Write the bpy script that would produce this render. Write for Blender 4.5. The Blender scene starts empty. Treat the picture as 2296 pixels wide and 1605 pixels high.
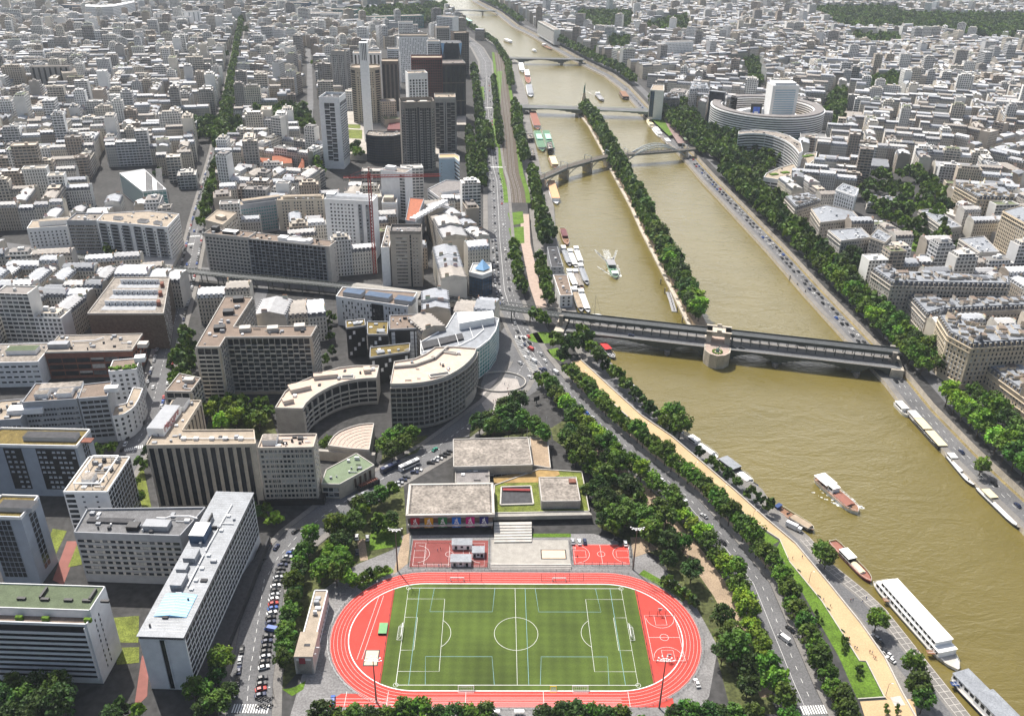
import bpy, bmesh, math, random
import numpy as np
from mathutils import Vector, Matrix
rnd = random.Random(7)
SC = bpy.context.scene
COL = SC.collection
R = math.radians
# ------------------------------------------------------------------ camera geometry (photo measured at 2296 px wide)
FPX, CX, CY, PIT, ROLL, CAMH = 1925.6, 1148.0, 802.4, R(27.8365), 0.018819, 270.3
cR, sR, cP, sP = math.cos(ROLL), math.sin(ROLL), math.cos(PIT), math.sin(PIT)
def G(x, y, z=0.0):
    """ground point at height z seen at a photo point"""
    a, b = x-CX, y-CY
    u = cR*a + sR*b; v = -sR*a + cR*b
    t = (z-CAMH)/(-FPX*sP - v*cP)
    return (u*t, (FPX*cP - v*sP)*t)
def PX(X, Y, Z=0.0):
    z = Z-CAMH
    zc = cP*Y - sP*z; uc = sP*Y + cP*z
    u = FPX*X/zc; v = -FPX*uc/zc
    return (CX + cR*u - sR*v, CY + sR*u + cR*v)
def GL(pts, z=0.0): return [G(x, y, z) for x, y in pts]
def hgt(top, base, z0=0.0):
    """height of the point above base that shows at the photo row of top"""
    X, Y = G(base[0], base[1], z0); lo, hi = 0.0, 300.0
    for _ in range(40):
        m = (lo+hi)/2
        if PX(X, Y, m)[1] > top[1]: lo = m
        else: hi = m
    return lo
def sub(a, b): return (a[0]-b[0], a[1]-b[1])
def add(a, b): return (a[0]+b[0], a[1]+b[1])
def mul(a, k): return (a[0]*k, a[1]*k)
def lerp(a, b, t): return (a[0]+(b[0]-a[0])*t, a[1]+(b[1]-a[1])*t)
def dist(a, b): return math.hypot(a[0]-b[0], a[1]-b[1])
def unit(a):
    l = math.hypot(a[0], a[1]) or 1.0
    return (a[0]/l, a[1]/l)
def perp(a): return (-a[1], a[0])
def area2(p): return sum(p[i-1][0]*p[i][1]-p[i][0]*p[i-1][1] for i in range(len(p)))
def ccw(p): return list(p) if area2(p) > 0 else list(reversed(p))
def along(line, step, start=0.0, jitter=0.0, rg=rnd):
    """points every step metres along a polyline: (point, direction)"""
    out = []; s = start; acc = 0.0
    for a, b in zip(line, line[1:]):
        L = dist(a, b); d = unit(sub(b, a))
        while s <= acc+L:
            q = add(a, mul(d, s-acc))
            if jitter: q = (q[0]+rg.uniform(-jitter, jitter), q[1]+rg.uniform(-jitter, jitter))
            out.append((q, d)); s += step
        acc += L
    return out
def offset(line, o):
    """polyline moved o metres to its left"""
    out = []
    for i, p in enumerate(line):
        a = line[max(0, i-1)]; b = line[min(len(line)-1, i+1)]
        d = unit(sub(b, a)); n = perp(d)
        out.append((p[0]+n[0]*o, p[1]+n[1]*o))
    return out
def strip(line, o1, o2): return offset(line, o1) + list(reversed(offset(line, o2)))

# ------------------------------------------------------------------ materials (all procedural)
MATS = {}
def nd(nt, t, **kw):
    n = nt.nodes.new(t)
    for k, v in kw.items():
        if hasattr(n, k): setattr(n, k, v)
        else: n.inputs[k].default_value = v
    return n
def mat(name, col, rough=0.85, var=0.16, scale=0.25, spec=0.3, metal=0.0, tint=False, bump=0.0, detail=5.0, scale2=None, trans=0.0):
    if name in MATS: return MATS[name]
    m = bpy.data.materials.new(name); m.use_nodes = True; MATS[name] = m
    nt = m.node_tree; b = nt.nodes['Principled BSDF']; L = nt.links.new
    b.inputs['Roughness'].default_value = rough; b.inputs['Metallic'].default_value = metal
    b.inputs['Specular IOR Level'].default_value = spec
    geo = nd(nt, 'ShaderNodeNewGeometry')
    no = nd(nt, 'ShaderNodeTexNoise'); no.inputs['Scale'].default_value = scale; no.inputs['Detail'].default_value = detail
    L(geo.outputs['Position'], no.inputs['Vector'])
    mr = nd(nt, 'ShaderNodeMapRange'); mr.inputs['From Min'].default_value = 0.3; mr.inputs['From Max'].default_value = 0.7
    mr.inputs['To Min'].default_value = 1-var; mr.inputs['To Max'].default_value = 1+var
    L(no.outputs['Fac'], mr.inputs['Value'])
    fac = mr.outputs['Result']
    if scale2:
        n2 = nd(nt, 'ShaderNodeTexNoise'); n2.inputs['Scale'].default_value = scale2; n2.inputs['Detail'].default_value = 3.0
        L(geo.outputs['Position'], n2.inputs['Vector'])
        m2 = nd(nt, 'ShaderNodeMapRange'); m2.inputs['From Min'].default_value = 0.35; m2.inputs['From Max'].default_value = 0.65
        m2.inputs['To Min'].default_value = 1-var; m2.inputs['To Max'].default_value = 1+var
        L(n2.outputs['Fac'], m2.inputs['Value'])
        mm = nd(nt, 'ShaderNodeMath', operation='MULTIPLY'); L(fac, mm.inputs[0]); L(m2.outputs['Result'], mm.inputs[1]); fac = mm.outputs[0]
    vm = nd(nt, 'ShaderNodeVectorMath', operation='SCALE')
    if tint:
        at = nd(nt, 'ShaderNodeAttribute', attribute_name='tint'); L(at.outputs['Color'], vm.inputs[0])
    else: vm.inputs[0].default_value = col[:3]
    L(fac, vm.inputs['Scale']); L(vm.outputs[0], b.inputs['Base Color'])
    if bump:
        bp = nd(nt, 'ShaderNodeBump'); bp.inputs['Strength'].default_value = bump; bp.inputs['Distance'].default_value = 0.3
        L(no.outputs['Fac'], bp.inputs['Height']); L(bp.outputs[0], b.inputs['Normal'])
    if trans:
        tr = nd(nt, 'ShaderNodeBsdfTranslucent'); L(vm.outputs[0], tr.inputs['Color'])
        mx = nd(nt, 'ShaderNodeMixShader'); mx.inputs[0].default_value = trans
        L(b.outputs[0], mx.inputs[1]); L(tr.outputs[0], mx.inputs[2])
        L(mx.outputs[0], nt.nodes['Material Output'].inputs['Surface'])
    return m
def math_node(nt, op, a, b=None, c=None):
    n = nt.nodes.new('ShaderNodeMath'); n.operation = op
    for i, x in enumerate((a, b, c)):
        if x is None: continue
        if isinstance(x, (int, float)): n.inputs[i].default_value = x
        else: nt.links.new(x, n.inputs[i])
    return n.outputs[0]
def facade_mat():
    """wall in the tint colour; tint alpha 0 blank, about 0.4 upright windows, about 0.7 wide windows, 1 bands"""
    m = bpy.data.materials.new('masonry_facade'); m.use_nodes = True; MATS['facade'] = m
    nt = m.node_tree; b = nt.nodes['Principled BSDF']; L = nt.links.new
    uv = nd(nt, 'ShaderNodeUVMap'); sx = nd(nt, 'ShaderNodeSeparateXYZ'); L(uv.outputs[0], sx.inputs[0])
    at = nd(nt, 'ShaderNodeAttribute', attribute_name='tint')
    al = at.outputs['Alpha']
    u, v = sx.outputs[0], sx.outputs[1]
    cw = math_node(nt, 'MULTIPLY_ADD', al, 2.6, 1.25)
    uu = math_node(nt, 'DIVIDE', u, cw)
    fu = math_node(nt, 'ABSOLUTE', math_node(nt, 'SUBTRACT', math_node(nt, 'FRACT', uu), 0.5))
    fv = math_node(nt, 'FRACT', math_node(nt, 'DIVIDE', v, 3.05))
    ww = math_node(nt, 'MULTIPLY_ADD', al, 0.34, 0.08)
    win = math_node(nt, 'LESS_THAN', fu, ww)
    hi = math_node(nt, 'MULTIPLY', math_node(nt, 'GREATER_THAN', fv, 0.22), math_node(nt, 'LESS_THAN', fv, 0.78))
    w = math_node(nt, 'MULTIPLY', math_node(nt, 'MULTIPLY', win, hi), math_node(nt, 'GREATER_THAN', al, 0.05))
    band = math_node(nt, 'MULTIPLY', math_node(nt, 'LESS_THAN', fv, 0.09), math_node(nt, 'GREATER_THAN', al, 0.05))
    # each window its own darkness
    cell = nd(nt, 'ShaderNodeCombineXYZ'); L(math_node(nt, 'FLOOR', uu), cell.inputs[0]); L(math_node(nt, 'FLOOR', math_node(nt, 'DIVIDE', v, 3.05)), cell.inputs[1])
    wn = nd(nt, 'ShaderNodeTexWhiteNoise'); L(cell.outputs[0], wn.inputs['Vector'])
    geo = nd(nt, 'ShaderNodeNewGeometry'); no = nd(nt, 'ShaderNodeTexNoise'); no.inputs['Scale'].default_value = 0.12; no.inputs['Detail'].default_value = 6
    L(geo.outputs['Position'], no.inputs['Vector'])
    dirt = math_node(nt, 'MULTIPLY_ADD', no.outputs['Fac'], 0.5, 0.75)
    dirt = math_node(nt, 'SUBTRACT', dirt, math_node(nt, 'MULTIPLY', band, 0.3))  # random wall tone, darker along the balcony line at each storey foot
    sc = nd(nt, 'ShaderNodeVectorMath', operation='SCALE'); L(at.outputs['Color'], sc.inputs[0]); L(dirt, sc.inputs['Scale'])
    wc = nd(nt, 'ShaderNodeVectorMath', operation='SCALE'); wc.inputs[0].default_value = (0.11, 0.12, 0.135)
    L(math_node(nt, 'POWER', wn.outputs['Value'], 2.5), wc.inputs['Scale'])
    wa = nd(nt, 'ShaderNodeVectorMath', operation='ADD'); L(wc.outputs[0], wa.inputs[0]); wa.inputs[1].default_value = (0.014, 0.016, 0.02)
    mx = nd(nt, 'ShaderNodeMix', data_type='RGBA'); L(w, mx.inputs[0]); L(sc.outputs[0], mx.inputs[6]); L(wa.outputs[0], mx.inputs[7])
    L(mx.outputs[2], b.inputs['Base Color'])
    L(math_node(nt, 'MULTIPLY_ADD', w, -0.6, 0.85), b.inputs['Roughness'])
    return m
def water_mat():
    m = bpy.data.materials.new('river_water'); m.use_nodes = True; MATS['water'] = m
    nt = m.node_tree; b = nt.nodes['Principled BSDF']; L = nt.links.new
    geo = nd(nt, 'ShaderNodeNewGeometry')
    n1 = nd(nt, 'ShaderNodeTexNoise'); n1.inputs['Scale'].default_value = 0.012; n1.inputs['Detail'].default_value = 6; n1.inputs['Distortion'].default_value = 1.2
    L(geo.outputs['Position'], n1.inputs['Vector'])
    mx = nd(nt, 'ShaderNodeMix', data_type='RGBA'); L(n1.outputs['Fac'], mx.inputs[0])
    mx.inputs[6].default_value = (0.112, 0.090, 0.019, 1); mx.inputs[7].default_value = (0.172, 0.138, 0.042, 1)
    L(mx.outputs[2], b.inputs['Base Color'])
    b.inputs['Roughness'].default_value = 0.22; b.inputs['IOR'].default_value = 1.33; b.inputs['Specular IOR Level'].default_value = 1.0
    mp = nd(nt, 'ShaderNodeMapping'); mp.inputs['Scale'].default_value = (1.0, 1.9, 1.0); mp.inputs['Rotation'].default_value = (0, 0, R(-25))
    L(geo.outputs['Position'], mp.inputs['Vector'])
    n2 = nd(nt, 'ShaderNodeTexNoise'); n2.inputs['Scale'].default_value = 0.32; n2.inputs['Detail'].default_value = 5; n2.inputs['Distortion'].default_value = 0.6
    L(mp.outputs[0], n2.inputs['Vector'])
    n3 = nd(nt, 'ShaderNodeTexNoise'); n3.inputs['Scale'].default_value = 0.035; n3.inputs['Detail'].default_value = 3; n3.inputs['Distortion'].default_value = 1.5
    L(mp.outputs[0], n3.inputs['Vector'])
    h = math_node(nt, 'MULTIPLY_ADD', n3.outputs['Fac'], 2.2, n2.outputs['Fac'])
    bp = nd(nt, 'ShaderNodeBump'); bp.inputs['Strength'].default_value = 0.55; bp.inputs['Distance'].default_value = 0.6
    L(h, bp.inputs['Height']); L(bp.outputs[0], b.inputs['Normal'])
    return m
facade_mat(); water_mat()
mat('tinted', (1, 1, 1), 0.75, 0.15, 0.35, tint=True, scale2=3.0)
mat('zinc', (0.25, 0.265, 0.29), 0.5, 0.18, 0.3, scale2=2.0)
mat('concrete', (0.34, 0.32, 0.29), 0.9, 0.12, 0.3, scale2=2.5)
mat('pale_concrete', (0.48, 0.455, 0.42), 0.9, 0.09, 0.3, scale2=2.0)
mat('white_paint', (0.84, 0.84, 0.83), 0.6, 0.06, 0.4)
mat('white_wall', (0.77, 0.77, 0.77), 0.8, 0.07, 0.3)
mat('grey_wall', (0.34, 0.35, 0.37), 0.8, 0.1, 0.3)
mat('beige_wall', (0.50, 0.44, 0.36), 0.9, 0.1, 0.3, scale2=2.0)
mat('stone', (0.48, 0.43, 0.36), 0.9, 0.15, 0.25, scale2=1.5)
mat('dark_stone', (0.22, 0.20, 0.18), 0.9, 0.2, 0.25, scale2=1.5)
mat('glass', (0.018, 0.022, 0.028), 0.2, 0.4, 0.4, spec=0.3)
mat('blue_glass', (0.05, 0.10, 0.17), 0.1, 0.25, 0.4, spec=0.7)
mat('green_glass', (0.09, 0.24, 0.235), 0.15, 0.2, 0.3, spec=0.6)
mat('curtained_glass', (0.11, 0.115, 0.12), 0.2, 0.4, 0.8, spec=0.3)
mat('blind', (0.38, 0.37, 0.35), 0.6, 0.2, 0.8)
mat('dark_frame', (0.02, 0.02, 0.023), 0.5, 0.2, 0.5)
mat('black_roof', (0.055, 0.055, 0.06), 0.8, 0.25, 0.5)
mat('gravel_roof', (0.34, 0.285, 0.225), 0.95, 0.14, 0.25, scale2=3.0)
mat('grey_roof', (0.25, 0.222, 0.195), 0.95, 0.32, 0.12, scale2=0.7)
mat('brown_roof', (0.20, 0.155, 0.125), 0.95, 0.16, 0.2, scale2=2.0)
mat('green_roof', (0.10, 0.125, 0.075), 0.95, 0.15, 0.3, scale2=2.0)
mat('sedum_roof', (0.16, 0.12, 0.04), 0.95, 0.35, 0.4, scale2=2.0)
mat('brick', (0.20, 0.085, 0.06), 0.9, 0.2, 0.5, scale2=3.0)
mat('terracotta', (0.36, 0.13, 0.075), 0.9, 0.2, 0.5)
mat('steel', (0.30, 0.31, 0.32), 0.45, 0.1, 0.4, metal=0.6)
mat('dark_steel', (0.055, 0.06, 0.062), 0.6, 0.2, 0.4)
mat('red_steel', (0.30, 0.03, 0.025), 0.5, 0.15, 0.4)
mat('asphalt', (0.13, 0.13, 0.135), 0.9, 0.2, 0.05, scale2=1.2)
mat('street', (0.05, 0.049, 0.049), 0.9, 0.25, 0.03, scale2=0.3)
mat('pavement', (0.19, 0.18, 0.17), 0.9, 0.14, 0.12, scale2=1.5)
mat('sand', (0.47, 0.345, 0.20), 0.95, 0.09, 0.09, scale2=1.5)
mat('earth', (0.33, 0.25, 0.175), 0.95, 0.2, 0.12, scale2=1.5)
mat('lawn', (0.085, 0.155, 0.015), 0.95, 0.3, 0.15, scale2=1.2)
mat('dry_grass', (0.20, 0.16, 0.07), 0.95, 0.3, 0.15, scale2=1.2)
mat('track_red', (0.50, 0.058, 0.045), 0.9, 0.07, 0.2, scale2=2.0)
mat('court_red', (0.22, 0.06, 0.055), 0.9, 0.1, 0.3)
mat('bark', (0.09, 0.07, 0.055), 0.95, 0.2, 1.0)
mat('white_line', (0.78, 0.78, 0.77), 0.8, 0.04, 1.0)
mat('blue_line', (0.28, 0.50, 0.60), 0.8, 0.04, 1.0)

# ------------------------------------------------------------------ mesh builder
class MB:
    def __init__(s): s.v, s.f, s.m, s.t, s.uv = [], [], [], [], []
    def face(s, pts, m=0, t=(.5, .5, .5, 0), uv=None):
        n = len(s.v); s.v += pts; s.f.append(tuple(range(n, n+len(pts)))); s.m.append(m); s.t.append(t)
        s.uv.append(uv if uv else [(0.0, 0.0)]*len(pts))
    def wall(s, a, b, z0, z1, m=0, t=(.5, .5, .5, 0), u0=0.0):
        L = dist(a, b); h = z1-z0
        s.face([(a[0], a[1], z0), (b[0], b[1], z0), (b[0], b[1], z1), (a[0], a[1], z1)], m, t, [(u0, 0), (u0+L, 0), (u0+L, h), (u0, h)])
    def prism(s, poly, z0, z1, m=0, mt=None, t=(.5, .5, .5, 0), tt=None, bottom=False):
        poly = ccw(poly); n = len(poly)
        for i in range(n): s.wall(poly[i], poly[(i+1) % n], z0, z1, m, t)
        if mt is not False: s.face([(x, y, z1) for x, y in poly], m if mt is None else mt, tt or t)
        if bottom: s.face([(x, y, z0) for x, y in reversed(poly)], m, t)
    def sheet(s, poly, z, m=0, t=(.5, .5, .5, 0)): s.face([(x, y, z) for x, y in ccw(poly)], m, t)
    def box(s, c, sx, sy, z0, z1, ang=0.0, m=0, mt=None, t=(.5, .5, .5, 0), bottom=True):
        ca, sa = math.cos(ang), math.sin(ang)
        q = [(c[0]+ca*x-sa*y, c[1]+sa*x+ca*y) for x, y in ((-sx/2, -sy/2), (sx/2, -sy/2), (sx/2, sy/2), (-sx/2, sy/2))]
        s.prism(q, z0, z1, m, mt, t, bottom=bottom)
    def bar(s, a, b, w, m=0, n=4, w2=None, t=(.5, .5, .5, 0), caps=True):
        a = Vector(a); b = Vector(b); d = (b-a).normalized(); x = d.orthogonal().normalized()
        if abs(d.z) < 0.99: x = d.cross(Vector((0, 0, 1))).normalized()
        y = d.cross(x); w2 = w if w2 is None else w2; k = 1.4142 if n == 4 else 1.0
        off = math.pi/4 if n == 4 else 0
        r0 = [a+(x*math.cos(off+i*2*math.pi/n)+y*math.sin(off+i*2*math.pi/n))*w/2*k for i in range(n)]
        r1 = [b+(x*math.cos(off+i*2*math.pi/n)+y*math.sin(off+i*2*math.pi/n))*w2/2*k for i in range(n)]
        for i in range(n):
            j = (i+1) % n; s.face([tuple(r0[i]), tuple(r0[j]), tuple(r1[j]), tuple(r1[i])], m, t)
        if caps: s.face([tuple(p) for p in r1], m, t); s.face([tuple(p) for p in reversed(r0)], m, t)
    def ribbon(s, line, o1, o2, z, m=0, t=(.5, .5, .5, 0)):
        A = offset(line, o1); B = offset(line, o2)
        for i in range(len(line)-1):
            s.face([(*B[i], z), (*B[i+1], z), (*A[i+1], z), (*A[i], z)], m, t)
    def build(s, name, mats, parent=None, org=(0, 0, 0), smooth=False, merge=False):
        me = bpy.data.meshes.new(name); ox, oy, oz = org
        me.from_pydata([(x-ox, y-oy, z-oz) for x, y, z in s.v], [], s.f)
        mats = mats if isinstance(mats, (list, tuple)) else [mats]
        for k in mats: me.materials.append(MATS[k] if isinstance(k, str) else k)
        if len(mats) > 1: me.polygons.foreach_set('material_index', np.array(s.m, dtype=np.int32))
        if any(k in ('facade', 'tinted', 'leaf', 'car_paint') for k in mats):
            at = me.attributes.new('tint', 'FLOAT_COLOR', 'FACE')
            at.data.foreach_set('color', np.array([tuple(t) if len(t) == 4 else (*t, 0) for t in s.t], dtype=np.float32).ravel())
        if 'facade' in mats:
            ul = me.uv_layers.new(name='UVMap')
            ul.data.foreach_set('uv', np.array([c for u in s.uv for c in u], dtype=np.float32).ravel())
        if merge:
            bm = bmesh.new(); bm.from_mesh(me); bmesh.ops.remove_doubles(bm, verts=bm.verts, dist=1e-3); bm.to_mesh(me); bm.free()
        if smooth: me.polygons.foreach_set('use_smooth', [True]*len(me.polygons))
        o = bpy.data.objects.new(name, me); COL.objects.link(o)
        if parent is not None: o.parent = parent
        else: o.location = org
        return o
def tag(o, label=None, cat=None, group=None, kind=None):
    if label: o['label'] = label
    if cat: o['category'] = cat
    if group: o['group'] = group
    if kind: o['kind'] = kind
    return o
def empty(name, loc, label=None, cat=None, group=None, rz=0.0):
    o = bpy.data.objects.new(name, None); o.empty_display_size = 1.0; COL.objects.link(o)
    o.location = loc if len(loc) == 3 else (*loc, 0); o.rotation_euler = (0, 0, rz)
    return tag(o, label, cat, group)
KIDS = {}
def dup(root, loc, rz=0.0, sc=1.0, label=None, group=None, mat0=None):
    r = root.copy(); COL.objects.link(r); r.location = loc; r.rotation_euler = (0, 0, rz)
    r.scale = (sc, sc, sc) if isinstance(sc, (int, float)) else sc
    if label: r['label'] = label
    if group: r['group'] = group
    if root not in KIDS: KIDS[root] = [(ch, list(ch.children)) for ch in root.children]
    for ch, gs in KIDS[root]:
        c = ch.copy(); COL.objects.link(c); c.parent = r
        for g in gs:
            e = g.copy(); COL.objects.link(e); e.parent = c
    return r
def struct(name, mb, mats, **kw): return tag(mb.build(name, mats, **kw), kind='structure')
ORD = ['first', 'second', 'third', 'fourth', 'fifth', 'sixth', 'seventh', 'eighth', 'ninth', 'tenth']
def nth(i):
    """0 -> first, 11 -> 12th"""
    if i < 10: return ORD[i]
    n = i+1; return '%d%s' % (n, 'th' if 10 <= n % 100 <= 20 else {1: 'st', 2: 'nd', 3: 'rd'}.get(n % 10, 'th'))
# ------------------------------------------------------------------ what ground is already taken (2 m cells)
OX0, OY0, OCELL = -2600.0, 100.0, 2.0
OCC = np.zeros((2600, 2100), dtype=bool)       # [x, y]
def occ_fill(poly, grow=0.0):
    if grow:
        c = (sum(p[0] for p in poly)/len(poly), sum(p[1] for p in poly)/len(poly))
        poly = ccw(poly); n = len(poly); out = []
        for i in range(n):
            a, b, d = poly[i-1], poly[i], poly[(i+1) % n]
            n1 = perp(unit(sub(b, a))); n2 = perp(unit(sub(d, b))); k = unit(add(n1, n2))
            cs = max(0.4, k[0]*n1[0]+k[1]*n1[1])
            out.append((b[0]-k[0]*grow/cs, b[1]-k[1]*grow/cs))
        poly = out
    P = np.array(poly); x0 = int((P[:, 0].min()-OX0)/OCELL)-1; x1 = int((P[:, 0].max()-OX0)/OCELL)+2
    y0 = int((P[:, 1].min()-OY0)/OCELL)-1; y1 = int((P[:, 1].max()-OY0)/OCELL)+2
    x0 = max(0, x0); y0 = max(0, y0); x1 = min(OCC.shape[0], x1); y1 = min(OCC.shape[1], y1)
    if x1 <= x0 or y1 <= y0: return
    X, Y = np.meshgrid(OX0+(np.arange(x0, x1)+.5)*OCELL, OY0+(np.arange(y0, y1)+.5)*OCELL, indexing='ij')
    ins = np.zeros(X.shape, bool); n = len(P)
    for i in range(n):
        xa, ya = P[i-1]; xb, yb = P[i]
        if ya == yb: continue
        c = ((ya > Y) != (yb > Y)) & (X < (xb-xa)*(Y-ya)/(yb-ya)+xa)
        ins ^= c
    OCC[x0:x1, y0:y1] |= ins
def occ_free(q):
    """corners, edge middles and centre of a quad are all free"""
    c = (sum(p[0] for p in q)/4, sum(p[1] for p in q)/4)
    for p in list(q)+[lerp(q[i-1], q[i], .5) for i in range(4)]:
        p = lerp(p, c, 0.12)
        i = int((p[0]-OX0)/OCELL); j = int((p[1]-OY0)/OCELL)
        if i < 0 or j < 0 or i >= OCC.shape[0] or j >= OCC.shape[1] or OCC[i, j]: return False
    i = int((c[0]-OX0)/OCELL); j = int((c[1]-OY0)/OCELL)
    return not OCC[i, j]
# ------------------------------------------------------------------ people and letter shapes (made first, while the scene is empty)
mat('skin', (.45, .28, .2), .7, .05); mat('hair', (.03, .022, .018), .8); CL = {'dark': (.03, .03, .035), 'white': (.7, .7, .7), 'red': (.42, .03, .03), 'blue': (.05, .1, .3), 'beige': (.4, .32, .22)}
for k, c in CL.items(): mat('cloth '+k, c, .9, .08)
def person_mesh(pose, shirt, pants):
    st = {'stand': (.06, .04, 0), 'walk': (.32, .30, .25), 'stride': (.42, .36, -.3)}[pose]; f, a_, sw = st
    J = {'pel': (0, 0, .95), 'che': (.03, 0, 1.25), 'nk': (.04, 0, 1.48), 'hd': (.06, 0, 1.62), 'top': (.06, 0, 1.74), 'hl': (0, .1, .9), 'kl': (f*.6, .1, .5), 'al': (f*.75, .1, .07), 'tl': (f*.75+.16, .1, .04), 'hr': (0, -.1, .9), 'kr': (-f*.25, -.1, .5), 'ar': (-f, -.1, .1), 'tr': (-f+.15, -.1, .04), 'sl': (.03, .19, 1.42), 'el': (-a_*.5, .25, 1.13), 'wl': (-a_*.4+.1, .25, .88), 'sr': (.03, -.19, 1.42), 'er': (a_*.4, -.25, 1.13), 'wr': (a_*.7+.1, -.24, .9)}
    E = [('pel','che',.15,.16),('che','nk',.17,.07),('nk','hd',.06,.1),('hd','top',.1,.07),('pel','hl',.13,.11),('hl','kl',.1,.065),('kl','al',.065,.045),('al','tl',.05,.04),('pel','hr',.13,.11),('hr','kr',.1,.065),('kr','ar',.065,.045),('ar','tr',.05,.04),('che','sl',.12,.075),('sl','el',.065,.045),('el','wl',.045,.035),('che','sr',.12,.075),('sr','er',.065,.045),('er','wr',.045,.035)]
    nm = list(J); rad = {}
    for p, q, r0, r1 in E: rad[p] = max(rad.get(p, 0), r0); rad[q] = max(rad.get(q, 0), r1)
    me = bpy.data.meshes.new('person'); me.from_pydata([J[k] for k in nm], [(nm.index(p), nm.index(q)) for p, q, _, _ in E], []); o = bpy.data.objects.new('person', me); COL.objects.link(o); md = o.modifiers.new('skin', 'SKIN'); o.modifiers.new('sub', 'SUBSURF').levels = 1
    for i, k in enumerate(nm): me.skin_vertices[0].data[i].radius = (rad[k], rad[k]); me.skin_vertices[0].data[i].use_root = k == 'pel'
    dg = bpy.context.evaluated_depsgraph_get(); m2 = bpy.data.meshes.new_from_object(o.evaluated_get(dg)); bpy.data.objects.remove(o)
    m2.materials.clear()
    for k in ('cloth '+pants, 'cloth '+shirt, 'skin', 'hair', 'dark_frame'): m2.materials.append(MATS[k])
    for p in m2.polygons: z = p.center.z; y = abs(p.center.y); p.material_index = 4 if z < .1 else 2 if (y > .2 and z < 1.12) else 0 if z < .98 else 1 if z < 1.49 else 3 if z > 1.7 or (z > 1.56 and p.center.x < .02) else 2; p.use_smooth = True
    return m2
PM = {}
for po in ('stand', 'walk', 'stride'):
    for sh in CL:
        for pa in ('dark', 'blue', 'beige'): PM[(po, sh, pa)] = None
_base = {po: person_mesh(po, 'dark', 'dark') for po in ('stand', 'walk', 'stride')}
for (po, sh, pa) in PM: me = _base[po].copy(); me.materials[0] = MATS['cloth '+pa]; me.materials[1] = MATS['cloth '+sh]; PM[(po, sh, pa)] = me
TXT = {}
for s_, sh in (('Mercure', .3), ('HOTEL', 0), ('pullman', 0), ('PARIS', 0)):
    cu = bpy.data.curves.new('lettering', 'FONT'); cu.body = s_; cu.size = 1; cu.align_x = 'CENTER'; cu.align_y = 'CENTER'; cu.extrude = .04; cu.shear = sh; o = bpy.data.objects.new('lettering', cu); COL.objects.link(o)
    bpy.context.view_layer.update(); me = bpy.data.meshes.new_from_object(o.evaluated_get(bpy.context.evaluated_depsgraph_get())); bpy.data.objects.remove(o); me.materials.clear(); TXT[s_] = me
# ------------------------------------------------------------------ camera, sun, sky, air
cam = bpy.data.cameras.new('camera'); camo = bpy.data.objects.new('camera', cam); COL.objects.link(camo)
cam.sensor_width = 36.0; cam.lens = 36.0*FPX/2296.0; cam.clip_start = 1.0; cam.clip_end = 40000.0
fw = Vector((0, cP, -sP)); upv = Vector((0, sP, cP)); rt = Vector((1, 0, 0))
r2 = rt*cR + upv*sR*-1.0*-1.0*(-1.0); u2 = fw.cross(r2)*-1.0
# image x axis in the world: u = cR*a + sR*b, v = -sR*a + cR*b  (v runs down)
r2 = rt*cR + upv*sR; u2 = r2.cross(fw)
camo.matrix_world = Matrix(((r2.x, u2.x, -fw.x, 0), (r2.y, u2.y, -fw.y, 0), (r2.z, u2.z, -fw.z, CAMH), (0, 0, 0, 1)))
SC.camera = camo
SUN_EL, SUN_AZ = R(57), R(124)          # direction towards the sun: azimuth from +X towards +Y
sl = bpy.data.lights.new('sun', 'SUN'); sl.energy = 4.9; sl.angle = R(0.53); sl.color = (1.0, 0.955, 0.88)
so = bpy.data.objects.new('sun', sl); COL.objects.link(so)
sd = Vector((math.cos(SUN_EL)*math.cos(SUN_AZ), math.cos(SUN_EL)*math.sin(SUN_AZ), math.sin(SUN_EL)))
so.rotation_euler = sd.to_track_quat('Z', 'Y').to_euler(); so.location = (0, 0, 900)
w = bpy.data.worlds.new('World'); SC.world = w; w.use_nodes = True
sky = w.node_tree.nodes.new('ShaderNodeTexSky'); sky.sky_type = 'NISHITA'; sky.sun_disc = False
sky.sun_elevation = SUN_EL; sky.sun_rotation = math.atan2(sd.x, sd.y); sky.air_density = 1.2; sky.dust_density = 4.0
nt = w.node_tree; tc = nd(nt, 'ShaderNodeTexCoord'); sx = nd(nt, 'ShaderNodeSeparateXYZ'); nt.links.new(tc.outputs['Generated'], sx.inputs[0])
cn = nd(nt, 'ShaderNodeTexNoise'); cn.inputs['Scale'].default_value = 2.6; cn.inputs['Detail'].default_value = 6; nt.links.new(tc.outputs['Generated'], cn.inputs['Vector'])
def sstep(v, a, b):
    m = nd(nt, 'ShaderNodeMapRange', interpolation_type='SMOOTHSTEP'); m.inputs['From Min'].default_value = a; m.inputs['From Max'].default_value = b; nt.links.new(v, m.inputs['Value']); return m.outputs[0]
cloud = math_node(nt, 'MULTIPLY', math_node(nt, 'MULTIPLY', sstep(sx.outputs[1], -.1, .6), sstep(sx.outputs[2], .75, .2)), sstep(cn.outputs['Fac'], .36, .52))      # unseen, added to brighten the far water: bank of white cloud in the south
mxw = nd(nt, 'ShaderNodeMix', data_type='RGBA'); nt.links.new(cloud, mxw.inputs[0]); nt.links.new(sky.outputs[0], mxw.inputs[6]); mxw.inputs[7].default_value = (24.0, 24.0, 24.3, 1)
nt.links.new(mxw.outputs[2], nt.nodes['Background'].inputs[0])
w.node_tree.nodes['Background'].inputs[1].default_value = 0.083
SC.view_settings.view_transform = 'Standard'; SC.view_settings.look = 'None'; SC.view_settings.exposure = 0.46; SC.view_settings.gamma = 1.0
SC.view_settings.use_curve_mapping = False
SC.cycles.use_denoising = True
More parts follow.
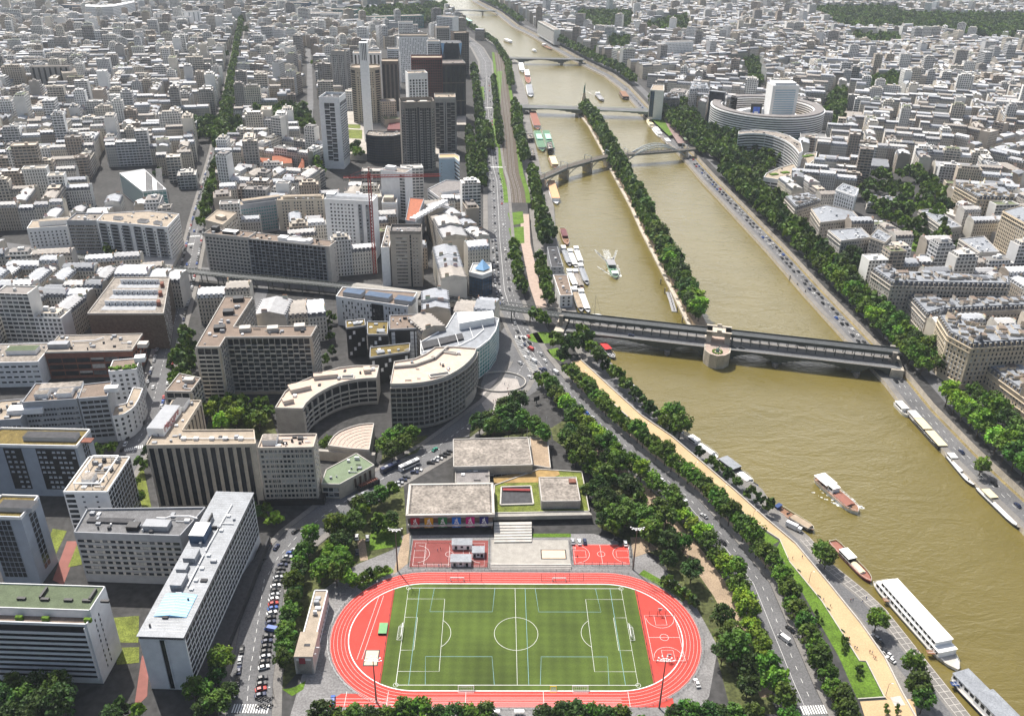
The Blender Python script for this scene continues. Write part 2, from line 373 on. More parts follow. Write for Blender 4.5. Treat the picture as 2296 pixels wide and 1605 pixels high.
SC.cycles.max_bounces = 5; SC.cycles.diffuse_bounces = 2; SC.cycles.glossy_bounces = 2; SC.cycles.volume_bounces = 0
SC.cycles.transparent_max_bounces = 4; SC.cycles.caustics_reflective = False; SC.cycles.caustics_refractive = False
SC.cycles.use_adaptive_sampling = True; SC.cycles.adaptive_threshold = 0.02

# ------------------------------------------------------------------ river and banks
ZW, ZQ, ZR = -7.0, -5.0, -4.0
WL_PX = [(2330,1822),(2240,1690),(2179,1607),(2072,1473),(1987,1366),(1944,1326),(1872,1268),(1814,1202),(1737,1137),(1708,1095),(1613,1030),(1538,978),(1490,935),(1440,885),(1398,842),(1368,810),
         (1312,738),(1293,701),(1283,664),(1260,601),(1245,516),(1242,461),(1225,416),(1213,385),(1202,332),(1185,250),(1183,218),(1163,160),(1160,140),(1124,110),(1099,85),(1061,60),(1024,28),(974,3),(940,-12)]
WR_PX = [(2560,1470),(2400,1310),(2295,1185),(2189,1083),(2124,1018),(2032,918),(1984,855),(1909,774),(1804,659),(1720,562),(1620,454),(1573,404),(1533,357),(1508,330),(1485,310),(1450,265),(1425,237),
         (1390,197),(1355,170),(1298,142),(1263,122),(1198,85),(1148,60),(1111,30),(1060,4),(1030,-12)]
RL_PX = [(2130,1822),(2095,1690),(2052,1605),(2022,1551),(1984,1474),(1929,1396),(1859,1309),(1784,1219),(1720,1165),(1648,1100),(1558,1023),(1508,980),(1440,933),(1368,868),(1303,808),
         (1262,735),(1232,700),(1207,620),(1192,540),(1184,470),(1178,400),(1163,330),(1154,260),(1148,200),(1142,150),(1110,110),(1085,85),(1048,60),(1005,28),(950,3),(915,-12)]
WL = GL(WL_PX, ZQ); WR = GL(WR_PX, ZR); RL = GL(RL_PX, 0.0)
RR = offset(WR, -17.0)
WL[-1] = (WL[-1][0]-700, 9000); RL[-1] = (RL[-1][0]-740, 9000); WR[-1] = (WR[-1][0]-700, 9000); RR[-1] = (RR[-1][0]-700, 9000)
g = MB()
left = [(-9000, -3000)] + [(RL[0][0], -3000)] + RL + [(-9000, 9000)]
right = [(RR[0][0], -3000), (9000, -3000), (9000, 9000)] + list(reversed(RR))
g.face([(x, y, 0) for x, y in left]); g.face([(x, y, 0) for x, y in right])
for line, sgn in ((RL, 1), (RR, -1)):
    for a, b in zip(line, line[1:]):
        p = [(a[0], a[1], -9), (b[0], b[1], -9), (b[0], b[1], 0), (a[0], a[1], 0)]
        g.face(p if sgn < 0 else p[::-1], 1)
struct('ground', g, ['street', 'stone'])
q = MB()
for A, B, z in ((WL, RL, ZQ), (RR, WR, ZR)):
    poly = A + list(reversed(B))
    q.face([(x, y, z) for x, y in ccw(poly)], 0)
    W_ = A if A is WL else B
    for a, b in zip(W_, W_[1:]): q.face([(a[0], a[1], -9), (b[0], b[1], -9), (b[0], b[1], z), (a[0], a[1], z)], 1)
struct('quay', q, ['pavement', 'stone'])
wt = MB(); wpts = offset(WL, 14) + list(reversed(offset(WR, -14)))
wt.face([(x, y, ZW) for x, y in ccw(wpts)], 0); struct('river', wt, 'water')
occ_fill(offset(RL, 0) + list(reversed(RR)))
# island
IS_PX = [(1543,731),(1488,621),(1435,516),(1413,466),(1380,404),(1368,382),(1348,337),(1318,282),(1297,255)]
ISL = GL(IS_PX, -6.0); ISR = offset(ISL, -15.0)
ISL = [add(ISL[0], (1.5, -9))] + ISL; ISR = [add(ISR[0], (2, -9))] + ISR
tipn = add(ISL[-1], mul(unit(sub(ISL[-1], ISL[-2])), 18)); 
ip = ISR + [add(tipn, (5, 3))] + list(reversed(ISL))
i_ = MB(); i_.prism(ip, -9, -5.6, 1, 1); ip2 = offset(ISR, 2.5) + [add(tipn, (4, 0))] + list(reversed(offset(ISL, -3.0)))
i_.prism(ip2, -5.6, -2.2, 0, 0); struct('island', i_, ['earth', 'stone'])
ISM = [lerp(a, b, .5) for a, b in zip(ISL, ISR)]

# ------------------------------------------------------------------ streets
def road(name, line, width, z=0.03, m='asphalt', occ=4.0):
    s = MB(); s.ribbon(line, -width/2, width/2, z)
    struct(name, s, m)
    occ_fill(strip(line, -width/2-occ, width/2+occ))
Q1 = GL([(1880,1745),(1830,1640),(1780,1529),(1690,1308),(1610,1207),(1530,1117),(1420,1028),(1310,928),(1240,852),(1200,800),(1165,740),(1143,690)])
Q2 = GL([(1143,690),(1131,651),(1121,541),(1114,406),(1106,375),(1099,300),(1094,240),(1090,170),(1089,140),(1071,108),(1050,90),(1015,66),(970,40)])
JR = GL([(552,1660),(558,1604),(563,1529),(582,1404),(597,1304),(625,1255),(668,1205),(735,1152),(811,1103),(900,1052),(974,1010),(1049,955),(1111,908),(1150,862),(1178,815)])
LS = GL([(225,1130),(300,1010),(330,950),(375,780),(415,640),(445,500),(487,340),(515,200),(542,50)])
LS2 = GL([(548,760),(600,620),(640,500),(672,420),(690,320),(696,230),(694,150),(690,110)])
MV = GL([(1120,690),(1000,672),(880,655),(700,636),(520,620),(410,608),(260,590),(120,570),(-60,548)])
RQ = offset(WR, -30.0)[:-1]                 # upper right-bank street
road('quay_road', Q1, 14.5); road('riverside_road', Q2, 21.0, z=0.035); road('curved_street', JR, 16.5, z=0.04)
road('tree_street', LS, 14.0, z=0.045, occ=3.2); road('side_street', LS2, 9.0, z=0.05, occ=1.0); road('viaduct_street', MV, 24.0, z=0.055)
road('upper_quay_street', RQ, 11.0, z=0.03, occ=8.0)
EX = offset(WR, -9.0)[1:-1]
s = MB(); s.ribbon(EX, -5.2, 5.2, ZR+0.03); struct('expressway', s, 'asphalt')
s = MB(); s.ribbon(EX, -7.6, -5.6, ZR+0.05); struct('dry_verge', s, 'dry_grass')
jn = GL([(1148,712),(1215,716),(1232,745),(1212,800),(1240,850),(1190,885),(1150,905),(1085,925),(1078,862),(1100,800),(1122,745)])
s = MB(); s.sheet(jn, 0.06); struct('junction', s, 'asphalt'); occ_fill(jn, 3)
lq = offset(WL, 7.0)[2:16]
s = MB(); s.ribbon(lq, -0.1, 7.0, ZQ+0.03); struct('low_quay_road', s, 'asphalt')
s = MB()
for o in (-6.8, -4.2, -1.6): s.ribbon(lq[:6], o-.12, o+.12, ZQ+0.05)
for p, d in along(lq[:6], 3.2):
    a = add(p, mul(perp(d), -6.8)); b = add(p, mul(perp(d), -1.6)); dd = mul(d, .12)
    s.sheet([sub(a, dd), sub(b, dd), add(b, dd), add(a, dd)], ZQ+0.06)
struct('quay_paving', s, 'pale_concrete')
# promenade: sand path, lawn and planting strip between the quay road and the river wall
SR = RL[1:15]
SLf = GL([(1932,1700),(1990,1568),(1982,1560),(1942,1481),(1927,1480),(1892,1424),(1842,1346),(1770,1258),(1748,1208),(1690,1170),(1610,1098),(1520,1030),(1440,962),(1370,900),(1313,858),(1280,810)])
s = MB(); s.sheet(SR + list(reversed(SLf)), 0.05); struct('sand_promenade', s, 'sand')
s = MB(); pl = GL([(1282,818),(1313,862),(1370,904),(1440,966),(1520,1034),(1610,1102),(1690,1174),(1748,1212)])
s.ribbon(pl, -8.0, -0.3, 0.06); lw = GL([(1750,1212),(1770,1260),(1842,1348),(1892,1426),(1926,1482),(1941,1484),(1981,1562),(1922,1566),(1880,1470),(1800,1330),(1740,1230)])
s.sheet(lw, 0.07); struct('lawn', s, 'lawn')
s = MB(); kerb = SLf[2:]; s.ribbon(kerb, -0.25, 0.15, 0.14); struct('path_edging', s, 'pale_concrete')
s = MB(); s.ribbon(Q1[1:9], -13.5, -8.4, 0.08); struct('tree_strip', s, 'earth'); occ_fill(strip(Q1, -45, 8))
wl = MB()
for a, b in zip(RL[1:15], RL[2:15]):
    d = unit(sub(b, a)); n = perp(d)
    wl.prism([a, b, add(b, mul(n, .45)), add(a, mul(n, .45))], -0.2, 1.0)
tag(wl.build('quay_wall', 'pale_concrete'), 'low pale stone parapet wall along the river edge of the sand path', 'wall')
# terrace at the near end of the sand path
s = MB(); s.sheet(GL([(1928,1572),(1990,1568),(2048,1566),(2062,1640),(1950,1640)]), 0.09); struct('paved_terrace', s, 'sand')
s = MB(); s.sheet(GL([(1996,1563),(2018,1559),(2030,1580),(2006,1582)]), 0.11); struct('paved_step', s, 'pale_concrete')
s = MB(); s.ribbon(GL([(1923,1567),(1985,1563)]), -.2, .2, 0.5); struct('terrace_kerb', s, 'pale_concrete')
# verge between the stadium and the quay road
SQ = GL([(1752,1560),(1690,1420),(1640,1330),(1575,1240),(1510,1165),(1460,1105),(1400,1040),(1330,975)])
s = MB(); s.ribbon(SQ, -1.0, 8.5, 0.05); struct('dirt_walk', s, 'earth')
s = MB(); s.sheet(GL([(1235,960),(1300,920),(1395,1010),(1500,1125),(1600,1255),(1700,1440),(1740,1600),(1640,1600),(1600,1440),(1480,1250),(1340,1180),(1332,1050),(1240,985)]), .04); s.sheet(GL([(620,1560),(645,1400),(684,1250),(800,1150),(905,1085),(912,1200),(820,1290),(720,1340),(700,1470)]), .045); s.sheet(GL([(1050,990),(1060,930),(1150,915),(1235,960),(1235,985),(1020,982)]), .045); s.sheet(GL([(460,985),(470,920),(600,905),(625,985)]), .045); s.sheet(GL([(855,1040),(860,990),(960,975),(935,1015)]), .045)
struct('park_ground', s, mat('rough_grass', (.075, .085, .03), .95, .4, .1, scale2=.6))
# markings on the streets
mk = MB()
def dashes(line, o, step, ln, wd=0.16, z=0.1):
    for p, d in along(line, step, 3.0):
        n = perp(d); c = add(p, mul(n, o)); a = add(c, mul(d, ln)); k = mul(n, wd/2)
        mk.sheet([sub(c, k), sub(a, k), add(a, k), add(c, k)], z)
def zebra(c, d, length, bars, pitch=1.0, z=0.1):
    """crossing of bars side by side along n, each bar length long in direction d"""
    d = unit(d); n = perp(d)
    for i in range(bars):
        q_ = add(c, mul(n, (i-(bars-1)/2)*pitch)); k = mul(n, .25); l = mul(d, length/2)
        mk.sheet([sub(sub(q_, l), k), sub(add(q_, l), k), add(add(q_, l), k), add(sub(q_, l), k)], z)
for o in (-3.4, 3.6): dashes(Q1, o, 6.5, 2.2)
mk.ribbon(Q1, .0, .13, .1)
for o in (-6, -3, 3, 6): dashes(Q2, o, 9, 3)
mk.ribbon(Q2, -.1, .1, .1)
dashes(JR, 1.0, 5, 2.5); dashes(LS, 0.0, 6, 2.5)
dq = lambda a, b: sub(G(*b), G(*a))
zebra(G(1833,1590), unit(sub(Q1[1], Q1[2])), 4, 13); zebra(G(562,1588), (0, 1), 4, 14); zebra(G(1116,375), (0, 1), 5, 18)
zebra(G(1094,242), (0, 1), 6, 20); zebra(G(418,548), (-.25, 1), 3.5, 13); zebra(G(432,530), (-.25, 1), 3.5, 13); zebra(G(425,636), (-.25, 1), 4, 12)
zebra(G(300,1005), (-.5, 1), 3, 10); zebra(G(1180,755), (0, 1), 4, 16); zebra(G(1270,745), (1, .1), 4, 9); zebra(G(1160,905), (.5, 1), 4, 9)
for p, d in along(GL([(1158,756),(1175,790),(1200,832)]), 2.2):
    n = perp(d); mk.bar((*add(p, mul(n, 3.2)), .1), (*add(add(p, mul(n, -2.6)), mul(d, 2.4)), .1), .28)
for o in (-3.4, 2.8): mk.ribbon(GL([(1158,756),(1175,790),(1200,832)]), o-.1, o+.1, .1)
for o in (-1.7, 1.7): dashes(EX, o, 9, 3, z=ZR+.08)
struct('road_marking', mk, 'white_line')
# kerbed pavements along the streets
pv = MB()
for line, wd, o in ((Q1, 2.6, 7.3), (Q1, 4.0, -11.5), (JR, 3.0, 8.4), (JR, 3.6, -12.0), (LS, 3, 7.1), (LS, 3, -10.1), (Q2, 4.5, 10.6), (Q2, 3.0, -13.7)):
    A = offset(line, o); B = offset(line, o+wd)
    for i in range(len(line)-1):
        pv.prism([A[i], A[i+1], B[i+1], B[i]], 0, 0.14)
struct('pavement', pv, 'pavement')
# railway beside the riverside road
RT = GL([(1118,118),(1123,150),(1131,225),(1140,300),(1146,388),(1157,426),(1160,455)])
s = MB(); s.ribbon(RT, -9, 9, 0.07); struct('railway_bed', s, mat('ballast', (0.10, 0.08, 0.062), 0.95, 0.25, 0.3, scale2=2.0)); occ_fill(strip(RT, -16, 16))
s = MB()
for o in (-6.2, -4.7, -1.6, -.1, 2.6, 4.1): s.ribbon(RT, o-.1, o+.1, 0.22)
struct('railway_track', s, 'steel')
s = MB(); 
for o in (-11.5, 11.5): s.ribbon(RT, o-2.4, o+2.4, 0.08)
s.sheet(GL([(1138,478),(1172,474),(1175,500),(1146,506)]), .1); s.sheet(GL([(1140,512),(1174,508),(1176,545),(1150,548)]), .1)
s.ribbon(GL([(1120,160),(1112,260),(1110,330)]), -4, 5, .075)
s.sheet(GL([(1060,195),(1085,195),(1087,225),(1062,228)]), .075); s.sheet(GL([(1068,247),(1090,250),(1086,270),(1066,266)]), .075)
struct('riverside_lawn', s, 'lawn')
s = MB(); s.ribbon(GL([(1176,480),(1178,545),(1198,640),(1215,690)]), -4, 4.5, 0.09); struct('riverside_walk', s, mat('pink_paving', (0.40, 0.31, 0.26), .9, .1, .3, scale2=2.0))
occ_fill(GL([(1090,100),(1160,100),(1190,250),(1235,480),(1300,740),(1130,740),(1110,420),(1085,150)]))
# ------------------------------------------------------------------ building kit
PANES = {}
def pane_mesh(w_, h_, m):
    k = (round(w_, 2), round(h_, 2), m)
    if k not in PANES:
        b = MB(); b.face([(-w_/2, -.06, 0), (w_/2, -.06, 0), (w_/2, -.06, h_), (-w_/2, -.06, h_)])
        for x0, x1, z0, z1 in ((-w_/2, w_/2, -.12, 0), ):
            b.box((0, -.12), w_+.2, .24, z0, z1, m=1)
        o = b.build('window', [m, 'white_wall']); PANES[k] = o.data; bpy.data.objects.remove(o)
    return PANES[k]
class Bld:
    """one building: an Empty at its base with walls, roof, windows and so on as parts"""
    def __init__(s, name, label, cat, poly, h, wall='white_wall', roof='gravel_roof', par=0.9, group=None, z0=0.0, occ=2.0, parmat=None):
        s.poly = ccw(poly); s.h = h; s.z0 = z0; n = len(poly)
        s.c = (sum(p[0] for p in poly)/n, sum(p[1] for p in poly)/n)
        s.org = (s.c[0], s.c[1], z0); s.root = empty(name, s.org, label, cat, group); s.wins = []
        occ_fill(s.poly, occ)
        b = MB(); b.prism(s.poly, z0, h, 0, False); s.part('wall', b, wall)
        b = MB(); b.sheet(s.poly, h-.02); s.roof = s.part('roof', b, roof)
        if par:
            b = MB(); P = s.poly
            for i in range(n):
                a, c = P[i], P[(i+1) % n]; d = unit(sub(c, a)); nn = mul(perp(d), .4)
                a2 = sub(a, mul(perp(d), .04)); c2 = sub(c, mul(perp(d), .04))
                b.prism([a2, c2, add(c, nn), add(a, nn)], h-.5, h+par)
            s.part('parapet', b, parmat or wall)
    def part(s, name, b, m, parent=None, label=None):
        o = b.build(name, m, parent or s.root, s.org)
        if label: o['label'] = label
        return o
    def edge(s, i):
        a, b = s.poly[i], s.poly[(i+1) % len(s.poly)]
        return a, b, unit(sub(b, a)), dist(a, b)
    def fac(s, i, kind, fh=3.1, cw=3.2, ww=1.6, wh=1.5, z0=None, z1=None, m='glass', u0=.8, u1=.8, base=3.4, top=1.0, m2='white_wall', sill=.9, gap=None, every=1, bal=1.0):
        """dress wall i (0 is the one between the first two corners)"""
        a, b, d, L = s.edge(i); n = (d[1], -d[0]); ang = math.atan2(d[1], d[0])
        z0 = s.z0 if z0 is None else z0; z1 = s.h if z1 is None else z1
        nf = max(1, int((z1-top-z0-base)/fh+.3)); P = lambda u, o=0.0: (a[0]+d[0]*u+n[0]*o, a[1]+d[1]*u+n[1]*o)
        def slab(mb, ua, ub, za, zb, o0, o1, m_=0): mb.prism([P(ua, o0), P(ua, o1), P(ub, o1), P(ub, o0)], za, zb, m_, bottom=True)
        if kind == 'G':
            nc = max(1, int((L-u0-u1)/cw)); st = (L-u0-u1)/nc
            for k in range(nf):
                for j in range(nc):
                    if gap and gap(k, j, nf, nc): continue
                    s.wins.append((P(u0+(j+.5)*st), z0+base+k*fh+sill, ang, ww, wh, m))
        elif kind == 'R':
            for k in range(nf):
                z = z0+base+k*fh+sill; mb = MB(); slab(mb, u0, L-u1, z, z+wh, -.1, .04); slab(mb, u0-.2, L-u1+.2, z-.16, z, -.1, .3, 1)
                if cw:
                    nc = max(1, int((L-u0-u1)/cw)); st = (L-u0-u1)/nc
                    for j in range(1, nc): slab(mb, u0+j*st-ww/2, u0+j*st+ww/2, z, z+wh, -.1, .1, 1)
                if cw and m == 'glass':
                    for j in range(nc):
                        r_ = (j*37+k*101+int(L*7)) % 17
                        if r_ < 5: slab(mb, u0+j*st+ww/2+.1, u0+(j+1)*st-ww/2-.1, z+(wh*.5 if r_ < 2 else .1), z+wh-.05, -.1, .055, 2 if r_ < 3 else 3)
                s.part('window_band', mb, [m, m2, 'blind', 'curtained_glass'])
        elif kind == 'V':
            nc = max(1, int((L-u0-u1)/cw)); st = (L-u0-u1)/nc
            for j in range(nc):
                mb = MB(); uc = u0+(j+.5)*st; slab(mb, uc-ww/2, uc+ww/2, z0+base, z1-top, -.1, .05)
                slab(mb, uc-ww/2-.3, uc-ww/2, z0+base, z1-top, -.1, .5, 1); slab(mb, uc+ww/2, uc+ww/2+.3, z0+base, z1-top, -.1, .5, 1)
                slab(mb, uc-.06, uc+.06, z0+base, z1-top, -.1, .12, 2)
                s.part('window_strip', mb, [m, m2, 'dark_frame'])
        elif kind == 'C':
            mb = MB(); slab(mb, u0, L-u1, z0+base, z1-top, -.1, .05); gw = s.part('glass_wall', mb, m); mb = MB()
            for k in range(nf+1): slab(mb, u0, L-u1, z0+base+k*fh-.14, z0+base+k*fh+.14, -.1, .16)
            nc = max(1, int((L-u0-u1)/cw))
            for j in range(nc+1):
                u = u0+(L-u0-u1)*j/nc; slab(mb, u-.09, u+.09, z0+base, z1-top, -.1, .2)
            s.part('mullion', mb, m2)
        elif kind == 'K':
            nc = max(1, int((L-u0-u1)/cw)); st = (L-u0-u1)/nc
            mb = MB(); slab(mb, u0, L-u1, z0+base, z1-top, -.1, .05)
            for j in range(nc+1):
                u = u0+st*j; slab(mb, u-.12, u+.12, z0+base, z1-top, -.1, bal*.9, 1)
            s.part('loggia', mb, [m, m2])
            for k in range(nf):
                z = z0+base+k*fh; mb = MB(); slab(mb, u0, L-u1, z-.12, z+.1, -.1, bal)
                for j in range(nc):
                    if (j*7+k*3) % every == 0: slab(mb, u0+j*st+.12, u0+(j+1)*st-.12, z+.1, z+1.0, bal-.12, bal, 0)
                s.part('balcony', mb, m2)
        elif kind == 'F':                                # egg-crate of fins and slabs in front of dark glass
            nc = max(1, int((L-u0-u1)/cw)); st = (L-u0-u1)/nc; mb = MB(); slab(mb, u0, L-u1, z0+base, z1-top, -.1, .05); s.part('glass_wall', mb, m); mb = MB()
            for j in range(nc+1): slab(mb, u0+st*j-ww/2, u0+st*j+ww/2, z0+base, z1-top, -.1, bal)
            for k in range(nf+1): slab(mb, u0, L-u1, z0+base+k*fh-wh/2, z0+base+k*fh+wh/2, -.1, bal+.02)
            s.part('fin', mb, m2)
    def unit_box(s, u, v, w_, d_, h_, m='white_wall', name='roof_plant', z=None, ang=None, edge=0, mt=None):
        """a box on the roof, u along wall 'edge', v inwards"""
        a, b, d, L = s.edge(edge); n = perp(d); c = add(add(a, mul(d, u)), mul(n, v)); mb = MB()
        z = s.h-.02 if z is None else z
        mb.box(c, w_, d_, z, z+h_, math.atan2(d[1], d[0]) if ang is None else ang, 0, 1, bottom=False); return s.part(name, mb, [m, mt or m], s.roof)
    def clutter(s, seed=1, n=6, ms=('white_wall', 'zinc', 'grey_wall', 'black_roof')):
        n = int(n*1.8); rg = random.Random(seed); X = [p[0] for p in s.poly]; Y = [p[1] for p in s.poly]; k = 0; t = 0
        a, b, d, L = s.edge(0); ang = math.atan2(d[1], d[0])
        while k < n and t < 200:
            t += 1; c = (rg.uniform(min(X), max(X)), rg.uniform(min(Y), max(Y)))
            if not all(inside(s.poly, add(c, o)) for o in ((2, 2), (-2, 2), (2, -2), (-2, -2))): continue
            mb = MB(); r = rg.random()
            if r < .55: mb.box(c, rg.uniform(.8, 2.6), rg.uniform(.8, 2.2), s.h, s.h+rg.uniform(.5, 1.8), ang, bottom=False)
            elif r < .8: mb.bar((*c, s.h+.5), (c[0]+math.cos(ang)*rg.uniform(2, 5), c[1]+math.sin(ang)*rg.uniform(2, 5), s.h+.5), .5, n=6)
            else: mb.bar((*c, s.h), (*c, s.h+rg.uniform(.8, 1.6)), .8, n=8)
            s.part('vent' if r > .55 else 'roof_plant', mb, rg.choice(ms), s.roof); k += 1
    def done(s, lim=100):
        """the windows: the nearest hundred each a part of its own, the rest one part"""
        s.wins.sort(key=lambda w_: w_[0][0]**2+w_[0][1]**2+(CAMH-w_[1])**2)
        for (p, z, ang, ww, wh, m) in s.wins[:lim]:
            if m == 'glass': m = ('glass', 'glass', 'curtained_glass', 'glass', 'blind', 'glass', 'curtained_glass')[int(p[0]*13+z*29+p[1]*7) % 7]
            o = bpy.data.objects.new('window', pane_mesh(ww, wh, m)); COL.objects.link(o); o.parent = s.root
            o.location = (p[0]-s.org[0], p[1]-s.org[1], z-s.org[2]); o.rotation_euler = (0, 0, ang)
        if len(s.wins) > lim:
            mb = MB()
            for (p, z, ang, ww, wh, m) in s.wins[lim:]:
                d = (math.cos(ang), math.sin(ang)); n = (d[1], -d[0]); q0 = add(sub(p, mul(d, ww/2)), mul(n, .06)); q1 = add(add(p, mul(d, ww/2)), mul(n, .06))
                mb.wall(q0, q1, z, z+wh, 0)
            o = s.part('window', mb, s.wins[-1][5]); o['kind'] = 'stuff'
        return s
def inside(poly, p):
    r = False; n = len(poly)
    for i in range(n):
        a, b = poly[i-1], poly[i]
        if (a[1] > p[1]) != (b[1] > p[1]) and p[0] < (b[0]-a[0])*(p[1]-a[1])/(b[1]-a[1])+a[0]: r = not r
    return r
def quad(px, h, fix=True):
    """roof corners near-left, near-right, far-right(, far-left) in the photo -> ground plan"""
    q = GL(px, h)
    if len(q) == 3: q.append(add(q[0], sub(q[2], q[1])))
    return q
def box_plan(px, h, depth=None):
    """right-angled plan: front edge from the first two roof corners, depth from the third"""
    a, b, c = GL(px[:3], h); d = unit(sub(b, a)); n = perp(d)
    k = depth if depth else (sub(c, b)[0]*n[0]+sub(c, b)[1]*n[1])
    return [a, b, add(b, mul(n, k)), add(a, mul(n, k))]
# ------------------------------------------------------------------ procedural town houses (one MB per part, so the same code serves single houses and the far town)
WALLS = [(.55, .51, .44), (.58, .545, .48), (.47, .42, .355), (.62, .585, .53), (.52, .49, .45), (.42, .365, .30), (.58, .52, .43), (.66, .645, .61), (.36, .31, .26)]
WHITES = [(.74, .74, .73), (.70, .68, .65), (.76, .75, .72), (.56, .56, .56), (.63, .58, .50), (.34, .32, .30), (.44, .38, .31), (.64, .63, .60), (.36, .30, .25)]
ZINCS = [(.40, .415, .44), (.48, .49, .51), (.31, .325, .355), (.54, .545, .555), (.22, .23, .25), (.45, .44, .43), (.33, .30, .27), (.36, .36, .37)]
FLATS = [(.46, .405, .34), (.42, .40, .375), (.56, .54, .51), (.33, .30, .26), (.64, .63, .61), (.19, .185, .18), (.13, .15, .08), (.22, .20, .19)]
def haus(W, RF, CH, q, h, rg, wall=None, zinc=None, dorm=True, chim=2):
    """mansard town house on plan q (edge 0 street, edge 2 court, edges 1 and 3 party walls)"""
    w3 = wall or rg.choice(WALLS); z3 = zinc or rg.choice(ZINCS); k = rg.uniform(.9, 1.08); w3 = tuple(c*k for c in w3)
    a, b, c, d = q; dep = (dist(b, c)+dist(a, d))/2; fr = dist(a, b)
    for i, al in ((0, .38), (1, 0), (2, .36), (3, 0)): W.wall(q[i], q[(i+1) % 4], 0, h, 0, (*w3, al), rg.uniform(0, 3))
    ins = min(1.3, dep*.15); up = 2.7
    def pr(t): return lerp(a, d, t), lerp(b, c, t)
    prof = [(0, h), (ins/dep, h+up), (.5, h+up+dep*.1), (1-ins/dep, h+up), (1, h)]
    slate = (.10, .105, .12) if rg.random() < .45 else z3
    for i in range(4):
        (t0, y0), (t1, y1) = prof[i], prof[i+1]; A0, B0 = pr(t0); A1, B1 = pr(t1)
        kk = rg.uniform(.92, 1.08); zz = slate if i in (0, 3) else tuple(x*kk for x in z3)
        RF.face([(*A0, y0), (*B0, y0), (*B1, y1), (*A1, y1)], 0, (*zz, 0))
    for s_ in (0, 1):
        P = [(*pr(t)[s_], y) for t, y in prof]
        RF.face(P if s_ else P[::-1], 0, (*tuple(x*.9 for x in w3), 0))
    u = unit(sub(b, a)); n = perp(u); ang = math.atan2(u[1], u[0])
    if dorm:
        m = max(1, int(fr/3.1))
        for e, sgn in ((0, 1), (1, -1)):
            for j in range(m):
                p = lerp(*pr(.55*ins/dep if e == 0 else 1-.55*ins/dep), (j+.5)/m); 
                RF.box(p, 1.3, 1.3, h+.4, h+2.5, ang, 0, 0, (*z3, 0), bottom=False)
                f = sub(p, mul(n, sgn*.67)); f0 = sub(f, mul(u, .45*sgn)); f1 = add(f, mul(u, .45*sgn))
                RF.wall(f0, f1, h+.7, h+2.1, 0, (.04, .045, .05, 0))
    for j in range(chim):
        t = (.28, .72, .5)[j % 3]+rg.uniform(-.08, .08); A_, B_ = pr(t); s_ = rg.random() < .5 if chim == 1 else j % 2
        p = lerp(A_, B_, .035 if s_ else .965); L_ = rg.uniform(2.0, 4.2); top = h+up+dep*.1+rg.uniform(.5, 1.3)
        CH.append((p, .55, L_, h+1, top, ang, tuple(x*rg.uniform(.75, 1.0) for x in w3)))
def chim_mesh(mb, ch):
    p, wx, L_, z0, z1, ang, t = ch
    mb.box(p, wx, L_, z0, z1, ang, 0, 0, (*t, 0), bottom=False); mb.box(p, wx*.55, L_*.9, z1, z1+.5, ang, 0, 0, (.34, .19, .12, 0), bottom=False)
def modern(W, RF, CH, q, h, rg, wall=None):
    w3 = wall or rg.choice(WHITES); k = rg.uniform(.92, 1.06); w3 = tuple(c*k for c in w3); f3 = rg.choice(FLATS); st = rg.choice([.45, .6, .75, 1, 1, .7])
    fr = dist(q[0], q[1]); dep = dist(q[1], q[2])
    for i in range(4):
        al = st if i in (0, 2) or rg.random() < .35 else 0
        W.wall(q[i], q[(i+1) % 4], 0, h+.8, 0, (*w3, al), rg.uniform(0, 3))
    cc = (sum(p[0] for p in q)/4, sum(p[1] for p in q)/4); ang = math.atan2(q[1][1]-q[0][1], q[1][0]-q[0][0])
    qi = [lerp(p, cc, .8/max(4, min(fr, dep))) for p in q]
    RF.sheet(qi, h, 0, (*f3, 0))
    for i in range(4):
        j = (i+1) % 4; RF.face([(*q[i], h+.8), (*q[j], h+.8), (*qi[j], h+.8), (*qi[i], h+.8)], 0, (*w3, 0)); RF.wall(qi[j], qi[i], h, h+.8, 0, (*w3, 0))
    if rg.random() < .55:                      # set-back attic
        k = rg.uniform(.2, .35); qa = [lerp(p, cc, k) for p in q]; W.prism(qa, h, h+2.9, 0, False, (*w3, .6)); RF.sheet(qa, h+2.9, 0, (*f3, 0)); hh = h+2.9
    else: hh = h
    for _ in range(rg.randint(1, 3)):
        p = lerp(lerp(q[0], q[1], rg.uniform(.25, .75)), lerp(q[3], q[2], rg.uniform(.25, .75)), rg.uniform(.35, .65))
        CH.append((p, rg.uniform(1.5, 4), rg.uniform(1.5, 3.5), hh, hh+rg.uniform(1, 2.8), ang, w3))
def chim_m(mb, c):
    if c[1] < .7: chim_mesh(mb, c)
    else: mb.box(c[0], c[1], c[2], c[3], c[4], c[5], 0, 0, (*c[6], 0), bottom=False)
HOUSES = []     # (screen size, kind, q, h, seed, wall, label bits)
def lot(q, h, kind, seed, **kw):
    c = (sum(p[0] for p in q)/4, sum(p[1] for p in q)/4)
    dd = c[0]**2+c[1]**2+CAMH**2
    A = dist(q[0], q[1])*(h+dist(q[1], q[2])*.6)
    X, Y = PX(c[0], c[1], h*.6) if c[1] > 40 else (-999, -999)
    vis = -25 < X < 2321 and -15 < Y < 1640
    HOUSES.append((A/dd if vis else 0.0, vis, kind, q, h, seed, kw, (X, Y)))
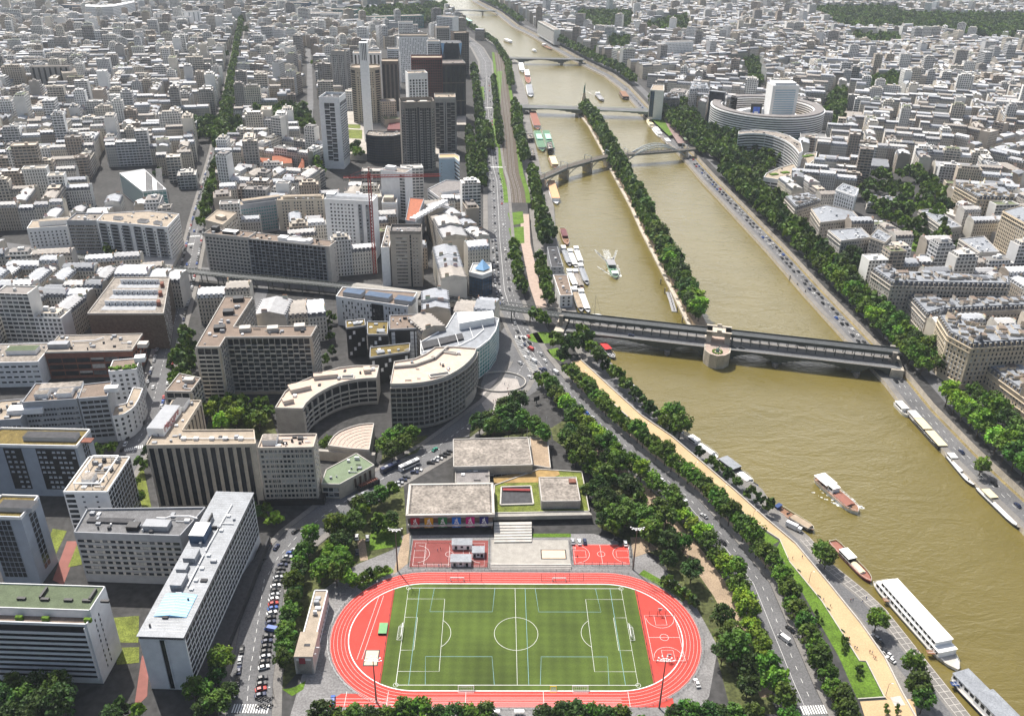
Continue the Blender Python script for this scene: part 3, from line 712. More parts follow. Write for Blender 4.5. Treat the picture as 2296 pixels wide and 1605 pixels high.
def block(O, u, w_, d_, rg, hbase, pm, free=occ_free, dep=12.0, kw={}):
    """a town block: lots round a court; O corner, u along the width, perp(u) the depth"""
    n = perp(u)
    def pt(x, y): return (O[0]+u[0]*x+n[0]*y, O[1]+u[1]*x+n[1]*y)
    def row(x0, y0, dx, dy, L, D):
        s = 0.0; ix, iy = -dy, dx
        while s < L-4:
            f = rg.uniform(11, 24)
            if L-s-f < 9: f = L-s
            a = pt(x0+dx*s, y0+dy*s); b = pt(x0+dx*(s+f), y0+dy*(s+f))
            c = pt(x0+dx*(s+f)+ix*D, y0+dy*(s+f)+iy*D); e = pt(x0+dx*s+ix*D, y0+dy*s+iy*D)
            q = [a, b, c, e]
            if free(q):
                if rg.random() < pm: lot(q, rg.choice((18, 21, 24, 27, 30)) if rg.random() < .76 else rg.uniform(33, 46), 'modern', rg.random(), **kw)
                else: lot(q, hbase+rg.uniform(-3.5, 2.5), 'haus', rg.random(), **kw)
            s += f
    if min(w_, d_) < 26:
        if w_ >= d_: row(0, 0, 1, 0, w_, d_)
        else: row(0, d_, 0, -1, d_, w_)
        return
    D = min(dep+rg.uniform(-1, 2), min(w_, d_)*.42)
    row(0, 0, 1, 0, w_, D); row(w_, d_, -1, 0, w_, D)
    row(w_, D, 0, 1, d_-2*D, D); row(0, d_-D, 0, -1, d_-2*D, D)
    iw, id_ = w_-2*D-6, d_-2*D-6                     # buildings inside the court
    if iw > 12 and id_ > 12:
        m = max(1, int(iw/26))
        for i in range(m):
            if rg.random() < .75:
                x0 = D+4+i*iw/m; y0 = D+4+rg.uniform(0, 4); x1 = x0+iw/m*rg.uniform(.5, .85); y1 = y0+id_*rg.uniform(.5, .9)
                q = [pt(x0, y0), pt(x1, y0), pt(x1, y1), pt(x0, y1)]
                if free(q): lot(q, rg.choice((5, 8, 14, 17)), 'modern' if rg.random() < .4 else 'haus', rg.random(), **kw)
# ------------------------------------------------------------------ large buildings on the left bank, near to far
def H(top, base): return hgt(top, base)
# long hotel slab
h = 28.5; lp = box_plan([(309,1421.5),(412.5,1425),(547.5,1106)], h)
B = Bld('hotel', 'long pale hotel slab with zinc roof and blue skylight beside the curved street', 'hotel', lp, h, 'white_wall', 'zinc', par=0)
b = MB(); b.prism(lp, h-2.2, h-.6, 0, False); B.part('attic_band', b, 'dark_frame')
b = MB(); cc = B.c; b.prism([add(p, mul(unit(sub(p, cc)), 1.0)) for p in lp], h-.25, h+.05, 0, bottom=True); ro = B.part('roof_edge', b, 'zinc')
B.fac(0, 'V', cw=9, ww=1.9, u0=4.2, u1=4.2, base=.5, top=2.5, m2='white_wall')
B.fac(1, 'R', fh=2.75, cw=3.1, ww=.25, wh=1.95, base=4.5, top=2.6, m2='white_paint', m='dark_frame'); B.fac(3, 'R', fh=2.75, cw=3.1, ww=.25, wh=1.95, base=4.5, top=2.6, m2='white_paint', m='dark_frame')
Lr = B.edge(1)[3]; Wd = B.edge(0)[3]
b = MB(); a_, b_, d_, _ = B.edge(0); n_ = perp(d_)
def rp(u, v, z): p = add(add(a_, mul(d_, u)), mul(n_, v)); return (p[0], p[1], z)
for u in (2.2, 4.0):
    pass
for lo, hi in ((2.4, Wd/2), (Wd/2, Wd-2.4)):
    b.face([rp(lo, 9, h+(.35 if lo < 4 else 1.2)), rp(hi, 9, h+(1.2 if lo < 4 else .35)), rp(hi, 21, h+(1.2 if lo < 4 else .35)), rp(lo, 21, h+(.35 if lo < 4 else 1.2))])
b.face([rp(2.4, 9, h), rp(Wd-2.4, 9, h), rp(Wd-2.4, 9, h+.35), rp(Wd/2, 9, h+1.2), rp(2.4, 9, h+.35)])
b.face([rp(Wd-2.4, 9, h), rp(Wd-2.4, 21, h), rp(Wd-2.4, 21, h+.35), rp(Wd-2.4, 9, h+.35)])
B.part('skylight', b, mat('sky_glazing', (0.30, 0.55, 0.78), .25, .08, .3), B.roof)
b = MB()
for j in range(1, 8):
    v = 9+12*j/8; b.bar(rp(2.4, v, h+.4), rp(Wd/2, v, h+1.25), .14); b.bar(rp(Wd/2, v, h+1.25), rp(Wd-2.4, v, h+.4), .14)
B.part('glazing_bar', b, 'white_paint', B.roof)
b = MB()
for j in range(int(Lr/1.6)): b.bar(rp(.4, 2+j*1.6, h+.08), rp(Wd-.4, 2+j*1.6, h+.08), .09)
B.part('roof_seam', b, 'steel', B.roof)
for v, w_, dd, hh, u in ((27, 4.5, 7, 2.6, 5.5), (35, 4, 4, 2.2, 4), (42, 5, 6, 2.8, 5.2)): B.unit_box(u, v, w_, dd, hh, 'zinc')
B.unit_box(4.0, 56, 6.5, 9, 4.2, mat('blue_cladding', (0.05, 0.09, 0.16), .6), mt='steel')
b = MB()
for v in (25, 31, 38, 46): b.bar(rp(9.5, v, h+.7), rp(9.5, v+6, h+.7), .6, n=8)
b.bar(rp(9.5, 50, h+.7), rp(10.5, 78, h+.7), .45, n=6); B.part('duct', b, 'white_wall', B.roof)
for v in (24, 29, 36, 44, 60, 70): B.unit_box(11.5, v, 1.4, 1.4, .9, 'white_paint')
b = MB(); b.prism([add(p, o) for p, o in zip((lp[1], add(lp[1], mul(perp(d_), 60)), add(lp[2], mul(d_, 5)), add(lp[1], mul(d_, 7))), ((0, 0),)*4)], 0, 4.2); B.part('entrance_canopy', b, ['black_roof'])
B.clutter(5, 8); B.done()
# front wing of the hotel
h = 27.0; B = Bld('hotel_wing', 'grey hotel wing with nine rows of ribbon windows joining the long zinc roofed slab', 'hotel', quad([(166,1196),(404,1204),(462,1139),(196,1143)], h), h, 'grey_wall', mat('slate_felt', (0.15, 0.15, 0.155), .9, .2, .4, scale2=2.0))
B.fac(0, 'R', fh=2.95, cw=3.4, ww=1.2, wh=1.35, base=4.0, m2='pale_concrete'); B.fac(3, 'N')
B.unit_box(34, 6, 11, 5, 2.6, 'grey_wall'); B.unit_box(24, 5, 5, 4, 2.2, 'dark_frame'); B.unit_box(12, 9, 20, 3, .9, 'black_roof')
b = MB(); a_, b_, d_, L_ = B.edge(0); n_ = perp(d_)
q_ = [(*add(add(a_, mul(d_, u)), mul(n_, v)), h+1.6) for u, v in ((32, 10.5), (36, 10.5), (38, 12), (46, 12.5), (50, 11))]
for i in range(4): b.bar(q_[i], q_[i+1], .7, n=8)
B.part('duct', b, 'white_wall', B.roof); B.clutter(8, 9); B.done()
# big letters on the dark plant screen of the hotel roof are added with the signs
HOTEL_SIGN = (G(478, 1172, 30), G(448, 1206, 30))
# white banded apartment building, bottom left
h = H((195,1402.7), (222.5,1531.5)); q_ = GL([(-70,1394),(195,1402.7)], h); d_ = unit(sub(q_[1], q_[0])); fr = GL([(232,1321)], h+4)[0]; dep = 17.0
pl_ = [q_[0], q_[1], add(q_[1], mul(perp(d_), dep)), add(q_[0], mul(perp(d_), dep))]
B = Bld('apartment_block', 'white apartment block with long balcony bands and a green felt roof by the lower left edge', 'building', pl_, h, 'white_wall', 'brown_roof', par=.9)
B.fac(0, 'K', fh=2.62, cw=90, base=3.0, top=.4, m2='white_wall', m='dark_frame', bal=1.2)
sl = lambda k, j, nf, nc: j not in (1, 2)
B.fac(1, 'G', fh=2.62, cw=2.6, ww=.7, wh=1.4, base=2.5, gap=sl)
at_ = [lerp(pl_[0], pl_[3], .24), lerp(pl_[1], pl_[2], .24), pl_[2], pl_[3]]
b = MB(); b.prism(at_, h, h+3.4, 0, False); B.part('attic', b, 'white_wall'); b = MB(); b.sheet(at_, h+3.42); gr = B.part('attic_roof', b, 'green_roof')
b = MB()
for i in range(4):
    A_, C_ = at_[i], at_[(i+1) % 4]; dd = unit(sub(C_, A_)); b.prism([A_, C_, add(C_, mul(perp(dd), .3)), add(A_, mul(perp(dd), .3))], h+3.3, h+3.9)
B.part('attic_parapet', b, 'white_wall')
for u in (10, 19, 28, 35, 42): B.unit_box(u+6, 9, 3.2, 1.1, .9, 'dark_frame', 'chimney', z=h+3.4)
for u in (14, 33): B.unit_box(u+9, 12, .8, 5.5, 1.4, 'dark_frame', 'chimney', z=h+3.4)
for u in (12, 22, 38): B.unit_box(u+6, 2.2, 2.6, 1.2, 1.6, 'lawn', 'planter')
B.done()
# white block with a roof frame
h = 30.2; B = Bld('office_block', 'white block with a tan roof inside a raised white frame, right of the blue glass building', 'building', box_plan([(142,1104),(241,1104),(295,1025)], h), h, 'white_wall', 'gravel_roof', par=.6, parmat='white_paint')
B.fac(1, 'C', fh=2.9, cw=2.6, base=1.5, top=.6, m='glass', m2='white_paint', u0=.5, u1=.5)
B.fac(0, 'G', fh=2.9, cw=2.9, ww=1.1, wh=.8, gap=lambda k, j, nf, nc: j not in (2, 4)); B.fac(0, 'R', fh=2.9, cw=0, wh=1.7, u0=.6, u1=15.2)
a_, b_, d_, L_ = B.edge(0); n_ = perp(d_); D_ = B.edge(1)[3]; b = MB()
fr_ = [add(add(a_, mul(d_, u)), mul(n_, v)) for u, v in ((4, 3), (L_-4, 3), (L_-4, D_-3), (4, D_-3))]
for i in range(4):
    b.bar((*fr_[i], h+3), (*fr_[(i+1) % 4], h+3), .5)
    for t in (0, .33, .66): p = lerp(fr_[i], fr_[(i+1) % 4], t); b.bar((*p, h), (*p, h+3), .3)
B.part('roof_frame', b, 'white_paint', B.roof); B.unit_box(L_*.42, 9, 4.6, 6, 3.0, 'white_wall', mt='grey_roof'); B.clutter(3, 12); B.done()
# blue glass building
h = 30.0; B = Bld('office_block', 'blue grey panelled block with dark glass fields and a sedum roof by the left edge', 'building', box_plan([(-36,999),(172,1002.6),(202.5,964.6)], h), h, mat('blue_panel', (0.30, 0.34, 0.40), .6, .08, .3), 'sedum_roof', par=1.0, parmat='white_wall')
L_ = B.edge(0)[3]
for f0, f1 in ((.2, .39), (.55, .97)): B.fac(0, 'C', fh=3.0, cw=60, u0=L_*f0, u1=L_*(1-f1), base=4.5, top=1.2, m='dark_frame', m2='dark_frame'); B.fac(0, 'G', fh=3.0, cw=2.3, ww=1.5, wh=1.0, u0=L_*f0, u1=L_*(1-f1), base=4.5, top=1.2, m='blue_panel', gap=lambda k, j, nf, nc: (j+k//3) % 4 == 0)
B.fac(1, 'C', fh=3.0, cw=1.8, u0=5, u1=5, base=4.5, top=2, m2=MATS['blue_panel'].name); B.unit_box(30, 7.5, 26, 5.5, 2.4, 'grey_wall', mt='black_roof'); B.unit_box(48, 6, 6, 4, .5, 'brick'); B.done()
h = H((47,1162.6), (71,1310)); B = Bld('office_block', 'narrow panelled block with a solar panelled roof below the blue glass building', 'building', box_plan([(-40,1160),(47,1162.6),(86,1114)], h), h, 'blue_panel', 'sedum_roof', par=1.0, parmat='white_wall')
B.fac(0, 'C', fh=2.9, cw=1.9, u0=1.5, u1=5.0, base=4, top=1.2, m2='blue_panel'); B.fac(1, 'C', fh=2.9, cw=1.8, u0=5, u1=5, base=4, top=2, m2='blue_panel')
B.unit_box(12, 7, 15, 5.5, 2.4, 'grey_wall', mt='black_roof'); B.done()
# striped hotel
h = 36.7; B = Bld('hotel', 'hotel with tall dark and beige stripes and a white rooftop sign screen', 'hotel', GL([(327.5,1000),(574,997),(570,965),(410,966),(452,899),(387,899)], h), h, 'beige_wall', 'gravel_roof', par=.8)
B.fac(0, 'V', fh=3, cw=4.1, ww=2.5, base=1.0, top=1.3, u0=.3, u1=2.2, m='glass', m2='beige_wall'); B.fac(3, 'V', cw=4.1, ww=2.2, base=1, top=1.3, m2='beige_wall'); B.fac(5, 'V', cw=4.1, ww=2.2, base=1, top=1.3, m2='beige_wall')
SG = [G(368, 978, h), G(407, 925, h)]; d_ = unit(sub(SG[1], SG[0])); n_ = perp(d_); ang = math.atan2(d_[1], d_[0])
b = MB(); cS = add(lerp(SG[0], SG[1], .5), mul(n_, 4)); b.box(cS, dist(*SG), 8, h, h+4.5, ang, 0, 1, bottom=False); B.part('roof_screen', b, ['white_paint', 'grey_wall'], B.roof)
SIGN_M = (SG[0], SG[1], h)
b = MB(); cS2 = G(405, 912, h); b.box(cS2, 9, 7, h, h+3, ang, 0, 1, bottom=False); B.part('plant_box', b, ['white_wall', 'dark_frame'], B.roof)
b = MB(); v0 = [(*G(x, y, h), h+.8) for x, y in ((338, 975), (352, 968), (368, 972))]
for i in range(2): b.bar(v0[i], v0[i+1], 1.1, n=8)
B.part('duct', b, 'steel', B.roof)
b = MB()
for x in (412, 440, 475, 505, 540):
    c_ = G(x, 985, h); b.box(c_, 2.2, 1.8, h, h+1.2, 0, bottom=False); b.bar((*c_, h+.7), (c_[0]+7, c_[1], h+.7), .5, n=6)
B.part('vent', b, 'white_wall', B.roof); B.clutter(4, 8); B.done()
h = 33.5; B = Bld('office_block', 'cream office tower with ten rows of square windows and a roof terrace beside the striped hotel', 'building', box_plan([(578,1007),(703,1005),(710,975)], h), h, mat('cream_wall', (0.52, 0.47, 0.41), .85, .1, .3), mat('terrace_tile', (0.46, 0.37, 0.31), .9, .1, .5), par=1.0)
B.fac(0, 'G', fh=2.95, cw=2.05, ww=1.55, wh=1.6, base=3.8, top=.8); B.fac(1, 'G', fh=2.95, cw=3, ww=1.0, wh=1.2, base=3.8)
b = MB(); a_, b_, d_, L_ = B.edge(0)
for j in range(15): p = add(a_, mul(d_, .8+j*(L_-1.6)/14)); p = sub(p, mul(perp(d_), .02)); b.box(p, .3, .5, 3, h-.6, math.atan2(d_[1], d_[0]))
B.part('pilaster', b, 'pale_concrete'); B.unit_box(5, 6, 7, 6, 3.2, 'white_wall', mt='grey_roof'); B.clutter(9, 9, ('dark_frame', 'white_wall')); 
b = MB(); c0 = B.c; b.prism([add(p, mul(unit(sub(p, c0)), 3)) for p in B.poly], 0, 3.6); B.part('podium', b, 'dark_frame'); B.done()
# green roofed pavilion
h = 9.0; B = Bld('pavilion', 'low beige pavilion with a green copper coloured roof along the curved street', 'building', GL([(720,1085),(761.5,1086),(840,1042.6),(799,1016),(731,1052.6)], h), h, 'beige_wall', mat('green_copper', (0.155, 0.20, 0.125), .8, .1, .3, scale2=2.0), par=.35, parmat='pale_concrete')
B.fac(1, 'V', cw=2.9, ww=1.7, u0=8, u1=2, base=2.0, top=1.5, m=mat('brown_glass', (0.07, 0.035, 0.025), .3), m2='beige_wall'); B.fac(0, 'R', cw=2, ww=.2, wh=2.2, base=.6, top=2); B.clutter(2, 6); B.done()
# two curved concrete buildings
def arc_fit(pts, n):
    """n points along a polyline, evenly spaced"""
    L_ = sum(dist(a, b) for a, b in zip(pts, pts[1:])); return [p for p, d in along(pts, L_/(n-1)*.99999)][:n]
h = H((679,917.6), (684,977)); inn = GL([(679,917.6),(684,908),(694,897.6),(706,888),(719,880),(736,870.5),(754,862.6),(774,857),(794,852.6),(818,850),(844,848.9)], h); out = GL([(850,821.4),(799,821.4),(759,826.4),(729,835),(696.5,847.6),(661.5,862.6),(639,880),(616.5,916.4)], h)
inn = arc_fit(inn, 11); B = Bld('embassy', 'curved concrete building hollowed towards the street, left of its convex twin', 'building', inn+out, h, 'concrete', mat('pink_gravel', (0.56, 0.44, 0.36), .95, .1, .3, scale2=2.5), par=.9, parmat='pale_concrete')
P_ = B.poly; i0 = min(range(len(P_)), key=lambda i: dist(P_[i], inn[0]))
for k in range(10):
    i = (i0+k) % len(P_)
    if dist(P_[i], inn[k]) < .1: B.fac(i, 'K', fh=3.15, cw=30, u0=.15, u1=.15, base=2.0, top=1.4, m2='pale_concrete', bal=1.3)
B.fac((i0+17) % len(P_) if False else len(P_)-1, 'G', fh=9, cw=9, ww=2.6, wh=2.6) if False else None
for (x, y, w_, d_) in ((672, 872, 12, 7), (730, 845, 14, 5), (646, 902, 6, 4), (823, 833, 4, 5)):
    b = MB(); b.box(G(x, y, h), w_, d_, h, h+2.6, .5 if x < 700 else .25, 0, 1, bottom=False); B.part('roof_house', b, ['pale_concrete', 'pink_gravel'], B.roof)
b = MB(); b.box(G(780, 846, h), 8, 4.5, h, h+.7, .1, bottom=False); B.part('light_well', b, ['pale_concrete'], B.roof); b = MB(); b.box(G(780, 846, h), 6.5, 3.2, h+.6, h+.75, .1, bottom=False); B.part('light_well_pit', b, 'dark_frame', B.roof)  # dark plate on the rim stands in for the shade down the well
B.clutter(6, 8); B.done()
h = H((876,862.6), (880,962.6)); fr_ = GL([(875,862.6),(900,862.4),(924,861.4),(945,859.4),(964,856.4),(982,852),(999,846.4),(1018,837),(1036.5,825),(1052,811),(1064,797.6),(1068,783)], h); bk = GL([(1020,779),(976,780),(955,795),(930,806),(884,812.6)], h)
fr_ = arc_fit(fr_, 13); B = Bld('embassy', 'convex curved concrete building with an egg crate facade of square openings', 'building', fr_+bk, h, 'concrete', 'pink_gravel', par=.9, parmat='pale_concrete')
P_ = B.poly; i0 = min(range(len(P_)), key=lambda i: dist(P_[i], fr_[0]))
for k in range(12):
    i = (i0+k) % len(P_)
    if dist(P_[i], fr_[k]) < .1: B.fac(i, 'F', fh=3.25, cw=2.5, ww=.35, wh=.55, u0=0, u1=0, base=2.2 if k < 8 else 8.5, top=1.7, m2='concrete', bal=1.3, m='dark_frame')
b = MB(); rl = GL([(884,826),(930,822),(975,806),(1005,780)], h); b.ribbon(rl, -.4, .4, h+1.6); 
for a, c in zip(rl, rl[1:]): b.prism([a, c, add(c, mul(perp(unit(sub(c, a))), .6)), add(a, mul(perp(unit(sub(c, a))), .6))], h, h+1.8)
B.part('roof_step', b, 'pale_concrete', B.roof)
for (x, y, w_, d_, an) in ((985, 842, 12, 4, .35), (1010, 792, 9, 2.5, -.3)):
    b = MB(); b.box(G(x, y, h), w_, d_, h, h+1.0, an, bottom=False); B.part('light_well', b, 'pale_concrete', B.roof); b = MB(); b.box(G(x, y, h), w_-1.4, d_-1.4, h+.9, h+1.05, an, bottom=False); B.part('light_well_pit', b, 'dark_frame', B.roof)  # dark plates coloured as the shade inside the wells
B.clutter(7, 7); B.done()
# fan shaped auditorium
h = 8.5; fan = GL([(735,1000),(741,988),(749,977.6),(760,969),(774,962.6),(790,957),(806.5,952.6),(824,950.5),(839,950),(828,1010),(780,1006)], h)
B = Bld('auditorium', 'low fan shaped hall with a tiled sloping roof below the curved buildings', 'hall', fan, h, 'concrete', mat('roof_tile', (0.47, 0.37, 0.31), .95, .16, .8, scale2=3.0), par=.7, parmat='pale_concrete')
c0 = G(828, 1010, h)
b = MB()
for r in range(2, 9):
    pts_ = [lerp(c0, p, r/9.0) for p in fan[:9]]
    b = MB()
    for a, c in zip(pts_, pts_[1:]): b.bar((*a, h+.06), (*c, h+.06), .18)
    B.part('roof_rib', b, 'concrete', B.roof)
B.done()
B = Bld('garden_wall', 'long concrete wall joining the fan shaped hall and the pavilion', 'wall', GL([(706,1010),(714,1006),(842,1014),(840,1020)], 6), 6, 'concrete', 'concrete', par=0); B.done()
# sports hall group
h = 9.5; A4 = box_plan([(914,1154),(1105,1151),(1100,1085)], h)
B = Bld('sports_hall', 'concrete sports hall with a stained flat roof and six coloured banners facing the track', 'hall', A4, h, mat('brown_concrete', (0.17, 0.12, 0.10), .9, .15, .3), 'grey_roof', par=0)
b = MB(); cc = B.c
for i in range(4):
    A_, C_ = A4[i], A4[(i+1) % 4]; dd = unit(sub(C_, A_)); n = perp(dd)
    b.prism([sub(sub(A_, mul(dd, .9)), mul(n, .9)), add(sub(C_, mul(n, .9)), mul(dd, .9)), add(C_, mul(n, .3)), add(A_, mul(n, .3))], h-1.4, h+.35, bottom=True)
    for t in np.arange(.03, 1, .035): p = add(lerp(A_, C_, t), mul(n, .9)); b.box(p, .2, .7, h, h+.12, math.atan2(dd[1], dd[0]), 1)
B.part('fascia', b, ['pale_concrete', 'dark_frame'])
b = MB(); a_, b_, d_, L_ = B.edge(0); n = (d_[1], -d_[0]); q_ = [add(a_, mul(n, 1.4)), add(b_, mul(n, 1.4)), b_, a_]; b.prism(q_, 3.2, 4.4, bottom=True); B.part('sill', b, 'pale_concrete')
B.fac(0, 'R', fh=9, cw=2.4, ww=.15, wh=2.2, base=0, top=5, m='dark_frame', m2='dark_frame', sill=.3)
HALL = (a_, b_, d_, n, L_, h); B.done()
h = 9.5; B = Bld('sports_hall', 'rear concrete sports hall with a plain stained roof behind the bannered hall', 'hall', box_plan([(1016.5,1047.6),(1194,1043),(1185,981)], h), h, 'concrete', 'grey_roof', par=.5, parmat='pale_concrete')
B.fac(0, 'R', fh=9, cw=3, ww=.2, wh=2.8, base=.6, top=4, m='dark_frame', m2='pale_concrete'); B.done()
h = 7.0; B = Bld('hall_link', 'low grey roofed link between the two sports halls', 'hall', box_plan([(1020,1084),(1098,1083),(1095,1049)], h), h, 'concrete', mat('dark_gravel', (0.22, 0.205, 0.20), .95, .2, .3, scale2=2), par=.4); B.clutter(3, 3); B.done()
h = 9.0; B = Bld('sports_hall', 'small square concrete hall with a stained roof and brown hatch on the grass terrace', 'hall', box_plan([(1214,1124),(1302,1123),(1292,1069)], h), h, 'concrete', 'grey_roof', par=.3, parmat='pale_concrete')
B.fac(0, 'R', fh=9, cw=0, wh=3, base=.5, top=3, m='dark_frame'); B.unit_box(17, 16, 3.6, 3.2, 1.0, 'brick', 'roof_hatch'); B.done()
h = 4.2; B = Bld('grass_terrace', 'grass roofed terrace deck with a sunken court beside the bannered hall', 'terrace', GL([(1106,1151),(1322,1147),(1305,1058),(1208,1052),(1108,1088)], h), h, 'concrete', mat('roof_grass', (0.13, 0.155, 0.03), .95, .35, .2, scale2=1.5), par=.5, parmat='pale_concrete')
b = MB(); pit = GL([(1122,1133),(1196,1131),(1190,1091),(1124,1093)], h); b.sheet(pit, h+.08); B.part('court', b, 'black_roof', B.roof)
b = MB()
for i in range(4): A_, C_ = ccw(pit)[i], ccw(pit)[(i+1) % 4]; b.bar((*A_, h+.4), (*C_, h+.4), .7)
B.part('court_edge', b, 'pale_concrete', B.roof); b = MB(); b.box(G(1158, 1100, h), 14, 1.6, h+.1, h+.9); B.part('red_beam', b, mat('red_panel', (.25, .03, .03), .7), B.roof)
b = MB(); b.sheet(GL([(1108,1083),(1208,1081),(1256,1064),(1250,1053),(1208,1052),(1106,1070)], h), h+.09); B.part('dry_bed', b, mat('dry_moss', (.33, .22, .09), .95, .25, .3), B.roof)
b = MB(); a_, b_, d_, L_ = B.edge(0); n = (d_[1], -d_[0]); b.prism([add(a_, mul(n, 2.5)), add(add(b_, mul(d_, 1)), mul(n, 2.5)), b_, a_], 2.2, 4.3, bottom=True); B.part('front_beam', b, 'concrete')
B.fac(0, 'R', fh=4, cw=4, ww=.5, wh=1.3, base=0, top=.2, sill=.4, m='dark_frame', m2='concrete'); B.done()
h = 8.0; B = Bld('paved_deck', 'beige paved deck right of the rear sports hall', 'terrace', GL([(1194,1043),(1235,1050),(1228,985),(1187,980)], 5), 5, 'concrete', 'earth', par=.4, parmat='pale_concrete'); B.done()
b = MB()
for k in range(7):
    y0 = 1172+k*6.2; q_ = GL([(1108,y0),(1192+k*.2,y0-1),(1192,y0+5),(1108,y0+6)], 2.5-k*.33); b.prism(q_, 0, 3.0-k*.38)
tag(b.build('concrete_steps', 'pale_concrete'), 'broad concrete steps folding down beside the bannered hall', 'steps')
# lodge beside the parked cars
h = H((659.5,1481), (660,1513)); B = Bld('lodge', 'long low lodge with a beige roof between the track and the row of parked cars', 'building', box_plan([(664,1478),(697,1478),(709,1323)], h, 66 if False else None), h, 'pale_concrete', 'gravel_roof', par=.4, parmat='white_wall')
B.fac(1, 'R', fh=9, cw=2.5, ww=.8, wh=1.2, base=.3, top=1, m='dark_frame'); 
a_, b_, d_, L_ = B.edge(0); q_ = [sub(a_, mul(d_, .8)), add(b_, mul(d_, .8))]; n = perp(d_); b = MB(); b.prism([q_[0], q_[1], add(q_[1], mul(n, 13)), add(q_[0], mul(n, 13))], 0, h+1.6); b.sheet([q_[0], q_[1], add(q_[1], mul(n, 13)), add(q_[0], mul(n, 13))], h+1.62, 1); B.part('end_block', b, ['pale_concrete', 'gravel_roof'])
b = MB(); c_ = add(lerp(q_[0], q_[1], .42), mul(n, -.05)); b.box(c_, 2.4, .1, h-2.3, h+.9, math.atan2(d_[1], d_[0])); B.part('plaque', b, mat('plaque_red', (.23, .03, .05), .6)); B.clutter(3, 5); B.done()
# L shaped balcony block
h = H((440,779), (462,908)); B = Bld('apartment_block', 'L shaped apartment block with tan gravel roof and stacked white balconies', 'building', GL([(439,779),(492,779),(506,757),(697,756),(711,731),(524,734),(567,667.5),(504,666)], h), h, 'beige_wall', 'brown_roof', par=.6, parmat='pale_concrete')
for e, kw in ((0, dict(cw=3.2, every=1)), (1, dict(cw=3.4, every=2)), (2, dict(cw=3.3, every=2)), (3, dict(cw=3, every=1)), (5, dict(cw=3, every=2)), (7, dict(cw=3.4, every=2))): B.fac(e, 'K', fh=2.85, base=2.6, top=.8, m2='pale_concrete', **kw)
for (x, y, m_) in ((493, 739, 'dark_frame'), (513, 703, 'dark_frame'), (535, 674, 'dark_frame'), (550, 741, 'pale_concrete'), (612, 741, 'pale_concrete'), (672, 736, 'pale_concrete')):
    b = MB(); b.box(G(x, y, h), 6.5, 5, h, h+2.6, .2, 0, 0, bottom=False); B.part('lift_house', b, m_, B.roof)
B.clutter(12, 14); B.done()
h = 24; B = Bld('apartment_block', 'small six storey apartment block with tan roof at the foot of the L shaped block', 'building', GL([(370,878),(428,879),(451,848),(402,838)], h), h, 'beige_wall', 'brown_roof', par=.6, parmat='pale_concrete')
for e in (0, 1, 3): B.fac(e, 'K', fh=2.85, base=2.6, top=.8, cw=3.3, every=2, m2='pale_concrete')
B.unit_box(10, 12, 5, 4, 2.2, 'pale_concrete'); B.clutter(3, 8); B.done()
# office row across the tree street
h = H((172.5,896), (184,985)); B = Bld('office_block', 'grey ribbon window office with white plant rooms on its roof, left of the tree street', 'building', quad([(49,904),(172.5,896),(186,859),(80,861)], h), h, 'grey_wall', 'brown_roof', par=.7)
B.fac(0, 'R', fh=3.3, cw=1.5, ww=.35, wh=1.3, base=3, m2='grey_wall'); 
for u, v, w_, d__ in ((9, 6, 7, 5), (21, 6, 8, 6), (30, 5, 4, 4), (17, 13, 22, 6)): B.unit_box(u, v, w_, d__, 3, 'white_wall', mt='grey_roof')
B.clutter(4, 6); B.done()
h = H((241,890), (257,989)); B = Bld('office_block', 'dark grey banded office between the ribbon window office and the curved white block', 'building', quad([(175,895),(241,890),(252,856),(187,863)], h), h, 'grey_wall', 'brown_roof', par=.6)
B.fac(0, 'R', fh=3.1, cw=3, ww=.4, wh=1.6, base=3, m='dark_frame', m2='grey_wall'); B.unit_box(16, 7, 7, 4, 2.6, 'white_wall'); B.done()
h = H((251,935), (257,989)); B = Bld('apartment_block', 'low curved white apartment block with balcony bands at a street corner', 'building', GL([(251,935),(266,933),(279,929),(292,921),(303,911),(313,893),(321,872),(299,869),(284,905),(254,912)], h), h, 'white_wall', 'gravel_roof', par=.6)
for e in range(6): B.fac(e, 'G', fh=3.1, cw=3, ww=1.3, wh=1.6, base=2.5, u0=.3, u1=.3)
B.clutter(2, 3); B.done()
h = 23; B = Bld('apartment_block', 'block with a leafy roof terrace and brown roof above the curved white block', 'building', box_plan([(243,834),(306,829),(311,804)], h), h, 'white_wall', 'brown_roof', par=.6)
B.fac(1, 'G', fh=3, cw=3); B.fac(0, 'G', fh=3, cw=3.2); B.unit_box(16, 12, 6, 5, 3, 'white_wall'); 
b = MB(); rg = random.Random(3)
for _ in range(40): c_ = add(lerp(B.poly[0], B.poly[1], rg.random()), mul(perp(B.edge(0)[2]), rg.uniform(.8, 4.5))); b.box(c_, 1.2, 1.1, h+.3, h+rg.uniform(.9, 2), rg.random()*3)
B.part('terrace_plants', b, 'lawn', B.roof); B.done()
h = H((100,791), (104,849)); B = Bld('office_block', 'red brick office with paved grey roof and tall gridded windows', 'building', box_plan([(100,791),(296,786),(309,749)], h), h, 'brick', mat('tar_roof', (0.27, 0.235, 0.20), .95, .2, .25, scale2=2), par=.6, parmat='pale_concrete')
B.fac(0, 'R', fh=4.6, cw=7.5, ww=.5, wh=3.0, base=1.2, top=.6, m='glass', m2='brick'); B.fac(1, 'R', fh=3.4, cw=3.5, ww=.6, wh=1.9, base=2, m2='terracotta')
B.unit_box(6, 8, 12, 5, 3, 'grey_wall'); B.unit_box(58, 6, 6, 5, 2.6, 'pale_concrete'); B.clutter(8, 10)
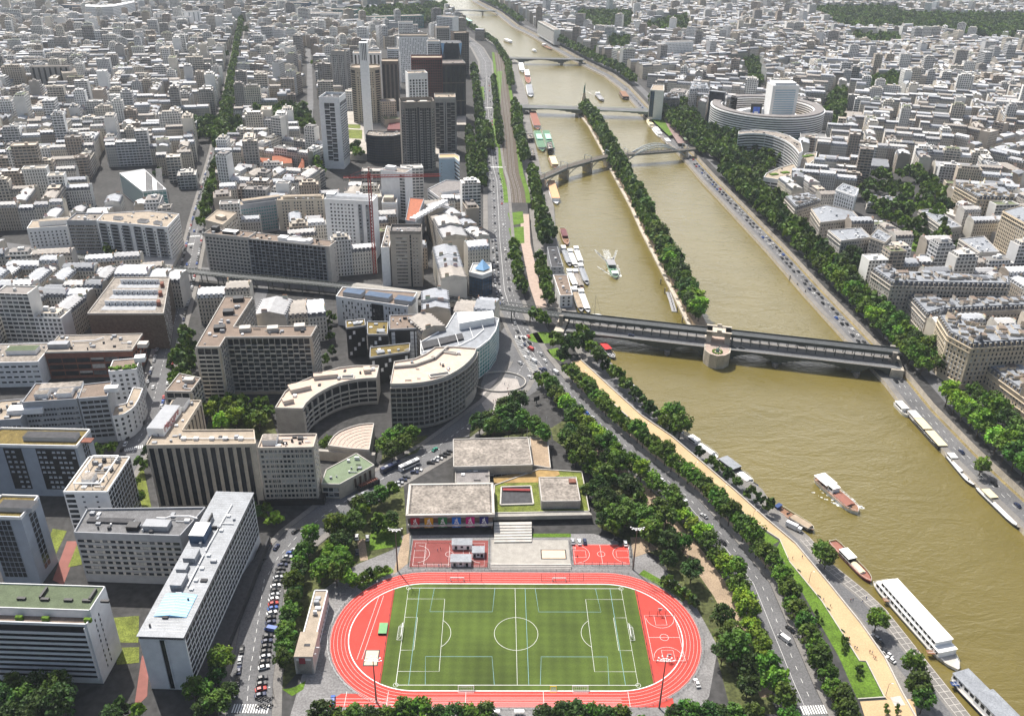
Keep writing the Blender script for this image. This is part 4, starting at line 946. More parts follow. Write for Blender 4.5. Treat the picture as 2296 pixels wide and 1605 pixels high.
a_, b_, d_, L_ = B.edge(0); n_ = perp(d_); q_ = [(*add(add(a_, mul(d_, u)), mul(n_, v)), h+1.0) for u, v in ((12, 13), (26, 14), (30, 18))]; b = MB(); b.bar(q_[0], q_[1], .8, n=8); b.bar(q_[1], q_[2], .8, n=8); B.part('duct', b, 'white_wall', B.roof); B.done()
h = 17; B = Bld('workshop_building', 'white stepped industrial building with strip windows at the left edge', 'building', box_plan([(-45,815),(85,812),(97,770)], h), h, 'white_wall', 'grey_roof', par=.5); B.fac(0, 'R', fh=3.6, cw=4, ww=1.2, wh=1.1, base=2); B.unit_box(20, 14, 18, 7, 3, 'white_wall', mt='green_roof'); B.clutter(5, 6); B.done()
# big brick gabled block with white light courts
h = 26; B = Bld('apartment_block', 'large brown brick ended block with three white light courts in its roof', 'building', quad([(196,704),(367,704),(381,622),(257,623)], h), h, mat('brown_brick', (0.13, 0.10, 0.075), .95, .25, .6, scale2=3), 'grey_roof', par=.7, parmat='pale_concrete')
a_, b_, d_, L_ = B.edge(0); n_ = perp(d_); D_ = B.edge(1)[3]
for k in range(3):
    v0 = D_*(.10+.30*k); q_ = [add(add(lerp(a_, B.poly[3], v0/D_), mul(d_, L_*.13)), (0, 0)), add(lerp(a_, B.poly[3], v0/D_), mul(d_, L_*.86-k*3.5)), add(lerp(a_, B.poly[3], (v0+9)/D_), mul(d_, L_*.84-k*3.5)), add(lerp(a_, B.poly[3], (v0+9)/D_), mul(d_, L_*.15))]
    b = MB(); b.sheet(q_, h+.1, 1)
    A_, C_ = q_[3], q_[2]; dd = unit(sub(C_, A_)); b.prism([A_, C_, sub(C_, mul(perp(dd), .5)), sub(A_, mul(perp(dd), .5))], h, h+3.2)
    for t in np.arange(.1, .95, .115): p = sub(lerp(A_, C_, t), mul(perp(dd), .9)); b.box(p, 1.5, 1.4, h, h+2.6, math.atan2(dd[1], dd[0]), 0, 2)
    for t in np.arange(.1, .95, .115): p = sub(lerp(A_, C_, t), mul(perp(dd), 1.62)); b.box(p, .8, .1, h+.5, h+2.0, math.atan2(dd[1], dd[0]), 3)
    B.part('light_court', b, ['white_wall', 'grey_wall', 'zinc', 'dark_frame'], B.roof)
B.fac(1, 'G', fh=3.0, cw=3.0, ww=1.4, wh=1.9, base=1.5, top=.5)
b = MB(); A_, C_ = B.poly[1], B.poly[2]; dd = unit(sub(C_, A_)); n2 = perp(dd)
for t in (.25, .5, .75): b.box(add(lerp(A_, C_, t), mul(n2, 4)), 4.5, 2.2, h, h+3, math.atan2(dd[1], dd[0]))
B.part('chimney', b, 'brick', B.roof); B.done()
# white balcony slab and its neighbours
h = H((375,511), (381,591)); B = Bld('apartment_block', 'long white slab with columns of dark balconies and a cream flat roof, at the street corner', 'building', GL([(217,496),(375,511),(402,481),(330,474),(232,480)], h), h, 'white_paint', 'gravel_roof', par=.7, parmat='white_wall')
B.fac(0, 'G', fh=2.8, cw=2.45, ww=1.15, wh=1.3, base=2.5, top=1.6, gap=lambda k, j, nf, nc: j % 6 in (0, 1, 5) and j < nc-2)
a_, b_, d_, L_ = B.edge(0)
for k in range(6): B.fac(0, 'K', fh=2.8, cw=5.5, u0=2+k*L_*.165, u1=L_-(2+k*L_*.165)-6.3, base=2.3, top=1.6, m='dark_frame', m2='grey_wall', bal=1.1)
B.fac(1, 'G', fh=2.8, cw=3.2, ww=1.7, wh=1.4, base=2.5, top=1.4); B.unit_box(14, 9, 7, 4, 2, 'white_wall', mt='black_roof'); B.unit_box(38, 8, 8, 5, 2, 'white_wall', mt='black_roof'); B.unit_box(52, 7, 6, 4, 2, 'white_wall', mt='black_roof'); B.clutter(4, 12); B.done()
b = MB(); q_ = GL([(270,575),(384,602),(413,545),(405,530)], 4); b.prism(q_, 0, 4.2); tag(b.build('shop_podium', ['pale_concrete']), 'low podium of shops wrapping the foot of the long white slab', 'building'); occ_fill(q_)
h = H((150,496), (160,567)); B = Bld('office_block', 'grey ribbon window office attached to the left of the long white slab', 'building', box_plan([(150,497),(216,497),(226,480)], h), h, 'grey_wall', 'grey_roof', par=1.2); B.fac(0, 'R', fh=2.9, cw=1.4, ww=.3, wh=1.4, base=2.5, m2='beige_wall'); B.clutter(3, 5); B.done()
h = H((60,514), (61,561)); B = Bld('apartment_block', 'white stepped apartment block left of the grey ribbon office', 'building', quad([(60,514),(150,508),(154,488),(72,496)], h), h, 'white_paint', 'gravel_roof', par=.7); B.fac(0, 'G', fh=2.9, cw=3.1, ww=1.2, wh=1.4, base=2); B.unit_box(22, 8, 26, 6, 4.5, 'white_paint', mt='gravel_roof'); B.done()
h = H((373,425.5), (375,474)); B = Bld('office_block', 'glass office with white louvred roof and horizontal sun screens', 'building', quad([(320,430),(373,425.5),(323,380),(268,389)], h), h, 'white_wall', 'white_paint', par=.6, parmat='white_paint')
for e in (0, 1, 3): B.fac(e, 'C', fh=3.2, cw=3.2, base=1, top=.4, u0=.3, u1=.3, m='green_glass', m2='white_paint')
a_, b_, d_, L_ = B.edge(0)
for v in np.arange(3, B.edge(1)[3]-3, 4.2): B.unit_box(L_*.28, v, L_*.3, 2.8, .25, 'dark_frame', 'roof_louvre'); B.unit_box(L_*.74, v, L_*.28, 2.8, .25, 'dark_frame', 'roof_louvre')
B.done(); occ_fill(GL([(225,395),(268,380),(372,418),(420,440),(400,480),(300,495),(225,450)]))
# dark balcony slab with its white gridded end
h = H((738,552.6), (741.5,641)); fA, fB = GL([(457,524),(738,552.6)], h); d_ = unit(sub(fB, fA)); dp_ = 13.5; mid = lerp(fA, fB, .36); n_ = perp(d_)
B = Bld('office_block', 'cream block with a grid of square windows at the left end of the dark balcony slab', 'building', [fA, mid, add(mul(n_, dp_), mid), add(mul(n_, dp_), fA)], h, 'pale_concrete', 'brown_roof', par=.7)
B.fac(0, 'G', fh=2.95, cw=3.05, ww=2.0, wh=1.7, base=1.6, top=.8, m='dark_frame'); B.unit_box(20, 7, 12, 6, 2.2, 'dark_frame', mt='white_wall'); B.unit_box(6, 8, 5, 5, 4, 'dark_frame'); B.clutter(4, 5); B.done()
B = Bld('apartment_block', 'long dark slab wrapped in balconies with a blank white end wall and white roof plant', 'building', [mid, fB, add(mul(n_, dp_), fB), add(mul(n_, dp_), mid)], h-.6, 'pale_concrete', 'brown_roof', par=.6)
B.fac(0, 'K', fh=2.75, cw=3.4, u0=.4, u1=3.2, base=1.8, top=.6, m='dark_frame', m2='grey_wall', every=9, bal=1.3); B.fac(1, 'G', fh=2.75, cw=4, ww=.9, wh=1.2, base=2.2, gap=lambda k, j, nf, nc: j != 1)
for u, w_, hh in ((28, 7, 3.2), (40, 16, 2.0), (50, 4, 3)): B.unit_box(u, 5, w_, 6, hh, 'white_paint')
B.clutter(7, 14, ('pale_concrete', 'dark_frame')); B.done()
h = 33; B = Bld('office_block', 'cream office with punched windows behind the gridded block', 'building', quad([(460,494),(499,505),(531,478),(488,471)], h), h, 'beige_wall', 'gravel_roof', par=.6); B.fac(0, 'N'); B.fac(1, 'G', fh=3, cw=3, ww=1.5, wh=1.6); B.unit_box(8, 10, 8, 5, 3, 'beige_wall'); B.done()
h = H((619,451), (623,517)); B = Bld('apartment_block', 'grey green ribbon window slab behind the dark balcony slab', 'building', box_plan([(530,463),(619,451),(622,441)], h, 13), h, 'grey_wall', 'gravel_roof', par=.8); B.fac(0, 'R', fh=2.9, cw=2.2, ww=.7, wh=1.3, base=2, m='green_glass', m2='grey_wall'); B.unit_box(24, 7, 34, 6, 2.8, 'grey_wall', mt='gravel_roof'); B.done()
h = H((621,451), (631,519)); B = Bld('apartment_block', 'cream slab with paired window columns left of the white block with square windows', 'building', box_plan([(621,451),(725,448),(727,437)], h, 14), h, mat('cream_stone', (.55, .49, .40), .9, .08, .3), 'gravel_roof', par=.8); B.fac(0, 'G', fh=2.9, cw=2.5, ww=1.2, wh=1.5, base=2, gap=lambda k, j, nf, nc: j % 4 == 0); B.unit_box(22, 7, 34, 5, 2.6, 'cream_stone', mt='gravel_roof'); B.clutter(4, 8); B.done()
h = H((834,455), (829,584)); B = Bld('office_block', 'tall white block with rows of square windows and two grey stripes, under the red crane', 'building', box_plan([(727,450),(836,455),(834,440)], h, 17), h, 'white_paint', 'white_wall', par=1.5, parmat='white_paint')
B.fac(0, 'G', fh=3.15, cw=2.85, ww=1.45, wh=1.45, base=2, top=2.2, gap=lambda k, j, nf, nc: j in (nc-5, nc-3) or j == 0); a_, b_, d_, L_ = B.edge(0)
for f_ in (.73, .885): B.fac(0, 'V', cw=90, u0=L_*f_-1.6, u1=L_*(1-f_)-1.6, ww=2.6, base=1, top=2.0, m='grey_wall', m2='grey_wall')
B.unit_box(L_*.5, 8, L_*.75, 9, 3.2, 'white_wall', mt='zinc'); B.unit_box(4, 8, 7, 8, 4.5, 'white_wall'); B.done()
h = H((858,456), (860,508)); B = Bld('office_block', 'white block shrouded in scaffold netting right of the red crane mast', 'building', box_plan([(856,456),(889,456),(891,440)], h, 18), h, 'white_paint', 'grey_roof', par=.8); B.fac(0, 'F', fh=3, cw=2.4, ww=.12, wh=.16, m='white_wall', m2='white_paint', base=1, bal=.7); B.unit_box(6, 9, 9, 8, 4, 'beige_wall'); B.done()
h = H((874,524), (876.5,643)); B = Bld('apartment_tower', 'beige fifteen storey tower with a narrow dark slot beside a white wing', 'tower', box_plan([(874,524),(944,524),(944,508)], h, 17), h, mat('tower_stone', (.42, .375, .32), .9, .08, .3, scale2=2), 'dark_gravel', par=2.0, parmat='dark_stone')
B.fac(0, 'G', fh=2.85, cw=1.0, ww=.8, wh=1.1, base=2, top=1, u0=4.2, u1=11.2); B.fac(0, 'V', cw=30, u0=12.9, u1=5.6, ww=1.2, base=0.2, top=1, m2='tower_stone'); B.fac(0, 'G', fh=2.85, cw=2, ww=1.0, wh=.8, base=2, u0=14.3, u1=2.2); B.clutter(4, 5); B.done()
h = H((854,556), (856,641)); B = Bld('apartment_tower', 'plain white wing on the left of the beige fifteen storey tower', 'tower', quad([(854,557),(873,556),(882,512),(867,508)], h), h, 'white_paint', 'grey_roof', par=.8); B.clutter(4, 4); B.done()
h = 30; B = Bld('office_block', 'narrow block with rows of white roof chillers behind the beige tower', 'building', quad([(909,495),(932,499),(951,447),(919,444)], h), h, 'grey_wall', 'terracotta', par=.8); B.fac(1, 'R', fh=3, cw=2, ww=.4, wh=1.5)
for v in np.arange(5, B.edge(1)[3]-4, 5.5): B.unit_box(5, v, 6, 3.5, 2.2, 'white_paint')
B.done()
h = H((984,444), (985,488)); B = Bld('office_block', 'white office with long ribbon windows below the blue striped tower', 'building', GL([(984,444),(1054,434),(1050,408),(1000,405),(959,425)], h), h, 'white_wall', 'dark_gravel', par=.8)
for e in (0, 4): B.fac(e, 'R', fh=3.3, cw=0, wh=1.5, base=2)
B.unit_box(16, 10, 18, 6, 3, 'white_wall', mt='dark_gravel'); B.done()
h = H((908,392), (909,497)); B = Bld('office_block', 'slim dark block of floor slabs behind the red crane jib', 'building', box_plan([(853,383),(908,390),(910,378)], h, 15), h, 'white_wall', 'grey_roof', par=1); B.fac(0, 'R', fh=3, cw=2.5, ww=.3, wh=1.9, u0=20, base=2, m2='pale_concrete'); B.unit_box(8, 6, 9, 6, 4, 'white_wall'); B.done()
h = 33; B = Bld('apartment_block', 'white and grey flats with dark solar roofs and tall black windows beside the metro viaduct', 'building', GL([(753,666),(914,689),(936,657),(768,645)], 22), 22, 'white_paint', 'brown_roof', par=.8)
B.fac(0, 'G', fh=3.0, cw=2.3, ww=1.0, wh=2.1, base=2, top=.8, u0=4, gap=lambda k, j, nf, nc: (j+k) % 3 == 0 or nc*.5 < j < nc*.66); a_, b_, d_, L_ = B.edge(0); B.fac(0, 'C', fh=3, cw=2.2, u0=L_*.5, u1=L_*.34, base=1, m2='dark_frame')
for u, w_ in ((11, 14), (30, 18), (50, 13)):
    if u < L_: B.unit_box(u, 7, w_, 8, 3.4, 'grey_wall', mt='blue_cladding')
B.done()
for (px, lab, hh) in (([(824,751),(869,751),(871,722),(823,722)], 'dark flats with a sedum roof and square skylight, upper of the pair by the glass building', 24), ([(829,803),(918,789),(920,770),(830,780)], 'low dark flats with grey paved roof terraces below the sedum roof', 19), ([(776,737),(820,731),(818,716),(775,720)], 'dark flats with white window panels beside the narrow garden path', 22)):
    B = Bld('apartment_block', lab, 'building', quad(px, hh), hh, 'dark_frame', 'sedum_roof', par=.7, parmat='grey_wall'); B.fac(0, 'G', fh=3, cw=2.4, ww=1.6, wh=2.3, base=1.5, m='white_wall', gap=lambda k, j, nf, nc: (j*3+k) % 4 > 0); B.fac(1, 'G', fh=3, cw=2.5, ww=1, wh=2); B.unit_box(8, 5, 5, 4, 1.2, 'zinc'); B.clutter(3, 3); B.done()
B = Bld('apartment_block', 'dark glassy flats with white window panels right of the sedum roofed pair', 'building', quad([(873,740),(942,737),(940,706),(874,708)], 24), 24, 'dark_frame', 'brown_roof', par=.7, parmat='grey_wall'); B.fac(0, 'G', fh=3, cw=3, ww=2.3, wh=2.5, base=1, m='white_wall', gap=lambda k, j, nf, nc: j < nc*.6 and j > 0); B.clutter(5, 6); B.done()
B = Bld('office_block', 'low office with rooftop units at the left edge beside the ribbon window office', 'building', quad([(-30,945),(46,940),(76,893),(0,900)], 20), 20, 'grey_wall', 'gravel_roof', par=.6); B.fac(0, 'R', fh=3, cw=2, ww=.4, wh=1.3, base=2); B.unit_box(18, 8, 18, 6, 3, 'white_wall'); B.clutter(5, 8); B.done()
b = MB(); b.sheet(GL([(118,1300),(150,1213),(180,1213),(142,1312)]), .1); b.sheet(GL([(318,1470),(336,1465),(330,1560),(300,1590)]), .1); struct('red_path', b, mat('red_paving', (.24, .10, .085), .9, .1, .3))
b = MB()
for px in ([(103,1230),(118,1185),(150,1190),(120,1255)], [(152,1272),(176,1213),(184,1265)], [(250,1385),(312,1380),(310,1440),(252,1440)], [(258,1452),(312,1450),(312,1485),(262,1490)], [(300,1060),(322,1050),(340,1140),(318,1145)]): b.sheet(GL(px), .12)
struct('court_lawn', b, 'roof_grass' if 'roof_grass' in MATS else 'lawn')
# curved glass shopping building
h = 22; q_ = GL([(943,768),(1062,741),(1120,715),(1119,738),(1110,762),(1095,782),(1072,797),(1040,806),(1000,812),(943,797)][::-1], h)
q_ = GL([(943,797),(975,800),(1010,800),(1045,793),(1075,780),(1098,762),(1112,742),(1119,716),(1075,703),(1020,702),(1000,735),(943,768)], h)
B = Bld('shopping_centre', 'curved green glass building with a sloping white frame beside the road junction', 'building', q_, h, 'white_wall', 'zinc', par=.8, parmat='white_paint')
for e in range(8): B.fac(e, 'C', fh=2.7, cw=2.6, base=.6, top=.6, u0=.1, u1=.1, m='green_glass', m2='white_paint')
b = MB(); b.prism(GL([(1030,728),(1108,714),(1105,700),(1025,703)], h+4), h, h+5); B.part('upper_storey', b, 'white_paint', B.roof)
b = MB(); b.prism(GL([(945,786),(1040,762),(1036,750),(945,770)], h), h, h+1.2); B.part('dark_deck', b, 'black_roof', B.roof)
b = MB(); bs = GL([(950,790),(990,786),(1030,776),(1062,760),(1085,740)], h)
for p in bs: b.bar((*p, h), (*add(p, (-3, 9)), h+4), .35)
for a, c in zip(bs, bs[1:]): b.bar((*a, h+.6), (*c, h+.6), .4)
B.part('roof_truss', b, 'white_paint', B.roof)
b = MB(); a_, b_ = G(1100, 768, 16), G(1108, 752, 16); 
for k in range(6): b.bar((a_[0]+.9, a_[1]-.6, 8+k*1.3), (b_[0]+.9, b_[1]-.6, 8+k*1.3), .8)
B.part('red_sign', b, 'red_steel'); B.done()
# glass corner block with a blue pyramid
h = H((1051.5,613), (1053,662)); B = Bld('office_block', 'dark glass corner office with a small blue glass pyramid on its roof', 'building', GL([(1052,612),(1081,619),(1103,611),(1101,592),(1060,592)], h), h, 'white_wall', 'pale_concrete', par=1)
for e in (0, 1, 2): B.fac(e, 'C', fh=3, cw=2.2, base=.5, top=2.5, m='blue_glass', m2='dark_frame', u0=.1, u1=.1)
b = MB(); q_ = GL([(1064,606),(1084,610),(1100,603),(1080,598)], h); ap = (*G(1082, 600, h), h+7)
for i in range(4): b.face([(*ccw(q_)[i], h+1), (*ccw(q_)[(i+1) % 4], h+1), ap])
B.part('pyramid', b, mat('pyramid_glass', (.22, .40, .62), .25, .1, .5), B.roof); B.done()
# zinc roofed rows beside the riverside road and blocks along the viaduct
def row_of(px, hb, rg, pm=.05, dep=12):
    q = GL(px, hb+3); u = unit(sub(q[1], q[0])); n = perp(u); w_ = dist(q[0], q[1]); d__ = max(8, (sub(q[2], q[1])[0]*n[0]+sub(q[2], q[1])[1]*n[1]))
    block(q[0], u, w_, d__, rg, hb, pm, free=lambda q_: True, dep=min(dep, d__*.45)); occ_fill([q[0], q[1], add(q[1], mul(n, d__)), add(q[0], mul(n, d__))], 1)
rgr = random.Random(5)
row_of([(992,531),(1049,527),(1051,454)], 22, rgr); row_of([(1066,532),(1099,527),(1096,446)], 21, rgr); row_of([(988,618),(1047,615),(1045,545)], 23, rgr); row_of([(1050,560),(1098,556),(1094,540)], 21, rgr)
row_of([(0,702),(135,706),(150,640)], 21, rgr); row_of([(92,640),(228,640),(222,588)], 21, rgr); row_of([(-60,640),(70,640),(78,575)], 21, rgr)
row_of([(255,620),(400,621),(402,598)], 22, rgr); row_of([(440,655),(560,650),(556,632)], 22, rgr); row_of([(566,700),(640,700),(640,665)], 24, rgr, .3); row_of([(645,698),(730,690),(728,658)], 22, rgr)
row_of([(945,692),(1010,690),(1008,655)], 22, rgr); row_of([(1015,690),(1108,698),(1100,668)], 22, rgr); row_of([(945,748),(1000,735),(998,700)], 21, rgr)
# ------------------------------------------------------------------ riverside towers on the left bank
mat('tower_grey', (.36, .34, .32), .85, .08, .3); mat('tower_brown', (.16, .135, .12), .8, .12, .3); mat('tower_red', (.15, .05, .05), .7, .15, .5); mat('tower_black', (.035, .037, .042), .5, .2, .3); mat('navy_glass', (.018, .026, .045), .2, .3, .3, spec=.5)
TB = lambda px, base, **k: hgt(px[k.get('i', 0)], base)
def tower(lab, px, base, i=0, wall='white_wall', roof='gravel_roof', par=1.5, cut=0, d=None, h=None, nm='apartment_tower', cat='tower', **kw):
    h = h or hgt(px[i], base); pl = box_plan(px, h, d)
    if cut:                                       # chamfered corners
        o = []
        for j in range(4):
            a, p, b = pl[j-1], pl[j], pl[(j+1) % 4]; o += [add(p, mul(unit(sub(a, p)), cut)), add(p, mul(unit(sub(b, p)), cut))]
        pl = o[1:]+o[:1]
    return Bld(nm, lab, cat, pl, h, wall, roof, par, **kw)
B = tower('white tapering tower with a ladder of dark windows up its middle, nearest of the riverside towers', [(715,222.5),(760,224),(766,212)], (722,378), wall='white_paint', roof='black_roof', par=2.5)
a_, b_, d_, L_ = B.edge(0); B.fac(0, 'K', fh=2.85, cw=4.4, u0=L_*.24, u1=L_*.24, base=9, top=4, m='glass', m2='white_wall', every=2, bal=.5); B.fac(1, 'K', fh=2.85, cw=5, base=9, top=4, m2='white_wall', every=1, bal=.6); B.fac(3, 'K', fh=2.85, cw=5, base=9, top=4, m2='white_wall', every=1, bal=.6); B.clutter(3, 7, ('white_wall', 'zinc')); B.done()
B = tower('grey brown slab tower with white window bands behind the white tapering tower', [(741,116),(774,117.5),(778,109)], (743,213), wall='tower_grey', d=22)
for u0, u1 in ((.12, .55), (.55, .12)): B.fac(0, 'R', fh=2.9, cw=2.4, ww=.5, wh=1.5, u0=B.edge(0)[3]*u0, u1=B.edge(0)[3]*u1, base=2, top=4, m2='white_paint')
B.fac(1, 'R', fh=2.9, cw=0, wh=1.4, u0=4, u1=4, m2='tower_brown'); B.clutter(2, 5); B.done()
B = tower('wide beige tower with rounded corner balconies standing behind the tall white chimney', [(785,155),(851,155),(850,147.5)], (853,290), i=1, wall=mat('tower_beige', (.40, .35, .28), .85, .08, .3).name, cut=7, d=30)
B.fac(0, 'G', fh=2.95, cw=3.0, ww=1.5, wh=1.6, base=3, top=2)
for e in (1, 7): B.fac(e, 'K', fh=2.95, cw=5, base=3, top=2, m2='tower_beige', m='dark_frame', bal=.8)
B.done(60)
h = H((806,107), (812,330)); b = MB(); c_ = G(815, 107, h); b.box(c_, 10, 8, 0, h+6, .05); rt_ = empty('chimney_tower', (*c_, 0), 'very tall slim white chimney in front of the wide beige tower', 'chimney'); b.build('shaft', 'white_paint', rt_, (*c_, 0)); b = MB()
for k in (-3, -1, 1, 3): b.box((c_[0]+k, c_[1]-4.05), .8, .2, h-14, h+5)
b.build('vent_slot', 'dark_frame', rt_, (*c_, 0)); occ_fill([add(c_, o) for o in ((-6, -5), (6, -5), (6, 5), (-6, 5))], 2)
B = tower('white tower with vertical black window stripes behind the tall white chimney', [(791,122),(854,122),(854,117)], None, h=86, wall='white_paint', d=22); B.fac(0, 'V', cw=4.6, ww=2.2, base=1, m2='white_paint'); B.done()
B = tower('dark brown tower with pale vertical ribs right of the wide beige tower', [(853.5,140),(893,140),(893,132.5)], (856.5,262.5), wall='tower_brown', d=24); B.fac(0, 'V', cw=5.2, ww=3.6, base=2, top=3, m='tower_black', m2='tower_grey'); B.done()
B = tower('tall light grey tower with a fine grid of window slits, behind the dark red tower', [(895,82.5),(959,82.5),(958,77)], (896.5,185), wall='white_wall', d=26, par=2, parmat='tower_grey'); B.fac(0, 'G', fh=3.1, cw=2.6, ww=.9, wh=2.0, base=2, top=3, gap=lambda k, j, nf, nc: (j*5+k*3) % 7 == 0); B.done(60)
B = tower('slim white tower with square windows in front of the dark red tower', [(915,167.5),(959,166),(959,157.5)], None, h=84, wall='white_paint', d=20); B.fac(0, 'G', fh=3.3, cw=3.4, ww=2.2, wh=2.2, base=2, top=5); B.clutter(2, 6); B.done()
B = tower('dark red hotel tower covered in a grid of bulging windows', [(921.5,132.5),(991.5,132.5),(991,127.5)], None, h=96, wall='tower_red', d=24, nm='hotel_tower'); B.fac(0, 'F', fh=3.1, cw=2.8, ww=.5, wh=.7, base=2, m='dark_frame', m2='tower_red', bal=.5); B.done()
B = tower('black glass tower with faint bronze bands nearest the riverside road', [(988,146),(1044,145),(1044,135)], (1045,272.5), i=1, wall='tower_black', par=2, parmat='tower_grey', d=30)
for e in (0, 1): B.fac(e, 'V', cw=6, ww=3.4, base=2, top=3, m='navy_glass', m2='tower_black')
for z in (28, 52, 76):
    b = MB(); b.prism([add(p, mul(unit(sub(p, B.c)), .6)) for p in B.poly], z, z+1.2, bottom=True); B.part('bronze_band', b, 'tower_brown')
B.clutter(1, 6, ('beige_wall', 'tower_grey')); B.done()
B = tower('dark crystal tower with blue glass facets at its crown', [(989,97.5),(1036,97.5),(1036,89)], None, h=90, wall='navy_glass', roof='tower_black', par=0, cut=5, d=30); b = MB(); 
for e in (1, 7): a_, c_, d_, L_ = B.edge(e); n = (d_[1], -d_[0]); o = mul(n, .3); b.face([(*add(a_, o), B.h), (*add(c_, o), B.h), (*add(lerp(a_, c_, .5), o), B.h-18)][::-1])
B.part('facet', b, 'pyramid_glass'); B.clutter(2, 3); B.done()
for px, h_, lab, wl_ in (([(978,64),(1008,64),(1008,60)], 80, 'brown gridded tower far down the riverside row', 'tower_grey'), ([(979,38),(1015,41),(1016,37)], 70, 'white tower with dark stripes, farthest of the riverside row', 'white_wall'), ([(1018.5,76),(1051.5,75),(1051,70)], 70, 'dark grey stepped tower at the river end of the row', 'tower_brown')):
    B = tower(lab, px, None, h=h_, wall=wl_, d=22); B.fac(0, 'F', fh=3, cw=3.2, ww=1.0, wh=1.2, m='dark_frame', m2=wl_, bal=.4); B.done()
B = tower('grey tower with stacked side balconies and a pale central stripe by the riverside road', [(974,221),(1021.5,221),(1020,207.5)], (1021,346), i=1, wall='tower_grey', par=1.5, parmat='pale_concrete', d=24)
L_ = B.edge(0)[3]
for u0, u1 in ((.04, .58), (.58, .04)): B.fac(0, 'K', fh=2.85, cw=4, u0=L_*u0, u1=L_*u1, base=3, top=5, m='tower_black', m2='tower_grey', every=2, bal=1.2)
B.fac(0, 'V', cw=3.5, ww=1.2, u0=L_*.43, u1=L_*.43, base=1, top=4, m2='white_paint'); B.fac(1, 'K', fh=2.85, cw=4, base=3, top=5, m='tower_black', m2='tower_grey', every=2); B.clutter(4, 4, ('beige_wall',)); B.done()
B = tower('broad taupe tower with chamfered corners and window bands either side of a dark slot', [(899,238),(975,236),(972,227.5)], (901,387), wall=mat('taupe', (.25, .225, .20), .85, .1, .3).name, cut=4, d=26, par=4, parmat='taupe')
L_ = B.edge(0)[3]
for u0, u1 in ((.02, .56), (.56, .02)): B.fac(0, 'K', fh=2.9, cw=2.1, u0=L_*u0, u1=L_*u1, base=3, top=3, m='dark_frame', m2='tower_grey', every=3, bal=.4)
B.fac(0, 'V', cw=9, ww=2.5, u0=L_*.44, u1=L_*.44, base=2, top=2, m='tower_black', m2='taupe')
for e in (1, 7): B.fac(e, 'R', fh=2.9, cw=1.8, ww=.4, wh=1.5, base=3, top=3, m2='tower_grey')
B.unit_box(L_*.25, 10, 8, 6, 3, 'pale_concrete'); B.unit_box(L_*.75, 10, 8, 6, 3, 'pale_concrete'); B.clutter(5, 5); B.done()
for px, h_, lab in (([(893,52),(926,52),(925,46)], 62, 'pale cream slab tower behind the grid tower'), ([(958,95),(986,95),(985,89)], 78, 'slim pale grey tower between the grid tower and the crystal tower'), ([(868,112),(894,112),(893,106)], 62, 'white slab tower above the dark brown ribbed tower')):
    B = tower(lab, px, None, h=h_, wall='white_wall', d=18); B.fac(0, 'R', fh=3, cw=3, ww=.4, wh=1.4); B.done()
h = H((820,304), (821,363)); B = Bld('hotel', 'low wide navy blue glass hotel at the foot of the tall white chimney', 'hotel', GL([(820,304),(838,307),(860,308),(882,307),(900,304),(899,296),(826,295)], h), h, 'navy_glass', 'grey_roof', par=1.2)
for e in range(4): B.fac(e, 'R', fh=2.9, cw=2.6, ww=.5, wh=1.2, base=2, m='tower_black', m2='navy_glass', u0=.1, u1=.1)
B.clutter(6, 10, ('white_wall', 'zinc')); B.done()
h = H((984,356), (984,420)); B = Bld('office_block', 'pale blue fronted office with white and black side bands below the taupe tower', 'building', GL([(984,356),(1019,355),(1030,364),(1030,352),(1019,346),(984,347)], h), h, mat('blue_front', (.42, .54, .62), .7, .06, .3), 'sand', par=1, parmat='white_wall'); B.fac(1, 'R', fh=4, cw=0, wh=2, base=1, m='dark_frame', m2='white_paint', u0=.1, u1=.1); B.fac(0, 'G', fh=3.5, cw=3, ww=1, wh=.8, gap=lambda k, j, nf, nc: j > 0); B.done()
b = MB(); q_ = GL([(740,345),(985,345),(985,280),(1045,280),(1045,250),(780,250),(740,260)], 8); b.prism(q_, 0, 8, 0, 1); tag(b.build('podium_deck', ['concrete', mat('deck_paving', (.38, .35, .31), .9, .15, .1, scale2=1)]), 'paved podium deck linking the feet of the riverside towers', 'deck'); occ_fill(q_)
b = MB()
for px in ([(772,310),(812,312),(812,292),(775,290)], [(775,287),(808,289),(808,280),(777,279)]): b.sheet(GL(px, 8), 8.1)
tag(b.build('lawn', 'roof_grass'), kind='structure')
b = MB(); q_ = GL([(868,290),(899,290),(899,270),(875,268)], 14); b.prism(q_, 8, 14); tag(b.build('pavilion', 'tower_red'), 'low dark red pavilion on the deck under the dark brown tower', 'building')
occ_fill(GL([(700,440),(700,250),(770,230),(780,150),(890,70),(1060,60),(1070,440)]))
rgr = random.Random(21)
for px, hb, pm in (([(480,335),(540,335),(540,300)], 20, .6), ([(560,330),(690,345),(690,312)], 19, .5), ([(490,400),(560,405),(562,372)], 18, .4), ([(575,400),(680,408),(682,372)], 18, .3), ([(480,455),(520,452),(520,420)], 20, .4), ([(545,435),(640,438),(640,415)], 20, .5), ([(770,440),(850,440),(850,405)], 14, .6)): row_of(px, hb, rgr, pm)
for px, hb, pm in (([(768,108),(850,106),(848,88)], 22, .8), ([(862,80),(955,76),(953,58)], 24, .8), ([(1000,66),(1046,64),(1040,50)], 22, .8), ([(900,120),(985,118),(984,106)], 18, .8), ([(775,222),(850,222),(848,206)], 14, .9), ([(862,268),(897,266),(896,240)], 16, .9)): row_of(px, hb, rgr, pm)
b = MB()
